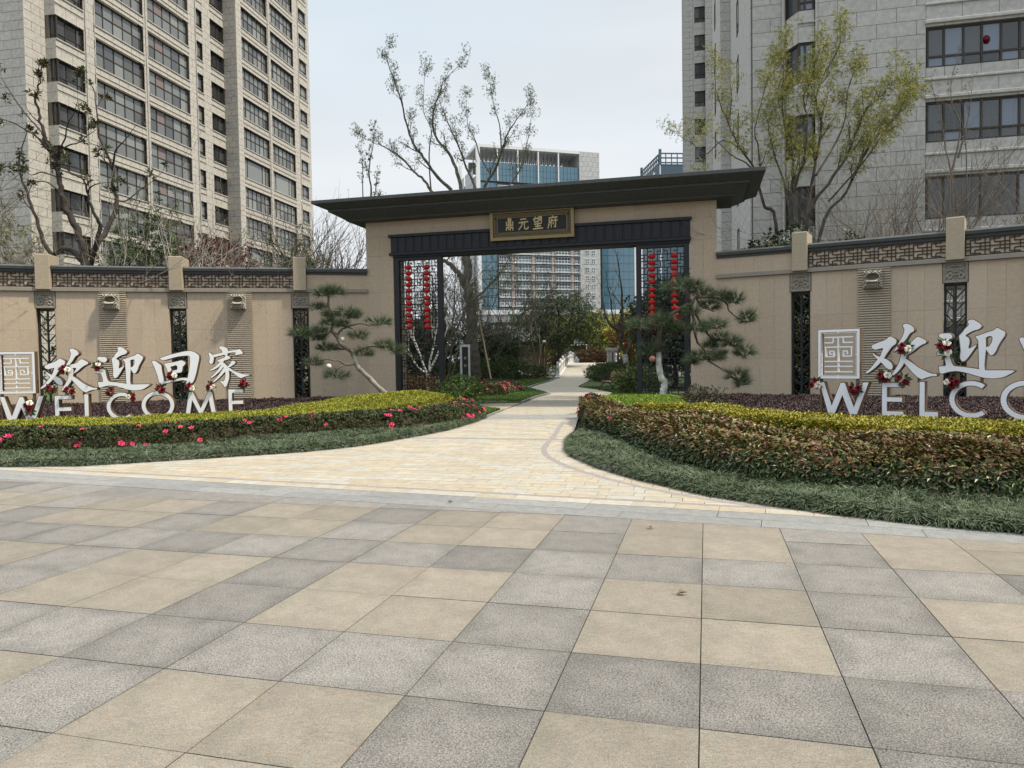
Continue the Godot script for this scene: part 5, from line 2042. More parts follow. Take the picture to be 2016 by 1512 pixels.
func beds():
	var kl = [-16, -13.9, -10, -11.68, -7.71, -10.9, -6.42, -10.86, -5.27, -11.33, -4.32, -11.76, -3.49, -12.15, -2.78, -12.8, -1.87, -14.46, -1.41, -15.52, -0.96, -17.31, -0.72, -18.7]
	var af = [-0.78, -18.7, -1.05, -17.4, -1.55, -16.0, -2.6, -15.1, -4.28, -14.2, -5.57, -13.0, -6.88, -12.13, -8.64, -12.15, -12, -13.4, -16, -15.2]
	var hf = [-16, -16.2, -12, -14.5, -9, -13.2, -7.5, -13.3, -5.69, -14.4, -4.0, -15.6, -2.9, -16.5, -2.1, -17.5, -1.8, -18.6, -1.75, -19.8, -1.5, -20.4, -0.95, -20.0]
	var hb = [-1.9, -20.4, -2.4, -21.6, -3.3, -21.9, -4.6, -20.9, -5.49, -18.9, -6.3, -17.0, -8.04, -16.1, -9.86, -15.75, -11.2, -15.45, -12, -15.6, -16, -17.4]
	var rev = func(a): 
		var o = []
		for i in range(a.size() - 2, -1, -2):
			o.append(a[i])
			o.append(a[i + 1])
		return o
	var blade = tuft(3, 14, 0.105, 0.009, 1.1)
	var mondo = [lin(0.055, 0.075, 0.038), lin(0.075, 0.098, 0.05), lin(0.042, 0.06, 0.03), lin(0.11, 0.13, 0.08)]
	var azl = [lin(0.045, 0.06, 0.02), lin(0.06, 0.075, 0.025), lin(0.05, 0.04, 0.02), lin(0.035, 0.05, 0.02)]
	var gold = [lin(0.19, 0.2, 0.016), lin(0.23, 0.225, 0.02), lin(0.13, 0.155, 0.016), lin(0.27, 0.25, 0.03)]
	var gold2 = [lin(0.24, 0.21, 0.018), lin(0.19, 0.185, 0.018), lin(0.28, 0.23, 0.03), lin(0.12, 0.12, 0.016)]
	var plum = [lin(0.038, 0.02, 0.024), lin(0.03, 0.019, 0.023), lin(0.06, 0.028, 0.03), lin(0.03, 0.026, 0.018), lin(0.1, 0.06, 0.06)]
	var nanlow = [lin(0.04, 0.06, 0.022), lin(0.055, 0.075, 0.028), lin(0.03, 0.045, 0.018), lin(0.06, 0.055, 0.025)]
	var nan = [lin(0.15, 0.09, 0.036), lin(0.16, 0.085, 0.04), lin(0.105, 0.105, 0.032), lin(0.14, 0.115, 0.036), lin(0.08, 0.095, 0.028), lin(0.11, 0.058, 0.03)]
	var nan_old = [lin(0.1, 0.08, 0.03), lin(0.13, 0.075, 0.035), lin(0.065, 0.08, 0.028), lin(0.045, 0.062, 0.024), lin(0.11, 0.095, 0.03), lin(0.055, 0.055, 0.025)]
	var s_small = sprig(21, 8, 0.05, 0.024, 0.03, 0.04)
	var s_az = sprig(22, 8, 0.052, 0.026, 0.035, 0.05)
	var s_nan = sprig(23, 10, 0.062, 0.026, 0.05, 0.06)
	var p = pv(kl + af)
	bed("mondo_grass", "grey green mondo grass strip along the left kerb of the path", "ground cover", p, wavy(0.06, 0.03, 0.9, 1), 0.1, blade, M.leaf, mondo, 520, 320, 1.0, "", 0.35)
	p = pv(rev.call(af) + rev.call(hf)) if false else pv(rev.call(af) + [-0.95, -20.0] + rev.call(hf).slice(2))
	var t = wavy(0.36, 0.05, 0.8, 2)
	var az = bed("azalea_bed", "low dark azalea hedge with pink flowers left of the path", "flower bed", p, t, 0.3, s_az, M.leaf, azl, 330, 300, 1.0, "", 0.8)
	flowers_on(az, p, t, 0.3, 300, [M.pink, M.pink, M.coral], [star_flower(1), star_flower(2)], 0.042, 0.066, 4)
	p = pv(hf + hb)
	t = func(q): return 0.36 + 0.28 * exp(-Vector2(q.x + 3.0, (q.y + 19.6) * 0.8).length_squared() / 3.2) + 0.03 * sin(q.x * 3.1) * sin(q.y * 2.3)
	bed("golden_hedge", "clipped yellow green hedge left of the path, rising to a mound by the gate", "hedge", p, t, 0.2, s_small, M.leaf, gold, 480, 420, 0.8, "", 0.7)
	p = pv(hb.slice(2) + [-19, -19, -18.6, -21.75, -14.7, -22.95, -11.0, -23.9, -7.2, -24.55, -5.1, -25.15, -4.2, -25.0, -3.4, -23.2])
	bed("plum_hedge", "dark plum coloured hedge between the left welcome letters and the left wall", "hedge", p, wavy(0.28, 0.06, 1.2, 4), 0.2, s_small, M.leaf, plum, 260, 200, 0.95, "", 0.6)
	# right-hand bed
	var kr = [1.62, -18.1, 1.33, -15.1, 1.03, -13.12, 0.92, -11.72, 0.95, -10.99, 1.21, -9.83, 1.57, -8.86, 2.14, -7.76, 2.67, -7.15, 3.12, -6.7, 3.7, -6.26, 4.25, -5.93, 6, -5.22, 9, -4.2]
	var mb_ = [9, -5.4, 6.5, -6.2, 4.88, -6.8, 4.01, -7.12, 3.4, -7.55, 2.72, -8.05, 2.3, -8.85, 2.0, -10.1, 1.88, -11.6, 1.7, -13.2, 1.42, -14.3]
	var nb_ = [1.42, -14.3, 1.62, -16.2, 1.72, -18.2, 2.1, -18.2, 2.05, -16.2, 2.3, -14.6, 2.9, -13.0, 3.2, -11.8, 3.5, -10.7, 4.0, -9.5, 4.7, -8.6, 6.2, -7.9, 9, -7.1]
	p = pv(kr.slice(4) + mb_)
	bed("mondo_grass", "grey green mondo grass strip along the right kerb, curving round the bed", "ground cover", p, wavy(0.07, 0.03, 0.9, 5), 0.12, blade, M.leaf, mondo, 950, 560, 1.0, "", 0.35)
	p = pv(rev.call(mb_) + rev.call(nb_).slice(0, nb_.size() - 2)) if false else pv(mb_ + nb_.slice(2))
	t = func(q): return 0.5 + 0.05 * sin(q.x * 2.1 + q.y) + 0.04 * sin(q.x * 5.3 - q.y * 3.7)
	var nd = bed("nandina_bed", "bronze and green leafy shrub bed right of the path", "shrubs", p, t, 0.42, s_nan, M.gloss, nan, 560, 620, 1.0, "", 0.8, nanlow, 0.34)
	flowers_on(nd, p, t, 0.42, 34, [M.pink, M.coral], [star_flower(3)], 0.035, 0.055, 3)
	p = pv([1.75, -17.9, 1.62, -16.6, 2.0, -16.4, 2.2, -18.0])
	t = wavy(0.55, 0.06, 1.0, 8)
	var az2 = bed("azalea_bush", "bright red flowering azalea at the right edge of the path before the gate", "flower bed", p, t, 0.25, s_az, M.leaf, azl, 500, 400)
	flowers_on(az2, p, t, 0.25, 70, [M.pink, M.coral, M.rose], [star_flower(4)], 0.035, 0.055, 4)
	var hbr = [9.5, -8.7, 6.54, -9.6, 5.69, -10.5, 4.6, -11.4, 4.3, -12.2, 4.0, -13.5, 3.3, -14.4, 2.6, -14.5]
	p = pv([2.3, -14.5, 2.9, -13.0, 3.2, -11.8, 3.5, -10.7, 4.0, -9.5, 4.7, -8.6, 6.2, -7.9, 9, -7.1] + hbr)
	bed("golden_hedge", "yellow clipped hedge right of the path, in front of the right welcome letters", "hedge", p, wavy(0.57, 0.05, 0.8, 9), 0.22, s_small, M.leaf, gold2, 760, 600, 0.9, "", 0.7)
	p = pv([2.05, -16.4, 1.8, -18.0, 2.1, -19.6, 3.4, -20.2, 4.4, -19.3, 4.3, -17.2, 3.7, -15.1, 2.8, -14.7, 2.35, -14.9])
	t = func(q): return 0.42 + 0.12 * exp(-(q - Vector2(3.1, -17.5)).length_squared() / 4.0)
	bed("green_mound", "bright green clipped mound at the foot of the right pine", "hedge", p, t, 0.3, s_small, M.leaf, [lin(0.13, 0.19, 0.015), lin(0.16, 0.22, 0.02), lin(0.1, 0.16, 0.015)], 620, 520, 0.7, "", 0.7)
	p = pv([9.5, -8.7, 12, -8.2, 17, -12.0, 14.8, -16.6, 11.6, -18.8, 8.3, -20.8, 6.4, -22.0, 5.0, -22.4, 4.4, -19.3, 4.5, -17, 3.8, -15.0, 4.3, -13.4, 4.6, -12.2, 4.75, -11.5, 5.69, -10.6, 6.54, -9.7])
	bed("plum_hedge", "dark plum coloured hedge between the right welcome letters and the right wall", "hedge", p, wavy(0.33, 0.06, 1.2, 10), 0.2, s_small, M.leaf, plum, 380, 200, 0.9, "", 0.6)
	bush("dark_shrub", "small dusky green shrub between the right pine and the plum hedge", "shrub", Vector3(4.35, 0.1, -16.6), Vector3(0.5, 0.36, 0.45), s_az, M.leaf, [lin(0.06, 0.06, 0.035), lin(0.08, 0.06, 0.04), lin(0.045, 0.055, 0.03)], 420, 0.9, 1.5)
	bush("corner_shrub", "rounded green shrub at the right post of the left gate screen", "shrub", Vector3(-1.7, 0.0, -23.4), Vector3(0.75, 0.5, 0.7), s_az, M.leaf, [lin(0.06, 0.1, 0.02), lin(0.08, 0.12, 0.03), lin(0.045, 0.08, 0.02)], 900, 0.9, 1.5)

func pine(label: String, base: Vector3, trunk: Array, r0: float, branches: Array, pads: Array, bark: Material, foot_bark: Material, cut: int):
	var mb := MB.new()
	var q = smooth(trunk, 5, 0.012)
	var foot := MB.new()
	var rr = taper(q.size(), r0, r0 * 0.3, 0.1)
	foot.tube(q.slice(0, cut + 1), rr.slice(0, cut + 1), 10)
	mb.tube(q.slice(cut), taper(q.size(), r0, r0 * 0.3, 0.1).slice(cut), 10)
	for b in branches:
		var z = smooth(b, 4, 0.012)
		mb.tube(z, taper(z.size(), r0 * 0.42, 0.012, 0.1), 6)
	var needle := MB.new()
	var r := RandomNumberGenerator.new()
	r.seed = 77
	for i in 20:
		var a = TAU * i / 20 * 1.618
		var e = r.randf_range(0.15, 1.45)
		var d = Vector3(cos(a) * cos(e), sin(e), sin(a) * cos(e))
		var s = d.cross(Vector3.UP).normalized() * 0.0125
		needle.tri(-s, s, d * r.randf_range(0.75, 1.1))
	for t in range(1):
		needle.v = needle.v
	var xs = []
	var cs = []
	for p in pads:
		var c = p[0]
		var rx = p[1]
		var ry = p[2]
		for i in int(430 * rx * ry) + 34:
			var a = rng.randf() * TAU
			var k = sqrt(rng.randf())
			var h = rng.randf_range(-0.9, 0.55)
			var pos = c + Vector3(cos(a) * rx * 0.82 * k, h * ry * (1.05 - 0.5 * k), sin(a) * rx * 0.6 * k)
			var d = Vector3(cos(a) * k * 1.3, 0.45 + h * 0.5, sin(a) * k * 0.9).normalized()
			d = (d + Vector3(rng.randf_range(-0.4, 0.4), rng.randf_range(-0.3, 0.3), rng.randf_range(-0.4, 0.4))).normalized()
			var s = d.cross(Vector3.RIGHT.rotated(Vector3.UP, rng.randf() * TAU)).normalized()
			var z = rng.randf_range(0.18, 0.32)
			xs.append(Transform3D(Basis(s * z, d * z, s.cross(d) * z), pos))
			cs.append(pick([lin(0.045, 0.07, 0.034), lin(0.06, 0.09, 0.045), lin(0.036, 0.055, 0.028), lin(0.1, 0.12, 0.065)]))
		for i in 5:   # twigs that carry the pad
			var a = TAU * i / 5 + rng.randf()
			mb.tube([c + Vector3(0, -ry * 0.6, 0), c + Vector3(cos(a) * rx * 0.4, -ry * 0.45, sin(a) * rx * 0.3), c + Vector3(cos(a) * rx * 0.75, -ry * 0.1, sin(a) * rx * 0.55)], [0.012, 0.009, 0.004], 4)
	var o = put_tree("pine_tree", label, "tree", base, mb, bark)
	part("pale_foot", foot, foot_bark, o, Transform3D(Basis(), -base))
	many("needles", needle.mesh(), M.needle, xs, cs, o, Transform3D(Basis(), -base))

func pines():
	pine("leaning pale trunked pine with flat needle pads against the left side of the gate", Vector3(-3.75, 0.2, -22.4), [Vector3(-3.76, 0.34, -22.30), Vector3(-3.84, 0.47, -22.30), Vector3(-4.11, 0.70, -22.30), Vector3(-4.42, 1.05, -22.30), Vector3(-4.73, 1.34, -22.30), Vector3(-4.82, 1.63, -22.30), Vector3(-4.91, 1.82, -22.30), Vector3(-5.16, 1.99, -22.30), Vector3(-5.31, 2.21, -22.30), Vector3(-5.41, 2.37, -22.30), Vector3(-5.48, 2.44, -22.30), Vector3(-5.43, 2.79, -22.30), Vector3(-5.41, 2.98, -22.30), Vector3(-5.55, 3.17, -22.30), Vector3(-5.56, 3.45, -22.30), Vector3(-5.54, 3.58, -22.30)], 0.095,
		[[Vector3(-5.31, 2.34, -22.30), Vector3(-5.17, 2.50, -22.40), Vector3(-4.94, 2.60, -22.50), Vector3(-4.61, 2.67, -22.50), Vector3(-4.36, 2.59, -22.50), Vector3(-4.10, 2.65, -22.50)], [Vector3(-5.48, 2.44, -22.30), Vector3(-5.64, 2.36, -22.20), Vector3(-5.86, 2.34, -22.10), Vector3(-6.12, 2.28, -22.10), Vector3(-6.40, 2.32, -22.10)], [Vector3(-4.79, 1.44, -22.30), Vector3(-5.02, 1.41, -22.20), Vector3(-5.22, 1.51, -22.10), Vector3(-5.48, 1.56, -22.00), Vector3(-5.63, 1.58, -22.00), Vector3(-5.98, 1.46, -22.00)], [Vector3(-5.02, 1.41, -22.20), Vector3(-5.19, 1.35, -22.10), Vector3(-5.35, 1.20, -22.10)], [Vector3(-4.88, 1.76, -22.30), Vector3(-4.61, 1.88, -22.40), Vector3(-4.31, 1.95, -22.50), Vector3(-3.95, 1.97, -22.50), Vector3(-3.62, 1.87, -22.40)], [Vector3(-4.91, 1.86, -22.30), Vector3(-5.34, 1.90, -22.50), Vector3(-5.50, 1.87, -22.50), Vector3(-5.69, 1.90, -22.50)], [Vector3(-5.17, 2.60, -22.40), Vector3(-4.92, 2.53, -22.40), Vector3(-4.76, 2.40, -22.40)], [Vector3(-5.55, 3.17, -22.30), Vector3(-5.70, 3.20, -22.30), Vector3(-5.90, 3.14, -22.30)], [Vector3(-5.42, 3.04, -22.30), Vector3(-5.20, 3.04, -22.30), Vector3(-4.98, 2.97, -22.30)]],
		[[Vector3(-4.10, 2.71, -22.50), 0.40, 0.14], [Vector3(-6.40, 2.40, -22.10), 0.35, 0.17], [Vector3(-5.86, 2.44, -22.20), 0.25, 0.19], [Vector3(-6.01, 1.51, -22.00), 0.30, 0.16], [Vector3(-5.32, 1.10, -22.10), 0.40, 0.16], [Vector3(-4.55, 1.77, -22.40), 0.29, 0.14], [Vector3(-3.92, 2.00, -22.50), 0.32, 0.14], [Vector3(-3.52, 1.85, -22.40), 0.19, 0.16], [Vector3(-5.69, 1.95, -22.50), 0.34, 0.16], [Vector3(-4.68, 2.29, -22.40), 0.29, 0.14], [Vector3(-5.76, 3.60, -22.30), 0.29, 0.14], [Vector3(-5.34, 3.67, -22.40), 0.24, 0.14], [Vector3(-5.53, 3.67, -22.30), 0.19, 0.11], [Vector3(-5.90, 3.19, -22.30), 0.24, 0.13], [Vector3(-5.03, 3.01, -22.40), 0.42, 0.19], [Vector3(-4.83, 2.92, -22.50), 0.21, 0.14], [Vector3(-5.58, 2.95, -22.30), 0.14, 0.11], [Vector3(-5.59, 2.71, -22.30), 0.21, 0.13], [Vector3(-5.17, 2.66, -22.40), 0.16, 0.13], [Vector3(-5.86, 2.23, -22.20), 0.17, 0.11]], M.bark2, M.palebark, 26)
	pine("crooked pine with whitewashed trunk foot reaching across the right gate screen and wall", Vector3(4.1, 0.25, -19.4), [Vector3(4.00, 0.38, -19.30), Vector3(4.00, 0.53, -19.30), Vector3(4.05, 0.79, -19.30), Vector3(3.93, 1.02, -19.30), Vector3(3.90, 1.47, -19.30), Vector3(3.88, 1.88, -19.30), Vector3(3.98, 2.25, -19.30), Vector3(4.11, 2.54, -19.30), Vector3(4.38, 2.69, -19.30), Vector3(4.64, 2.85, -19.30), Vector3(4.79, 2.89, -19.30), Vector3(4.71, 3.06, -19.30), Vector3(4.62, 3.28, -19.30), Vector3(4.61, 3.39, -19.30)], 0.105,
		[[Vector3(4.79, 2.89, -19.30), Vector3(4.80, 2.56, -19.20), Vector3(4.79, 2.15, -19.10), Vector3(4.88, 1.86, -19.10), Vector3(5.03, 1.71, -19.10), Vector3(5.17, 1.37, -19.10), Vector3(5.47, 1.18, -19.10), Vector3(5.68, 1.07, -19.20), Vector3(5.94, 0.84, -19.20)], [Vector3(4.87, 2.60, -19.20), Vector3(5.09, 2.23, -19.20), Vector3(5.27, 1.97, -19.30), Vector3(5.34, 1.89, -19.30)], [Vector3(4.79, 2.89, -19.30), Vector3(4.91, 3.06, -19.40), Vector3(4.99, 2.99, -19.50), Vector3(5.14, 2.80, -19.50), Vector3(5.44, 2.69, -19.50)], [Vector3(4.91, 3.06, -19.40), Vector3(5.40, 3.06, -19.50), Vector3(5.74, 2.91, -19.50), Vector3(5.86, 2.63, -19.40), Vector3(6.16, 2.44, -19.40)], [Vector3(5.34, 1.89, -19.30), Vector3(5.60, 1.92, -19.30), Vector3(5.90, 1.77, -19.30), Vector3(6.24, 1.58, -19.30)], [Vector3(3.98, 2.25, -19.30), Vector3(3.70, 2.35, -19.10), Vector3(3.48, 2.32, -19.10), Vector3(3.26, 2.34, -19.10)], [Vector3(3.90, 1.80, -19.30), Vector3(3.77, 2.06, -19.30), Vector3(3.72, 1.73, -19.40)]],
		[[Vector3(4.46, 3.39, -19.30), 0.47, 0.19], [Vector3(4.87, 3.39, -19.30), 0.19, 0.15], [Vector3(5.10, 3.22, -19.50), 0.28, 0.21], [Vector3(5.33, 2.87, -19.50), 0.28, 0.17], [Vector3(5.63, 3.13, -19.50), 0.23, 0.17], [Vector3(5.97, 3.03, -19.50), 0.28, 0.21], [Vector3(6.27, 2.52, -19.40), 0.23, 0.23], [Vector3(3.98, 2.50, -19.20), 0.33, 0.24], [Vector3(4.24, 2.35, -19.20), 0.24, 0.17], [Vector3(3.33, 2.36, -19.10), 0.33, 0.19], [Vector3(3.72, 1.71, -19.40), 0.32, 0.21], [Vector3(4.76, 2.68, -19.20), 0.20, 0.17], [Vector3(5.35, 2.33, -19.20), 0.33, 0.19], [Vector3(4.88, 2.26, -19.10), 0.28, 0.17], [Vector3(5.53, 2.00, -19.30), 0.22, 0.17], [Vector3(5.86, 1.85, -19.30), 0.22, 0.17], [Vector3(6.18, 1.62, -19.30), 0.26, 0.22], [Vector3(5.06, 1.52, -19.10), 0.44, 0.20], [Vector3(5.42, 1.53, -19.20), 0.22, 0.17], [Vector3(5.94, 0.99, -19.20), 0.28, 0.20], [Vector3(6.09, 0.80, -19.20), 0.17, 0.13], [Vector3(4.69, 1.38, -19.10), 0.15, 0.11], [Vector3(5.27, 1.78, -19.30), 0.17, 0.13], [Vector3(4.50, 2.24, -19.20), 0.20, 0.15]], M.bark, M.limewash, 22)
	for e in [[[Vector3(-5.58, 1.36, -22.20)], 0.085, "round white ball hanging from a low branch of the left pine", M.rosew], [[Vector3(-5.19, 2.19, -22.40)], 0.075, "pale ball tucked behind the trunk fork of the left pine", M.rosew], [[Vector3(3.71, 1.45, -19.20)], 0.085, "pinkish ball hanging below the right pine", M.pinkball]]:
		var c = e[0][0]
		var o = thing("hanging_ball", e[2], "ornament", Transform3D(Basis(), c))
		var mb := MB.new()
		mb.ball(Vector3.ZERO, Vector3.ONE * e[1], 14, 9)
		part("ball", mb, e[3], o)
		mb = MB.new()
		mb.tube([Vector3(0, e[1], 0), Vector3(0.02, e[1] + 0.25, 0)], [0.005, 0.005], 4)
		part("cord", mb, M.twig, o)

# ---------------------------------------------------------------- trees
func trees():
	var small = sprig(31, 7, 0.085, 0.034, 0.05, 0.08)
	var spray = sprig(32, 9, 0.1, 0.03, 0.07, 0.1)
	var big = sprig(33, 7, 0.17, 0.075, 0.03, 0.05)
	var clump = sprig(34, 9, 0.16, 0.08, 0.12, 0.14)
	# dark-leaved tree behind the left wall
	var base = Vector3(-16.0, 0.1, -27.2)
	var mb := MB.new()
	var tips = []
	for e in [[[Vector3(-15.93, 1.35, -27.20), Vector3(-15.79, 4.29, -27.20), Vector3(-15.80, 5.33, -27.20), Vector3(-15.87, 5.85, -27.20), Vector3(-16.08, 6.59, -27.20), Vector3(-16.42, 7.27, -27.20), Vector3(-16.56, 7.84, -27.20), Vector3(-16.64, 8.46, -27.20), Vector3(-16.77, 9.19, -27.20), Vector3(-17.02, 9.60, -27.20), Vector3(-17.20, 10.23, -27.20), Vector3(-17.34, 10.85, -27.20), Vector3(-17.40, 11.31, -27.20), Vector3(-17.24, 11.98, -27.20), Vector3(-17.13, 12.23, -27.20)], 0.187, 0.016],
		[[Vector3(-15.81, 5.33, -27.20), Vector3(-16.66, 5.93, -27.60), Vector3(-17.39, 5.77, -27.90), Vector3(-17.81, 6.22, -28.00), Vector3(-18.07, 6.94, -28.10), Vector3(-18.42, 7.93, -28.20), Vector3(-18.71, 8.74, -28.20), Vector3(-18.80, 9.28, -28.20), Vector3(-18.68, 9.76, -28.20), Vector3(-18.56, 10.32, -28.30)], 0.109, 0.016],
		[[Vector3(-16.77, 9.19, -27.20), Vector3(-16.93, 9.52, -26.90), Vector3(-17.04, 9.79, -26.60), Vector3(-17.30, 9.98, -26.40), Vector3(-17.61, 10.17, -26.20), Vector3(-17.92, 10.26, -26.00)], 0.047, 0.012],
		[[Vector3(-17.06, 9.81, -27.20), Vector3(-17.56, 10.36, -27.60), Vector3(-18.16, 10.93, -27.90), Vector3(-18.68, 11.61, -28.00), Vector3(-19.05, 12.13, -28.10), Vector3(-19.30, 12.49, -28.20)], 0.043, 0.010],
		[[Vector3(-15.77, 4.70, -27.20), Vector3(-15.09, 5.92, -26.70), Vector3(-14.86, 6.51, -26.60), Vector3(-14.89, 6.80, -26.50), Vector3(-15.07, 7.28, -26.40), Vector3(-15.10, 7.72, -26.30), Vector3(-15.18, 8.14, -26.20), Vector3(-15.46, 8.27, -26.10), Vector3(-15.60, 8.45, -26.00)], 0.101, 0.012],
		[[Vector3(-15.10, 7.72, -26.30), Vector3(-14.83, 7.86, -26.10), Vector3(-14.46, 7.91, -25.90), Vector3(-13.90, 7.90, -25.70)], 0.035, 0.010],
		[[Vector3(-15.48, 5.74, -27.20), Vector3(-15.32, 6.45, -27.70), Vector3(-15.13, 7.32, -28.10), Vector3(-15.06, 7.82, -28.20), Vector3(-15.21, 8.36, -28.20), Vector3(-15.19, 8.95, -28.20), Vector3(-15.38, 9.55, -28.20), Vector3(-15.69, 10.22, -28.30), Vector3(-15.77, 10.87, -28.30), Vector3(-15.90, 11.98, -28.40), Vector3(-16.26, 12.61, -28.50)], 0.117, 0.010],
		[[Vector3(-15.19, 8.95, -28.20), Vector3(-15.01, 9.43, -28.00), Vector3(-14.78, 9.69, -27.80), Vector3(-14.35, 9.94, -27.60), Vector3(-13.97, 10.24, -27.40)], 0.047, 0.012],
		[[Vector3(-15.06, 7.82, -28.20), Vector3(-14.79, 7.86, -28.40), Vector3(-14.28, 8.31, -28.50), Vector3(-13.99, 8.55, -28.60), Vector3(-13.59, 8.95, -28.70)], 0.039, 0.010],
		[[Vector3(-16.72, 9.24, -27.20), Vector3(-16.14, 9.78, -26.80), Vector3(-15.96, 10.25, -26.70), Vector3(-15.63, 10.67, -26.60), Vector3(-15.45, 11.08, -26.50)], 0.039, 0.008],
		[[Vector3(-16.67, 9.19, -27.20), Vector3(-16.04, 9.45, -26.70), Vector3(-15.46, 9.53, -26.50), Vector3(-15.03, 9.71, -26.30), Vector3(-14.66, 9.88, -26.20)], 0.039, 0.008],
		[[Vector3(-16.64, 8.46, -27.20), Vector3(-17.58, 8.81, -27.70), Vector3(-18.20, 8.79, -28.00), Vector3(-18.70, 9.12, -28.20), Vector3(-19.33, 9.12, -28.40)], 0.031, 0.008],
		[[Vector3(-16.56, 7.84, -27.20), Vector3(-16.80, 8.19, -26.70), Vector3(-17.21, 8.07, -26.30), Vector3(-17.47, 8.13, -26.10)], 0.027, 0.008]]:
		limb(mb, e[0], e[1], e[2], tips, 0.75, 0.7, 1, 0.08, 2, 0.4, 0.22)
	var o = put_tree("magnolia_tree", "dark branching tree with sparse clusters of broad leaves behind the left wall", "tree", base, mb, M.darkbark)
	var some = []
	for t in tips:
		if rng.randf() < 0.36:
			some.append(t)
	leaves(some, big, M.gloss, [lin(0.03, 0.042, 0.016), lin(0.045, 0.055, 0.02), lin(0.07, 0.055, 0.025)], 2, 0.08, 0.7, 1.3, o, Transform3D(Basis(), -base))
	# sprouting pollard behind the gate roof
	base = Vector3(-2.2, 0, -40.2)
	mb = MB.new()
	tips = []
	for e in [[[Vector3(-1.96, -0.12, -40.00), Vector3(-2.05, 1.16, -40.00), Vector3(-2.10, 3.12, -40.00), Vector3(-2.19, 4.23, -40.00), Vector3(-2.34, 5.20, -40.00), Vector3(-2.41, 6.03, -40.00), Vector3(-2.33, 7.28, -40.00), Vector3(-2.37, 8.10, -40.00)], 0.357, 0.208],
		[[Vector3(-2.58, 5.62, -40.00), Vector3(-2.69, 6.04, -40.00), Vector3(-3.07, 6.51, -40.00), Vector3(-3.51, 6.85, -40.00), Vector3(-3.95, 7.08, -40.00), Vector3(-4.73, 7.93, -40.40), Vector3(-5.74, 9.13, -40.80), Vector3(-6.88, 10.31, -41.00)], 0.170, 0.056],
		[[Vector3(-2.39, 7.85, -40.00), Vector3(-3.46, 9.80, -40.60), Vector3(-4.36, 10.97, -41.00), Vector3(-4.77, 11.61, -41.20), Vector3(-5.37, 12.14, -41.30), Vector3(-5.86, 12.76, -41.40), Vector3(-6.37, 13.19, -41.50), Vector3(-7.07, 13.62, -41.60), Vector3(-7.57, 13.83, -41.60), Vector3(-8.28, 14.17, -41.70)], 0.111, 0.010],
		[[Vector3(-2.39, 7.85, -40.00), Vector3(-2.89, 9.57, -39.50), Vector3(-3.12, 10.59, -39.00), Vector3(-3.74, 11.11, -38.80), Vector3(-4.34, 11.96, -38.50), Vector3(-4.77, 12.54, -38.30), Vector3(-5.11, 13.25, -38.20), Vector3(-5.50, 14.90, -38.00), Vector3(-5.84, 15.98, -38.00), Vector3(-6.17, 16.93, -37.90), Vector3(-6.07, 17.37, -37.90)], 0.128, 0.010],
		[[Vector3(-2.33, 8.04, -40.00), Vector3(-2.45, 9.86, -40.00), Vector3(-2.62, 10.81, -40.00), Vector3(-2.90, 12.01, -40.20), Vector3(-3.38, 13.00, -40.30), Vector3(-3.77, 13.42, -40.40), Vector3(-4.15, 14.22, -40.50), Vector3(-4.04, 15.40, -40.60), Vector3(-3.64, 16.59, -40.70), Vector3(-3.25, 17.19, -40.80), Vector3(-2.56, 17.85, -40.90)], 0.136, 0.010],
		[[Vector3(-2.29, 8.04, -40.00), Vector3(-1.99, 10.05, -40.50), Vector3(-1.90, 11.13, -41.00), Vector3(-2.39, 12.32, -41.40), Vector3(-2.78, 13.56, -41.60), Vector3(-3.28, 14.62, -41.80), Vector3(-3.58, 15.44, -41.90), Vector3(-3.87, 16.28, -42.00)], 0.111, 0.010],
		[[Vector3(-2.29, 8.04, -40.00), Vector3(-1.65, 9.81, -39.40), Vector3(-1.34, 10.65, -39.00), Vector3(-0.76, 11.40, -38.70), Vector3(-0.27, 12.60, -38.40), Vector3(0.02, 13.26, -38.20), Vector3(0.58, 14.00, -38.00), Vector3(0.95, 14.50, -37.90)], 0.119, 0.010],
		[[Vector3(-0.95, 11.25, -38.80), Vector3(-1.51, 12.32, -39.30), Vector3(-1.79, 13.37, -39.70), Vector3(-2.18, 14.23, -40.00), Vector3(-2.25, 15.46, -40.00)], 0.051, 0.010],
		[[Vector3(-0.37, 12.35, -38.50), Vector3(-0.44, 13.75, -38.60), Vector3(-0.70, 14.71, -38.70), Vector3(-0.91, 16.12, -38.80)], 0.051, 0.008],
		[[Vector3(-4.36, 10.97, -41.00), Vector3(-4.38, 12.91, -40.60), Vector3(-4.22, 14.16, -40.30), Vector3(-4.56, 15.02, -40.00), Vector3(-4.44, 16.79, -39.70)], 0.051, 0.008],
		[[Vector3(-2.18, 8.32, -40.00), Vector3(-0.82, 10.39, -40.80), Vector3(0.18, 11.49, -41.40), Vector3(0.79, 12.57, -41.80), Vector3(1.12, 14.01, -42.00), Vector3(1.35, 15.44, -42.10)], 0.068, 0.008],
		[[Vector3(-2.38, 4.51, -40.00), Vector3(-1.94, 4.74, -39.50), Vector3(-1.08, 5.50, -39.00), Vector3(-0.53, 6.11, -38.60), Vector3(0.02, 6.86, -38.30)], 0.076, 0.016],
		[[Vector3(-2.25, 4.23, -40.00), Vector3(-1.56, 4.96, -40.60), Vector3(-0.58, 5.12, -41.00), Vector3(0.14, 5.49, -41.40)], 0.043, 0.010]]:
		limb(mb, e[0], e[1], e[2], tips, 0.5, 1.0, 1, 0.16, 2, 0.3, 0.16, 0.7)
	o = put_tree("sprouting_tree", "tall sprouting tree with thick trunk whose budding limbs rise above the gate roof", "tree", base, mb, M.bark2)
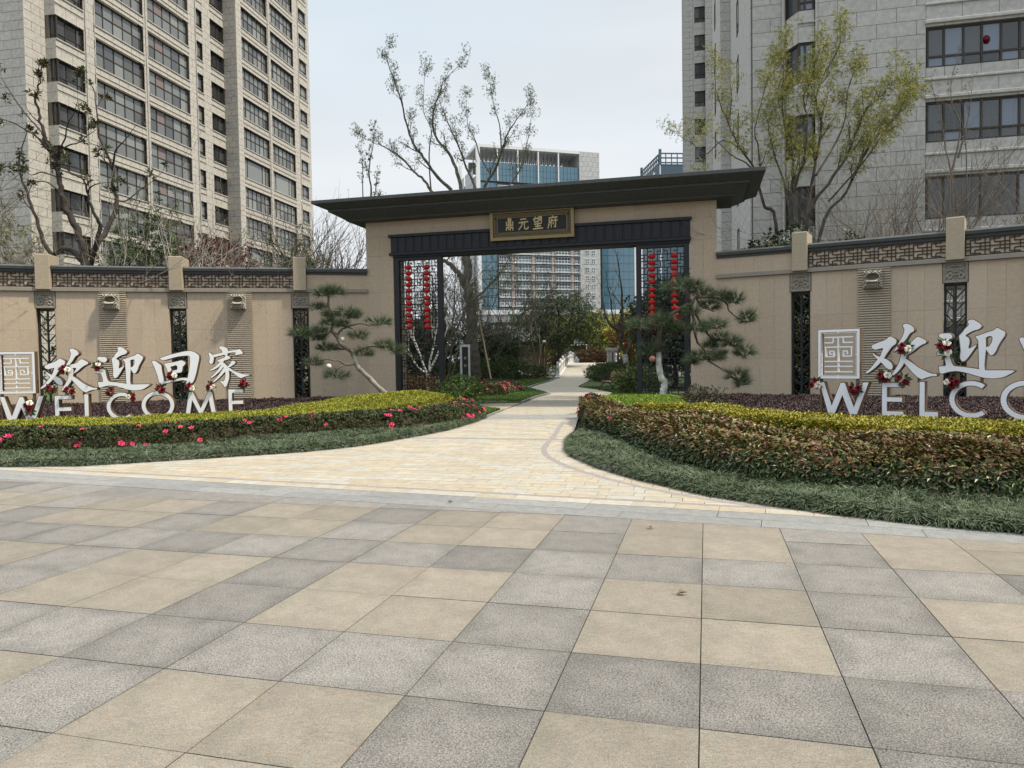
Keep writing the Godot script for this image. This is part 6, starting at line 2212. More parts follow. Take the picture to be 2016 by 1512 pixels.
	leaves(tips, small, M.leaf, [lin(0.15, 0.17, 0.075), lin(0.2, 0.22, 0.1), lin(0.11, 0.13, 0.055)], 7, 0.2, 0.45, 0.9, o, Transform3D(Basis(), -base))
	# slender sapling left of it
	base = Vector3(-7.9, 0, -40)
	mb = MB.new()
	tips = []
	limb(mb, [Vector3(-7.90, 0.14, -40.00), Vector3(-7.75, 4.59, -40.00), Vector3(-7.63, 8.73, -40.00), Vector3(-7.53, 10.66, -40.00), Vector3(-7.59, 12.03, -40.00), Vector3(-7.37, 13.12, -40.00), Vector3(-7.27, 13.88, -40.00)], 0.1, 0.01, tips, 0.5, 0.9, 0, 0.3, 1, 0.5, 0.1, 0.5)
	limb(mb, [Vector3(-7.64, 8.18, -40.00), Vector3(-7.96, 10.12, -40.00), Vector3(-7.95, 12.03, -40.00), Vector3(-7.98, 13.13, -40.00)], 0.05, 0.01, tips, 0.5, 0.8, 0, 0.3, 1, 0.4, 0.1, 0.5)
	limb(mb, [Vector3(-7.59, 9.28, -40.00), Vector3(-7.31, 10.65, -40.00), Vector3(-7.18, 11.48, -40.00)], 0.04, 0.01, tips, 0.4, 0.7, 0, 0.3, 1, 0.4, 0.1, 0.5)
	o = put_tree("sapling", "slim upright leafing sapling rising behind the left end of the gate roof", "tree", base, mb, M.bark)
	leaves(tips, small, M.leaf, [lin(0.1, 0.13, 0.05), lin(0.08, 0.1, 0.04)], 3, 0.15, 0.8, 1.5, o, Transform3D(Basis(), -base))
	# yellow green trees in front of the right tower
	var lime = [lin(0.22, 0.23, 0.05), lin(0.27, 0.265, 0.07), lin(0.16, 0.18, 0.045), lin(0.3, 0.26, 0.09)]
	base = Vector3(10.3, 0.1, -25.3)
	mb = MB.new()
	tips = []
	for e in [[[Vector3(9.74, 1.03, -25.20), Vector3(9.69, 4.06, -25.20), Vector3(9.69, 5.86, -25.20), Vector3(9.70, 7.06, -25.20), Vector3(9.76, 7.95, -25.20), Vector3(9.58, 8.73, -25.20), Vector3(9.40, 9.80, -25.20), Vector3(9.40, 10.62, -25.20), Vector3(9.47, 11.80, -25.20)], 0.096, 0.010],
		[[Vector3(9.87, 2.24, -25.20), Vector3(10.24, 5.90, -25.50), Vector3(10.52, 7.13, -25.60), Vector3(10.75, 8.37, -25.70), Vector3(10.98, 9.61, -25.80), Vector3(10.83, 10.50, -25.90), Vector3(11.19, 11.38, -26.00), Vector3(11.50, 11.92, -26.00), Vector3(11.74, 12.53, -26.00)], 0.084, 0.008],
		[[Vector3(9.99, 2.85, -25.20), Vector3(10.11, 6.09, -24.90), Vector3(10.74, 7.22, -24.70), Vector3(11.24, 8.03, -24.50), Vector3(11.66, 9.15, -24.40), Vector3(11.89, 9.61, -24.40), Vector3(12.30, 9.96, -24.30), Vector3(12.59, 10.42, -24.30)], 0.078, 0.008],
		[[Vector3(10.11, 2.84, -25.20), Vector3(10.93, 6.18, -25.40), Vector3(11.75, 7.11, -25.60), Vector3(12.53, 8.64, -25.70), Vector3(13.37, 9.57, -25.80), Vector3(14.04, 10.26, -25.90), Vector3(14.22, 10.81, -25.90)], 0.072, 0.008],
		[[Vector3(9.76, 7.05, -25.20), Vector3(9.96, 8.13, -24.80), Vector3(10.00, 9.24, -24.60), Vector3(9.84, 10.02, -24.50), Vector3(10.08, 10.64, -24.50), Vector3(10.32, 11.46, -24.40)], 0.048, 0.008],
		[[Vector3(9.69, 5.86, -25.20), Vector3(9.64, 7.47, -25.70), Vector3(9.41, 8.44, -25.90), Vector3(9.20, 9.70, -26.00), Vector3(9.68, 10.58, -26.10)], 0.048, 0.008],
		[[Vector3(10.54, 7.64, -25.20), Vector3(11.53, 8.99, -25.80), Vector3(11.88, 9.93, -25.90), Vector3(11.94, 10.72, -25.90), Vector3(12.24, 11.49, -26.00)], 0.042, 0.008],
		[[Vector3(10.96, 6.74, -25.20), Vector3(11.85, 7.81, -24.80), Vector3(12.51, 8.77, -24.70), Vector3(13.04, 9.54, -24.60)], 0.036, 0.008]]:
		limb(mb, e[0], e[1], e[2], tips, 0.3, 0.95, 1, 0.22, 3, 0.3, 0.15, 0.65)
	o = put_tree("spring_tree", "large yellow green leafing tree right of the gate roof, before the grey block", "tree", base, mb, M.bark)
	leaves(tips, spray, M.leaf, lime, 6, 0.26, 0.45, 0.9, o, Transform3D(Basis(), -base))
	base = Vector3(9.0, 0.1, -26.5)
	mb = MB.new()
	tips = []
	for e in [[[Vector3(9.60, 1.66, -26.30), Vector3(9.55, 6.18, -26.30), Vector3(9.17, 6.81, -26.30), Vector3(8.93, 7.56, -26.30), Vector3(8.74, 8.25, -26.30), Vector3(8.30, 8.88, -26.30), Vector3(7.87, 9.82, -26.30), Vector3(7.50, 10.69, -26.30), Vector3(7.38, 11.68, -26.30)], 0.078, 0.010],
		[[Vector3(8.96, 7.44, -26.30), Vector3(9.09, 8.26, -26.60), Vector3(9.10, 9.14, -26.80), Vector3(8.98, 9.71, -26.80), Vector3(9.40, 11.25, -26.90), Vector3(9.63, 11.92, -27.00)], 0.042, 0.008],
		[[Vector3(8.80, 8.06, -26.30), Vector3(8.36, 8.28, -25.90), Vector3(7.75, 8.54, -25.70), Vector3(7.08, 9.09, -25.50)], 0.036, 0.008],
		[[Vector3(8.30, 8.88, -26.30), Vector3(7.82, 9.35, -26.80), Vector3(7.26, 8.93, -27.10), Vector3(6.86, 9.38, -27.30), Vector3(6.50, 9.61, -27.40)], 0.027, 0.008],
		[[Vector3(7.87, 9.82, -26.30), Vector3(7.91, 10.58, -26.00), Vector3(7.79, 10.99, -25.80)], 0.024, 0.008]]:
		limb(mb, e[0], e[1], e[2], tips, 0.4, 0.8, 1, 0.18, 2, 0.35, 0.16, 0.7)
	o = put_tree("spring_tree", "smaller yellow green leafing tree partly hidden by the right end of the gate roof", "tree", base, mb, M.bark)
	leaves(tips, spray, M.leaf, lime, 6, 0.26, 0.45, 0.9, o, Transform3D(Basis(), -base))
	# slim budding tree before the right windows
	base = Vector3(14.2, 0.1, -23.2)
	mb = MB.new()
	tips = []
	for e in [[Vector3(14.11, 1.55, -23.20), Vector3(14.03, 5.77, -23.20), Vector3(13.97, 7.09, -23.20), Vector3(13.80, 7.91, -23.20), Vector3(13.68, 8.73, -23.20), Vector3(13.57, 9.17, -23.20), Vector3(13.46, 9.50, -23.20), Vector3(13.40, 9.72, -23.20)], [Vector3(13.97, 7.09, -23.20), Vector3(14.18, 8.02, -23.20), Vector3(14.24, 8.73, -23.20), Vector3(14.01, 9.27, -23.20), Vector3(13.95, 9.93, -23.20), Vector3(14.11, 10.63, -23.20)], [Vector3(14.19, 7.63, -23.20), Vector3(14.46, 8.61, -23.20), Vector3(14.56, 9.27, -23.20), Vector3(14.62, 9.81, -23.20)], [Vector3(14.48, 5.76, -23.20), Vector3(14.47, 7.08, -23.20), Vector3(14.41, 8.18, -23.20), Vector3(14.26, 8.94, -23.20)], [Vector3(14.09, 5.99, -23.20), Vector3(14.86, 6.80, -23.20), Vector3(15.24, 7.62, -23.20)]]:
		limb(mb, e, 0.034, 0.006, tips, 0.35, 0.55, 1, 0.2, 2, 0.35, 0.14, 0.6)
	o = put_tree("budding_tree", "slim bare budding tree in front of the right hand windows", "tree", base, mb, M.bark2)
	leaves(tips, small, M.leaf, [lin(0.12, 0.11, 0.05), lin(0.15, 0.09, 0.05)], 1, 0.05, 0.3, 0.6, o, Transform3D(Basis(), -base))
	# bare shrubs behind the right wall
	for e in [[Vector3(12.7, 0.1, -24.2), 7.6, "tangled bare twiggy shrub behind the right wall, between the two stone posts"], [Vector3(13.4, 0.1, -24.4), 7.6, "bare twiggy shrub left of the slim budding tree"], [Vector3(16.6, 0.1, -21.8), 6.3, "bare twiggy shrub at the far right behind the wall"]]:
		var q = bare_shrub(e[2], e[0], e[1], 10, 0.42, 0.034, M.twig, 3, 4, "bare_shrub", "", "shrub", 0.05)
		leaves(q[1].slice(0, int(q[1].size() * 0.18)), small, M.leaf, [lin(0.16, 0.1, 0.05), lin(0.14, 0.13, 0.05)], 1, 0.04, 0.25, 0.5, q[0], Transform3D(Basis(), -e[0]))
	var dk = [lin(0.02, 0.038, 0.014), lin(0.035, 0.05, 0.02), lin(0.05, 0.065, 0.03)]
	bush("evergreen_shrub", "dark evergreen shrub over the right wall beside the gate pillar", "shrub", Vector3(9.2, 0.1, -24.2), Vector3(1.8, 1.7, 1.0), clump, M.gloss, dk, 1300, 0.6, 1.0, 2.2)
	bush("evergreen_shrub", "low evergreen shrub just left of the first right hand post", "shrub", Vector3(11.3, 0.1, -24.6), Vector3(1.2, 1.7, 1.0), clump, M.gloss, dk, 800, 0.6, 1.0, 2.0)
	# behind the left wall
	for e in [[Vector3(-20.5, 0.1, -27.5), 8.4, "yellowish bare shrub at the far left edge over the wall", lin(0.15, 0.15, 0.03), M.twig], [Vector3(-18.6, 0.1, -26.2), 7.2, "bare twiggy shrub left of the magnolia trunk", lin(0.16, 0.12, 0.05), M.twig], [Vector3(-13.2, 0.1, -27.0), 7.6, "pale bare shrub right of the magnolia", lin(0.14, 0.12, 0.05), M.palebark], [Vector3(-10.8, 0.1, -28.5), 7.6, "bare twiggy shrub in the middle behind the left wall", lin(0.15, 0.08, 0.05), M.twig], [Vector3(-8.4, 0.1, -30.5), 7.4, "bare twiggy shrub behind the last post of the left wall", lin(0.12, 0.12, 0.05), M.twig]]:
		var q = bare_shrub(e[2], e[0], e[1], 8, 0.42, 0.05, e[4], 3, 3, "bare_shrub", "", "shrub", 0.04)
		leaves(q[1].slice(0, int(q[1].size() * 0.3)), small, M.leaf, [e[3]], 1, 0.06, 0.25, 0.5, q[0], Transform3D(Basis(), -e[0]))
	for e in [[Vector3(-9.6, 0.1, -40.5), 8.6, 6, "tall bare tree against the sky between the left tower and the gate"], [Vector3(-12.4, 0.1, -42.0), 8.2, 5, "bare tree before the right edge of the left tower"]]:
		var q = bare_shrub(e[3], e[0], e[1], e[2], 0.3, 0.12, M.bark, 4, 3, "bare_tree", "", "tree", 0.08)
	bush("red_maple", "dark red maple crown just over the left wall", "tree", Vector3(-12.6, 0.1, -31.0), Vector3(1.7, 1.5, 1.3), small, M.leaf, [lin(0.09, 0.022, 0.02), lin(0.12, 0.035, 0.028), lin(0.06, 0.02, 0.018)], 1500, 0.9, 1.6, 4.0, 0.3)
	bush("cedar", "dark green feathery conifer behind the magnolia over the left wall", "tree", Vector3(-15.0, 0.1, -30.5), Vector3(1.9, 3.4, 1.6), spray, M.leaf, [lin(0.025, 0.04, 0.016), lin(0.045, 0.07, 0.02), lin(0.07, 0.1, 0.025)], 2600, 1.0, 1.8, 1.5, 0.3)
	bush("bamboo_clump", "yellow green bushy growth at the left edge behind the wall", "shrub", Vector3(-21.5, 0.1, -30.0), Vector3(2.4, 3.6, 1.6), spray, M.leaf, [lin(0.1, 0.11, 0.02), lin(0.13, 0.12, 0.03), lin(0.07, 0.085, 0.02)], 1800, 0.9, 1.6, 1.5, 0.3)
	bush("green_shrub", "olive green bush over the left wall near its last post", "shrub", Vector3(-9.5, 0.1, -33.0), Vector3(1.6, 2.3, 1.2), small, M.leaf, [lin(0.05, 0.065, 0.02), lin(0.07, 0.08, 0.03)], 1200, 0.9, 1.6, 2.6, 0.3)
	# garden seen through the gate
	base = Vector3(-3.9, 0.05, -32.5)
	mb = MB.new()
	tips = []
	for e in [[Vector3(-3.80, 0.08, -32.50), Vector3(-3.80, 0.81, -32.50), Vector3(-4.06, 1.72, -32.50), Vector3(-4.40, 2.63, -32.50), Vector3(-4.66, 3.53, -32.50)], [Vector3(-3.79, 0.58, -32.50), Vector3(-3.63, 1.48, -32.50), Vector3(-3.41, 2.39, -32.50), Vector3(-3.26, 3.29, -32.50)], [Vector3(-3.80, 0.92, -32.50), Vector3(-4.25, 1.27, -32.50), Vector3(-4.58, 1.95, -32.50)], [Vector3(-3.69, 1.03, -32.50), Vector3(-3.22, 1.93, -32.50), Vector3(-2.86, 2.83, -32.50)]]:
		limb(mb, e, 0.075, 0.02, tips, 0.4, 0.9, 2, 0.12, 3, 0.4, 0.15, 0.6)
	o = put_tree("whitewashed_tree", "small bare tree with whitewashed forked trunk behind the left gate screen", "tree", base, mb, M.limewash)
	bush("rust_hedge", "rust brown low hedge behind the foot of the left gate screen", "hedge", Vector3(-4.1, 0, -30.0), Vector3(1.6, 0.5, 0.6), small, M.leaf, [lin(0.14, 0.07, 0.03), lin(0.1, 0.06, 0.025), lin(0.07, 0.05, 0.02)], 1100, 0.6, 1.1)
	for e in [[Vector3(-3.3, 0, -36.5), 6.2, "brown bare thicket behind the right post of the left gate screen", M.twig, "bare_shrub"], [Vector3(-4.8, 0, -39.0), 7.0, "tall bare thicket seen through the left gate screen", M.twig, "bare_shrub"], [Vector3(-1.6, 0, -46.0), 7.5, "twiggy bare tree beside the thick trunk in the garden", M.bark, "bare_tree"], [Vector3(0.6, 0, -55.0), 9.0, "thin bare tree before the pavilion roof", M.bark, "bare_tree"], [Vector3(2.2, 0, -58.0), 8.5, "thin bare tree right of the pavilion", M.bark, "bare_tree"]]:
		var q = bare_shrub(e[2], e[0], e[1], 7 if e[4] == "bare_shrub" else 3, 0.4, 0.05, e[3], 3, 4, e[4], "", "shrub" if e[4] == "bare_shrub" else "tree", 0.06)
		leaves(q[1].slice(0, int(q[1].size() * 0.5)), small, M.leaf, [lin(0.1, 0.12, 0.04), lin(0.07, 0.085, 0.03)], 1, 0.1, 0.5, 1.0, q[0], Transform3D(Basis(), -e[0]))
	base = Vector3(7.9, 0, -50.0)
	mb = MB.new()
	tips = []
	for e in [[Vector3(7.90, 0.64, -50.00), Vector3(7.80, 1.62, -50.00), Vector3(7.50, 2.67, -50.00), Vector3(7.09, 3.72, -50.00), Vector3(6.87, 5.11, -50.00), Vector3(6.64, 6.50, -50.00)], [Vector3(7.50, 2.67, -50.00), Vector3(7.66, 4.40, -50.00), Vector3(7.54, 6.49, -50.00), Vector3(7.35, 8.22, -50.00)], [Vector3(7.20, 3.44, -50.00), Vector3(6.61, 4.07, -50.00), Vector3(6.28, 5.47, -50.00)], [Vector3(7.80, 1.62, -50.00), Vector3(8.30, 2.66, -50.00), Vector3(8.56, 4.39, -50.00)], [Vector3(7.48, 0.93, -50.00), Vector3(7.32, 1.63, -50.00), Vector3(7.57, 2.49, -50.00)]]:
		limb(mb, e, 0.16, 0.02, tips, 0.9, 1.5, 2, 0.1, 3, 0.3, 0.18, 0.7)
	o = put_tree("bare_tree", "dark bare tree with pale painted foot right of the bridge", "tree", base, mb, M.bark)
	part("painted_foot", lime_foot([[Vector3(7.88, 0.54, -49.90), Vector3(7.82, 1.27, -49.90), Vector3(7.75, 1.69, -49.90)]]), M.limewash, o, Transform3D(Basis(), -base))
	bush("garden_conifer", "broad dark green pine crown above the bridge railing", "tree", Vector3(4.3, 0, -66.0), Vector3(4.0, 2.6, 2.6), spray, M.needle, [lin(0.022, 0.04, 0.018), lin(0.035, 0.055, 0.025), lin(0.05, 0.07, 0.03)], 3600, 1.2, 2.4, 2.6, 0.4)
	for e in [[Vector3(11.0, 0, -108), Vector3(5.0, 3.6, 3.5), 0.8, "yellow green camphor tree behind the far hedge, left of the red maple", 1], [Vector3(4.0, 0, -116), Vector3(5.5, 3.8, 3.5), 0.8, "olive green camphor tree far behind the dark pine", 0], [Vector3(19.0, 0, -112), Vector3(5.0, 4.0, 3.5), 0.6, "yellow green camphor tree seen past the right gate screen", 1]]:
		bush("camphor_tree", e[3], "tree", e[0], e[1], clump, M.leaf, [lin(0.24, 0.24, 0.03), lin(0.3, 0.28, 0.05), lin(0.17, 0.19, 0.03)] if e[4] else [lin(0.12, 0.145, 0.03), lin(0.16, 0.17, 0.035)], 2200, 1.6, 3.0, e[2], 0.35)
	bush("red_maple", "rust red maple crown in the garden beside the right gate screen", "tree", Vector3(10.2, 0, -62.0), Vector3(1.7, 1.5, 1.4), small, M.leaf, [lin(0.12, 0.04, 0.02), lin(0.09, 0.035, 0.02)], 1500, 1.2, 2.0, 2.2, 0.3)
	for e in [[Vector3(-0.3, 0, -48.5), Vector3(0.95, 0.85, 0.9), "clipped round dark green bush left of the path bend", 1100], [Vector3(-1.8, 0, -42.5), Vector3(1.7, 0.75, 0.9), "green hedge block behind the red azalea bed", 1500], [Vector3(-3.6, 0, -39.5), Vector3(1.1, 0.7, 0.9), "brownish green hedge left of the directory sign", 900], [Vector3(1.1, 0, -53.5), Vector3(1.9, 0.55, 0.8), "low hedge beside the bridge approach", 1100], [Vector3(6.4, 0, -46.5), Vector3(1.5, 0.6, 4.5), "long low hedge behind the garden bench", 2600], [Vector3(6.9, 0, -36.5), Vector3(1.1, 0.75, 1.6), "leafy hedge right of the garden bench", 1500], [Vector3(5.3, 0, -30.0), Vector3(1.0, 0.6, 1.3), "low green shrub behind the foot of the right gate screen", 1100], [Vector3(8.1, 0, -56.0), Vector3(1.3, 0.45, 4.0), "dark green hedge along the right side of the bridge", 1500]]:
		bush("clipped_hedge", e[2], "hedge", e[0], e[1], small, M.leaf, [lin(0.045, 0.065, 0.02), lin(0.06, 0.085, 0.025), lin(0.035, 0.05, 0.018)], e[3], 0.9, 1.5)
	for e in [[Vector3(-13.0, 0.1, -26.0), Vector3(3.4, 1.5, 0.7), "dark hedge behind the left wall, glimpsed through its outer slot windows"], [Vector3(-7.6, 0.1, -26.9), Vector3(2.8, 1.5, 0.7), "dark hedge behind the left wall, glimpsed through its slot window nearest the gate"], [Vector3(8.8, 0.1, -22.9), Vector3(1.6, 1.4, 0.7), "dark hedge behind the right wall, glimpsed through its slot window nearest the gate"], [Vector3(12.6, 0.1, -20.9), Vector3(1.8, 0.9, 0.7), "low dark hedge behind the right wall, glimpsed through its second slot window"], [Vector3(-5.2, 0, -35.0), Vector3(1.5, 1.7, 1.2), "dark bush filling the view behind the left gate screen"]]:
		bush("dark_hedge", e[2], "hedge", e[0], e[1], clump, M.leaf, [lin(0.025, 0.036, 0.016), lin(0.04, 0.052, 0.022), lin(0.055, 0.06, 0.028)], 1100, 0.6, 1.1)
	for e in [[Vector3(7.6, 0, -34), Vector3(2.0, 2.0, 2.0), 1.2, "dark evergreen seen through the right gate screen"], [Vector3(10.5, 0, -38), Vector3(2.4, 2.4, 2.0), 1.0, "dark evergreen farther behind the right gate screen"], [Vector3(-7.5, 0, -36), Vector3(2.2, 1.7, 1.8), 0.6, "dark evergreen behind the left gate pillar"], [Vector3(-5.6, 0, -52), Vector3(2.6, 2.2, 2.0), 0.6, "dark evergreen mass left of the thick trunk"], [Vector3(-1.5, 0, -58), Vector3(2.6, 1.9, 2.0), 0.5, "dark evergreen left of the pavilion"], [Vector3(-9.5, 0, -62), Vector3(4.0, 3.0, 2.5), 0.6, "dark evergreen far left in the garden"]]:
		bush("evergreen_tree", e[3], "tree", e[0], e[1], clump, M.leaf, [lin(0.022, 0.036, 0.014), lin(0.035, 0.05, 0.02), lin(0.05, 0.06, 0.025)], 1500, 0.8, 1.5, e[2], 0.35)
	# red flower bed by the directory sign
	var p = pv([-1.6, -28.6, -2.2, -34.2, -1.6, -37.5, -0.3, -38.5, 0.35, -36.0, 0.45, -33.5, -0.35, -29.6])
	var t = wavy(0.4, 0.1, 0.6, 20)
	o = bed("azalea_bed", "red flowering azalea bed on the lawn beside the directory sign", "flower bed", p, t, 0.4, sprig(35, 8, 0.055, 0.028, 0.04, 0.05), M.leaf, [lin(0.045, 0.06, 0.02), lin(0.06, 0.075, 0.03)], 230, 230, 1.1)
	flowers_on(o, p, t, 0.4, 260, [M.coral, M.pink, M.coral], [star_flower(6)], 0.04, 0.065, 4)

func lime_foot(a: Array) -> MB:
	var mb := MB.new()
	for p in a:
		mb.tube(p, [0.24, 0.19, 0.18], 8)
	return mb

# ---------------------------------------------------------------- garden furniture
func garden():
	# directory sign
	var o = thing("directory_sign", "tall white framed directory sign with dark panel on the lawn inside the gate", "sign", spot(-2.3, -36.0, 0, 0.1))
	var mb := MB.new()
	mb.box(Vector3(-0.25, 0, -0.11), Vector3(-0.15, 2.25, 0.11))
	mb.box(Vector3(0.15, 0, -0.11), Vector3(0.25, 2.25, 0.11))
	mb.box(Vector3(-0.15, 2.13, -0.105), Vector3(0.15, 2.25, 0.105))
	mb.box(Vector3(-0.15, 0.0, -0.105), Vector3(0.15, 0.62, 0.105))
	part("frame", mb, M.marble, o)
	mb = MB.new()
	mb.box(Vector3(-0.15, 0.62, -0.06), Vector3(0.15, 2.13, 0.06))
	part("panel", mb, M.plate, o)
	mb = MB.new()
	mb.box(Vector3(-0.07, 0.38, 0.1), Vector3(0.09, 0.52, 0.112))
	part("small_plate", mb, M.plate, o)
	for y in [1.52, 1.15]:
		mb = MB.new()
		mb.box(Vector3(-0.055, y, 0.058), Vector3(0.055, y + 0.13, 0.066))
		part("printed_label", mb, M.sill, o)
	# tree props
	for e in [[[Vector3(-1.88, 4.29, -41.00)], [Vector3(-1.08, 0.13, -39.50)], "pale bamboo prop leaning on the thick trunk", M.bamboo, 0.05], [[Vector3(-1.92, 4.04, -40.60)], [Vector3(-0.56, 0.22, -45.00)], "dark thin prop pole behind the bamboo prop", M.bark, 0.035]]:
		var a = e[1][0]
		var b = e[0][0]
		o = thing("tree_prop", e[2], "pole", Transform3D(Basis(), a))
		mb = MB.new()
		mb.tube([a - a, (b - a) * 0.5, b - a], [e[4], e[4] * 0.9, e[4] * 0.8], 8)
		part("pole", mb, e[3], o)
	# small mushroom lamp
	o = thing("garden_lamp", "small white domed garden lamp at the edge of the lawn", "lamp", spot(0.5, -51.5))
	mb = MB.new()
	mb.lathe([Vector2(0.05, 0), Vector2(0.05, 0.42)], 8)
	part("post", mb, M.iron, o)
	mb = MB.new()
	mb.lathe([Vector2(0.02, 0.4), Vector2(0.3, 0.42), Vector2(0.27, 0.56), Vector2(0.15, 0.66), Vector2(0.001, 0.68)], 14)
	part("dome", mb, M.marble, o)
	# bench
	o = thing("garden_bench", "garden bench with brown slats and black curved iron legs beside the path", "bench", spot(4.45, -32.6, 0.01, -1.3))
	for i in 4:
		mb = MB.new()
		mb.panel(Vector3(-0.72, -0.04, -0.012), Vector3(0.72, 0.04, 0.012), 0.006)
		part("back_slat", mb, M.wood, o, Transform3D(Basis(Vector3.RIGHT, -0.3), Vector3(0, 0.52 + i * 0.1, -0.24 - i * 0.03)))
	for i in 4:
		mb = MB.new()
		mb.box(Vector3(-0.72, -0.014, -0.045), Vector3(0.72, 0.014, 0.045))
		part("seat_slat", mb, M.wood, o, Transform3D(Basis(Vector3.RIGHT, 0.05), Vector3(0, 0.42, -0.16 + i * 0.11)))
	for x in [-0.66, 0.66]:
		mb = MB.new()
		mb.tube(smooth([Vector3(x, 0, 0.33), Vector3(x, 0.2, 0.24), Vector3(x, 0.37, 0.02), Vector3(x, 0.39, -0.16), Vector3(x, 0.6, -0.28), Vector3(x, 0.88, -0.38)], 4), taper(21, 0.028, 0.022), 6)
		mb.tube(smooth([Vector3(x, 0, -0.4), Vector3(x, 0.2, -0.3), Vector3(x, 0.37, -0.1), Vector3(x, 0.39, 0.25)], 4), taper(13, 0.028, 0.022), 6)
		part("leg", mb, M.iron, o)
		mb = MB.new()
		mb.tube(smooth([Vector3(x, 0.4, 0.24), Vector3(x, 0.56, 0.28), Vector3(x, 0.64, 0.15), Vector3(x, 0.62, -0.28)], 4), taper(13, 0.022, 0.02), 6)
		part("armrest", mb, M.iron, o)
	# bridge
	o = thing("bridge", "humpbacked cream bridge with white carved stone railing at the end of the path", "bridge", frame(3.6, -55.6, 6.2, -75.0))
	mb = MB.new()
	var n = 16
	var L = 40.0
	var hump = func(s): return 1.0 * sin(PI * clampf(s / L, 0.0, 1.0))
	for i in n:
		var a = L * i / n
		var b = L * (i + 1) / n
		var w0 = 2.5 + 1.1 * minf(a / 19.5, 1.0)
		var w1 = 2.5 + 1.1 * minf(b / 19.5, 1.0)
		mb.quad(Vector3(a, hump.call(a), 0), Vector3(a, hump.call(a), w0), Vector3(b, hump.call(b), w1), Vector3(b, hump.call(b), 0))
		mb.quad(Vector3(a, -0.2, w0 + 0.1), Vector3(b, -0.2, w1 + 0.1), Vector3(b, hump.call(b), w1 + 0.1), Vector3(a, hump.call(a), w0 + 0.1))
	part("deck", mb, M.cream[2], o)
	for i in 13:
		var s = 0.4 + i * 3.1
		var y = hump.call(s)
		mb = MB.new()
		mb.box(Vector3(s - 0.09, y - 0.1, -0.2), Vector3(s + 0.09, y + 0.95, -0.02))
		mb.lathe([Vector2(0.07, 0), Vector2(0.1, 0.06), Vector2(0.1, 0.16), Vector2(0.05, 0.26), Vector2(0.001, 0.28)], 8, Transform3D(Basis(), Vector3(s, y + 0.95, -0.11)))
		part("post", mb, M.marble, o)
		if i < 12:
			var s2 = s + 3.1
			var y2 = hump.call(s2)
			mb = MB.new()
			mb.bar(Vector3(s + 0.09, y + 0.78, -0.11), Vector3(s2 - 0.09, y2 + 0.78, -0.11), 0.14, 0.13)
			mb.bar(Vector3(s + 0.09, y + 0.27, -0.11), Vector3(s2 - 0.09, y2 + 0.27, -0.11), 0.08, 0.5)
			for k in 3:
				var t = 0.2 + k * 0.3
				mb.bar(Vector3(lerpf(s, s2, t), lerpf(y, y2, t) + 0.5, -0.11), Vector3(lerpf(s, s2, t), lerpf(y, y2, t) + 0.74, -0.11), 0.1, 0.16, Vector3.RIGHT)
			part("railing_panel", mb, M.marble, o)
	mb = MB.new()
	for i in n:
		var a = L * i / n
		var b = L * (i + 1) / n
		mb.bar(Vector3(a, hump.call(a) + 0.03, -0.12), Vector3(b, hump.call(b) + 0.03, -0.12), 0.36, 0.12)
	part("kerb", mb, M.marble, o)
	# pavilion
	o = thing("pavilion", "small dark garden pavilion with grey tiled roof among the trees", "pavilion", spot(0.8, -71, 0, -0.15))
	for e in [[-2.2, 1.5], [2.2, 1.5], [-2.2, -1.5], [2.2, -1.5]]:
		mb = MB.new()
		mb.lathe([Vector2(0.16, 0), Vector2(0.14, 3.2)], 10, Transform3D(Basis(), Vector3(e[0], 0, e[1])))
		part("column", mb, M.brown, o)
	mb = MB.new()
	mb.box(Vector3(-2.3, 2.85, 1.42), Vector3(2.3, 3.15, 1.58))
	mb.box(Vector3(-2.3, 2.85, -1.58), Vector3(2.3, 3.15, -1.42))
	part("beam", mb, M.brown, o)
	mb = MB.new()
	mb.quad(Vector3(-3, 3.1, 2.2), Vector3(3, 3.1, 2.2), Vector3(2.8, 4.8, 0), Vector3(-2.8, 4.8, 0))
	mb.quad(Vector3(3, 3.1, -2.2), Vector3(-3, 3.1, -2.2), Vector3(-2.8, 4.8, 0), Vector3(2.8, 4.8, 0))
	mb.box(Vector3(-3, 4.75, -0.14), Vector3(3, 5.1, 0.14))
	var roof = part("roof", mb, M.slate, o)
	for i in 24:
		var x = -2.9 + i * 0.252
		mb = MB.new()
		mb.tube([Vector3(x, 3.13, 2.22), Vector3(x * 0.94, 4.82, 0.03)], [0.065, 0.065], 5)
		part("tile_row", mb, M.edge[1] if i % 3 else M.slate, roof)
	mb = MB.new()
	mb.box(Vector3(-2.1, 0, -1.6), Vector3(2.1, 2.8, -1.5))
	part("back_wall", mb, M.core, o)
	# white lion statue
	o = thing("lion_statue", "white stone lion statue at the right end of the bridge", "statue", spot(10.5, -72.0, 0.5))
	mb = MB.new()
	mb.box(Vector3(-0.42, -0.5, -0.35), Vector3(0.42, 0.14, 0.35))
	part("plinth", mb, M.marble, o)
	mb = MB.new()
	mb.ball(Vector3(0, 0.45, 0), Vector3(0.33, 0.36, 0.28), 10, 7)
	mb.ball(Vector3(-0.03, 0.85, 0.05), Vector3(0.24, 0.3, 0.22), 10, 7)
	mb.ball(Vector3(-0.05, 1.2, 0.08), Vector3(0.2, 0.2, 0.2), 10, 7)
	mb.ball(Vector3(-0.06, 1.15, 0.24), Vector3(0.11, 0.1, 0.1), 8, 5)
	for x in [-0.17, 0.13]:
		mb.tube([Vector3(x, 0.7, 0.16), Vector3(x, 0.35, 0.26), Vector3(x, 0.14, 0.28)], [0.1, 0.08, 0.1], 7)
		mb.ball(Vector3(x * 1.2, 1.36, 0.02), Vector3(0.06, 0.07, 0.04), 6, 4)
	part("body", mb, M.marble, o)
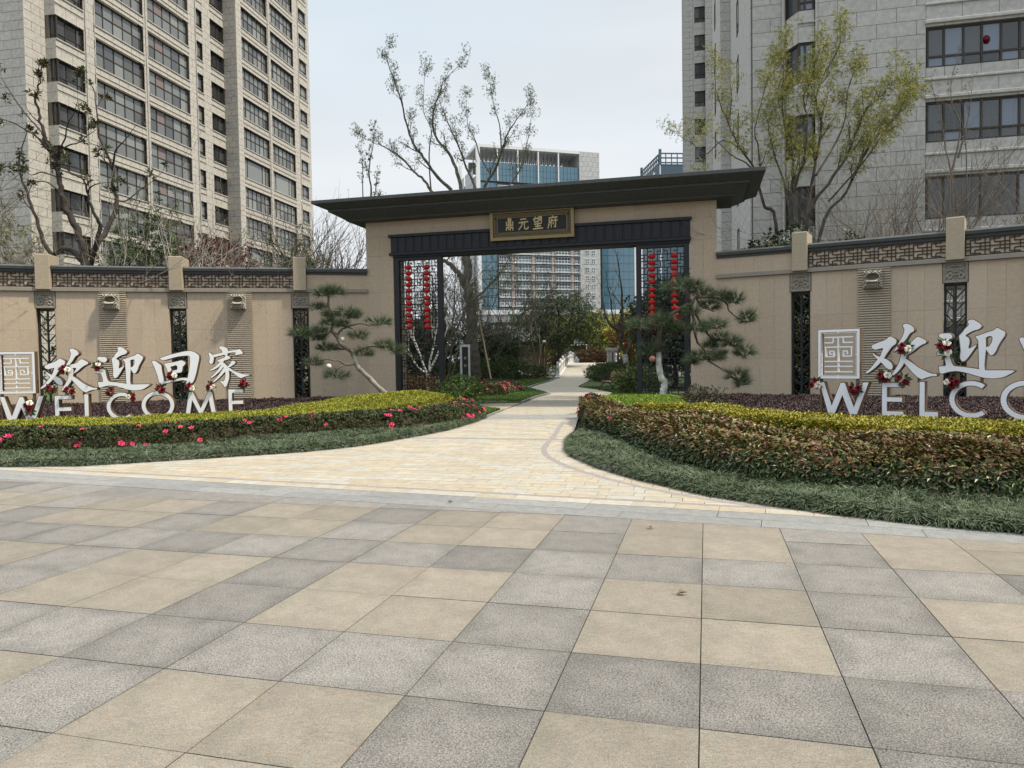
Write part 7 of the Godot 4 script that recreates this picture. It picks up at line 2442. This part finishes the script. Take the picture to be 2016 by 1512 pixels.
	# stone gate posts, fence and hedge beyond the bridge
	for e in [[[Vector3(11.02, 0.81, -82.00)], "grey stone gate post with cap beyond the bridge"], [[Vector3(12.05, 0.78, -84.00)], "second grey stone gate post beyond the bridge"]]:
		o = thing("gate_post", e[1], "post", spot(e[0][0].x, e[0][0].z))
		mb = MB.new()
		mb.box(Vector3(-0.25, -0.2, -0.25), Vector3(0.25, 2.3, 0.25))
		part("shaft", mb, M.concrete, o)
		mb = MB.new()
		mb.box(Vector3(-0.4, 2.3, -0.4), Vector3(0.4, 2.6, 0.4))
		part("cap", mb, M.concrete, o)
	bush("clipped_hedge", "reddish dark hedge across the end of the garden beyond the bridge", "hedge", Vector3(9.8, 0.2, -97), Vector3(4.8, 1.25, 0.9), sprig(36, 8, 0.08, 0.04, 0.05, 0.06), M.leaf, [lin(0.07, 0.035, 0.02), lin(0.045, 0.04, 0.02), lin(0.1, 0.05, 0.025)], 3800, 1.6, 2.6, 0.0, 0.12)
	o = thing("railing_fence", "dark upright railing fence above the reddish hedge", "fence", frame(5.5, -99, 15.0, -100))
	mb = MB.new()
	mb.box(Vector3(0, 3.35, -0.05), Vector3(9.5, 3.5, 0.05))
	mb.box(Vector3(0, 1.5, -0.05), Vector3(9.5, 1.62, 0.05))
	part("rail", mb, M.iron, o)
	for i in 24:
		mb = MB.new()
		mb.box(Vector3(i * 0.41 - 0.05, 0, -0.06), Vector3(i * 0.41 + 0.05, 3.4, 0.06))
		part("bar", mb, M.iron, o)
	# pointed white canopy behind the fence
	o = thing("white_canopy", "small pointed white canopy behind the railing fence", "canopy", spot(9.4, -104.0))
	mb = MB.new()
	mb.lathe([Vector2(1.7, 3.3), Vector2(0.8, 3.7), Vector2(0.001, 4.3)], 8)
	part("cover", mb, M.concrete, o)
	for e in [[-1.2, 1.2], [1.2, 1.2], [1.2, -1.2], [-1.2, -1.2]]:
		mb = MB.new()
		mb.tube([Vector3(e[0], 0, e[1]), Vector3(e[0], 3.35, e[1])], [0.06, 0.06], 6)
		part("leg", mb, M.marble, o)
	# slim lamp post by the pavilion
	o = thing("lamp_post", "slim dark lamp post with small white head near the pavilion", "lamp", spot(2.9, -62.0))
	mb = MB.new()
	mb.tube([Vector3(0, 0, 0), Vector3(0, 2.9, 0)], [0.06, 0.045], 8)
	part("post", mb, M.iron, o)
	mb = MB.new()
	mb.ball(Vector3(-0.12, 2.95, 0), Vector3(0.16, 0.1, 0.12), 8, 5)
	part("head", mb, M.marble, o)
	# red banner behind the right screen
	o = thing("red_banner", "square red paper banner hanging behind the lower lanterns of the right gate screen", "banner", frame(5.32, -23.2, 5.72, -23.1) * Transform3D(Basis(), Vector3(0, 2.32, 0)))
	mb = MB.new()
	mb.box(Vector3(0, 0, -0.01), Vector3(0.42, 0.52, 0.01))
	part("sheet", mb, M.red, o)
	mb = MB.new()
	for q in [[0.06, 0.08, 0.36, 0.11], [0.06, 0.4, 0.36, 0.43], [0.1, 0.24, 0.32, 0.27], [0.2, 0.1, 0.23, 0.42]]:
		mb.box(Vector3(q[0], q[1], 0.01), Vector3(q[2], q[3], 0.016 + q[0] * 0.004))
	part("pattern", mb, M.coral, o)
	# dead leaves on the slabs
	var k = 0
	for e in [[1.05, -4.53, "small curled brown dead leaf on a tan slab in the middle of the forecourt"], [1.18, -6.32, "tiny dead leaf on a grey slab near the forecourt edge"], [-0.68, -7.6, "dead leaf scraps on the pale border slabs at the forecourt edge"]]:
		o = thing("dead_leaf", e[2], "leaf", spot(e[0], e[1], 0.003, k * 1.9))
		mb = MB.new()
		leaf_quad(mb, Vector3(-0.035, 0.004, 0), Vector3(1, 0.16, 0).normalized(), Vector3(0, 0, 1), 0.07 if k == 0 else 0.05, 0.05, 0.35)
		mb.tube([Vector3(-0.035, 0.004, 0), Vector3(-0.065, 0.008, 0.005)], [0.002, 0.0015], 4)
		part("blade", mb, M.brown, o)
		k += 1

# ---------------------------------------------------------------- scene
func sky_picture() -> ImageTexture:
	# thin bright overcast: streaky near the horizon, brighter overhead and round the veiled sun
	var w = 512
	var h = 256
	var a = noise_img(256, 91, 0.012, 5)
	var b = noise_img(256, 92, 0.03, 4)
	var sun = Vector3(0.54, 0.82, 0.14).normalized()
	var im := Image.create_empty(w, h, false, Image.FORMAT_RGBF)
	for y in h:
		var e = PI / 2 - PI * (y + 0.5) / h
		for x in w:
			var p = TAU * ((x + 0.5) / w - 0.5)
			var d = Vector3(sin(p) * cos(e), sin(e), -cos(p) * cos(e))
			if e < -0.02:
				im.set_pixel(x, y, Color(0.2, 0.19, 0.18))
				continue
			var n1 = a[((y * 2) % 256) * 256 + (x / 2 + y / 2) % 256] / 255.0 - 0.5
			var n2 = b[((y * 3) % 256) * 256 + (x / 2 + 97) % 256] / 255.0 - 0.5
			var v = 0.5 - 0.035 * smoothstep(0.1, 0.5, e) + 0.85 * smoothstep(0.5, 1.4, e)
			v *= 1.0 + 0.9 * exp(-pow(d.angle_to(sun) / 0.55, 2))
			v *= 1.0 + 0.2 * n1 + 0.12 * n2
			var blue = 0.085 - 0.12 * n1
			im.set_pixel(x, y, Color(v * (1 - blue), v, v * (1 + blue * 0.9)))
	return ImageTexture.create_from_image(im)

func _ready():
	rng.seed = 20240405
	# camera: eye 1.5 m above the slabs, looking slightly down, held a little askew
	var pitch = 0.03428
	var roll = 0.01532
	var f = Vector3(0, -sin(pitch), -cos(pitch))
	var u0 = Vector3(0, cos(pitch), -sin(pitch))
	var u = u0 * cos(roll) + Vector3.RIGHT * sin(roll)
	var r = Vector3.RIGHT * cos(roll) - u0 * sin(roll)
	var cam := Camera3D.new()
	cam.name = "camera"
	cam.transform = Transform3D(Basis(r, u, -f), Vector3(0, 1.5, 0))
	cam.fov = 55.63
	cam.near = 0.05
	cam.far = 3000
	add_child(cam)
	var env := Environment.new()
	env.background_mode = Environment.BG_SKY
	env.sky = Sky.new()
	var ps := PanoramaSkyMaterial.new()
	ps.panorama = sky_picture()
	env.sky.sky_material = ps
	env.tonemap_mode = Environment.TONE_MAPPER_LINEAR
	env.tonemap_exposure = 1.68
	env.sdfgi_enabled = true
	env.ssao_enabled = true
	env.ssil_enabled = true
	var we := WorldEnvironment.new()
	we.name = "environment"
	we.environment = env
	add_child(we)
	var sun := DirectionalLight3D.new()
	sun.name = "sun"
	sun.light_energy = 0.95
	sun.light_color = Color(1.0, 0.95, 0.87)
	sun.light_angular_distance = 4.0
	sun.shadow_enabled = true
	sun.transform = Transform3D(Basis.looking_at(-Vector3(0.54, 0.82, 0.14).normalized(), Vector3.FORWARD), Vector3(20, 40, 0))
	add_child(sun)
	materials()
	M.pinkball = mat(lin(0.35, 0.16, 0.14), 0.7)
	# structure
	ground()
	lion_m = height_field(0.47, 0.5, 34, lion_depth, -0.03).mesh()
	carve_m = height_field(0.56, 0.52, 30, carving_depth, -0.05).mesh()
	var rb := MB.new()
	rb.prism(PackedVector2Array([Vector2(0, 0), Vector2(0.075, 0.004), Vector2(0.075, 0.034), Vector2(0, 0.046)]), -0.41, 0.41, Transform3D(Basis(Vector3(0, 0, 1), Vector3(0, 1, 0), Vector3(1, 0, 0)), Vector3.ZERO))
	rib_m = rb.mesh()
	grille_m = grille_mesh().mesh()
	wing("beige granite wall curving away left of the gate, with dark slot windows and lion heads", [Vector2(-18.58, -21.9), Vector2(-14.83, -23.28), Vector2(-11.05, -24.24), Vector2(-7.18, -24.92), Vector2(-5.0, -25.5)], [true, true, true, true, false], 3)
	wing("beige granite wall curving towards the viewer right of the gate, with dark slot windows and a lion head", [Vector2(6.39, -22.6), Vector2(8.48, -21.36), Vector2(11.8, -19.38), Vector2(15.0, -17.2)], [false, true, true, true], 0)
	var gx = gate()
	plaque(gx)
	left_tower()
	right_tower()
	office()
	# things
	for i in 3:
		rose_ms.append(rose_mesh(400 + i))
	var al = 0.18
	var ar = 0.72
	welcome("left", frame(-11.187, -15.9, -11.187 + cos(al), -15.9 - sin(al)), "left welcome sign", 0.0)
	welcome("right", frame(5.841, -13.789, 5.841 + cos(ar), -13.789 + sin(ar)) * Transform3D(Basis(), Vector3(0, 0.1353, 0)), "right welcome sign", 0.5)
	lantern_string("left string of eleven red lanterns on the left gate screen", gx * Transform3D(Basis(), Vector3(1.62, 2.55, 0.16)))
	lantern_string("right string of eleven red lanterns on the left gate screen", gx * Transform3D(Basis(), Vector3(2.27, 2.53, 0.16)))
	lantern_string("left string of eleven red lanterns on the right gate screen", gx * Transform3D(Basis(), Vector3(9.78, 2.52, 0.16)))
	lantern_string("right string of eleven red lanterns on the right gate screen, behind the pine", gx * Transform3D(Basis(), Vector3(10.47, 2.52, 0.16)))
	garden()
	beds()
	pines()
	trees()
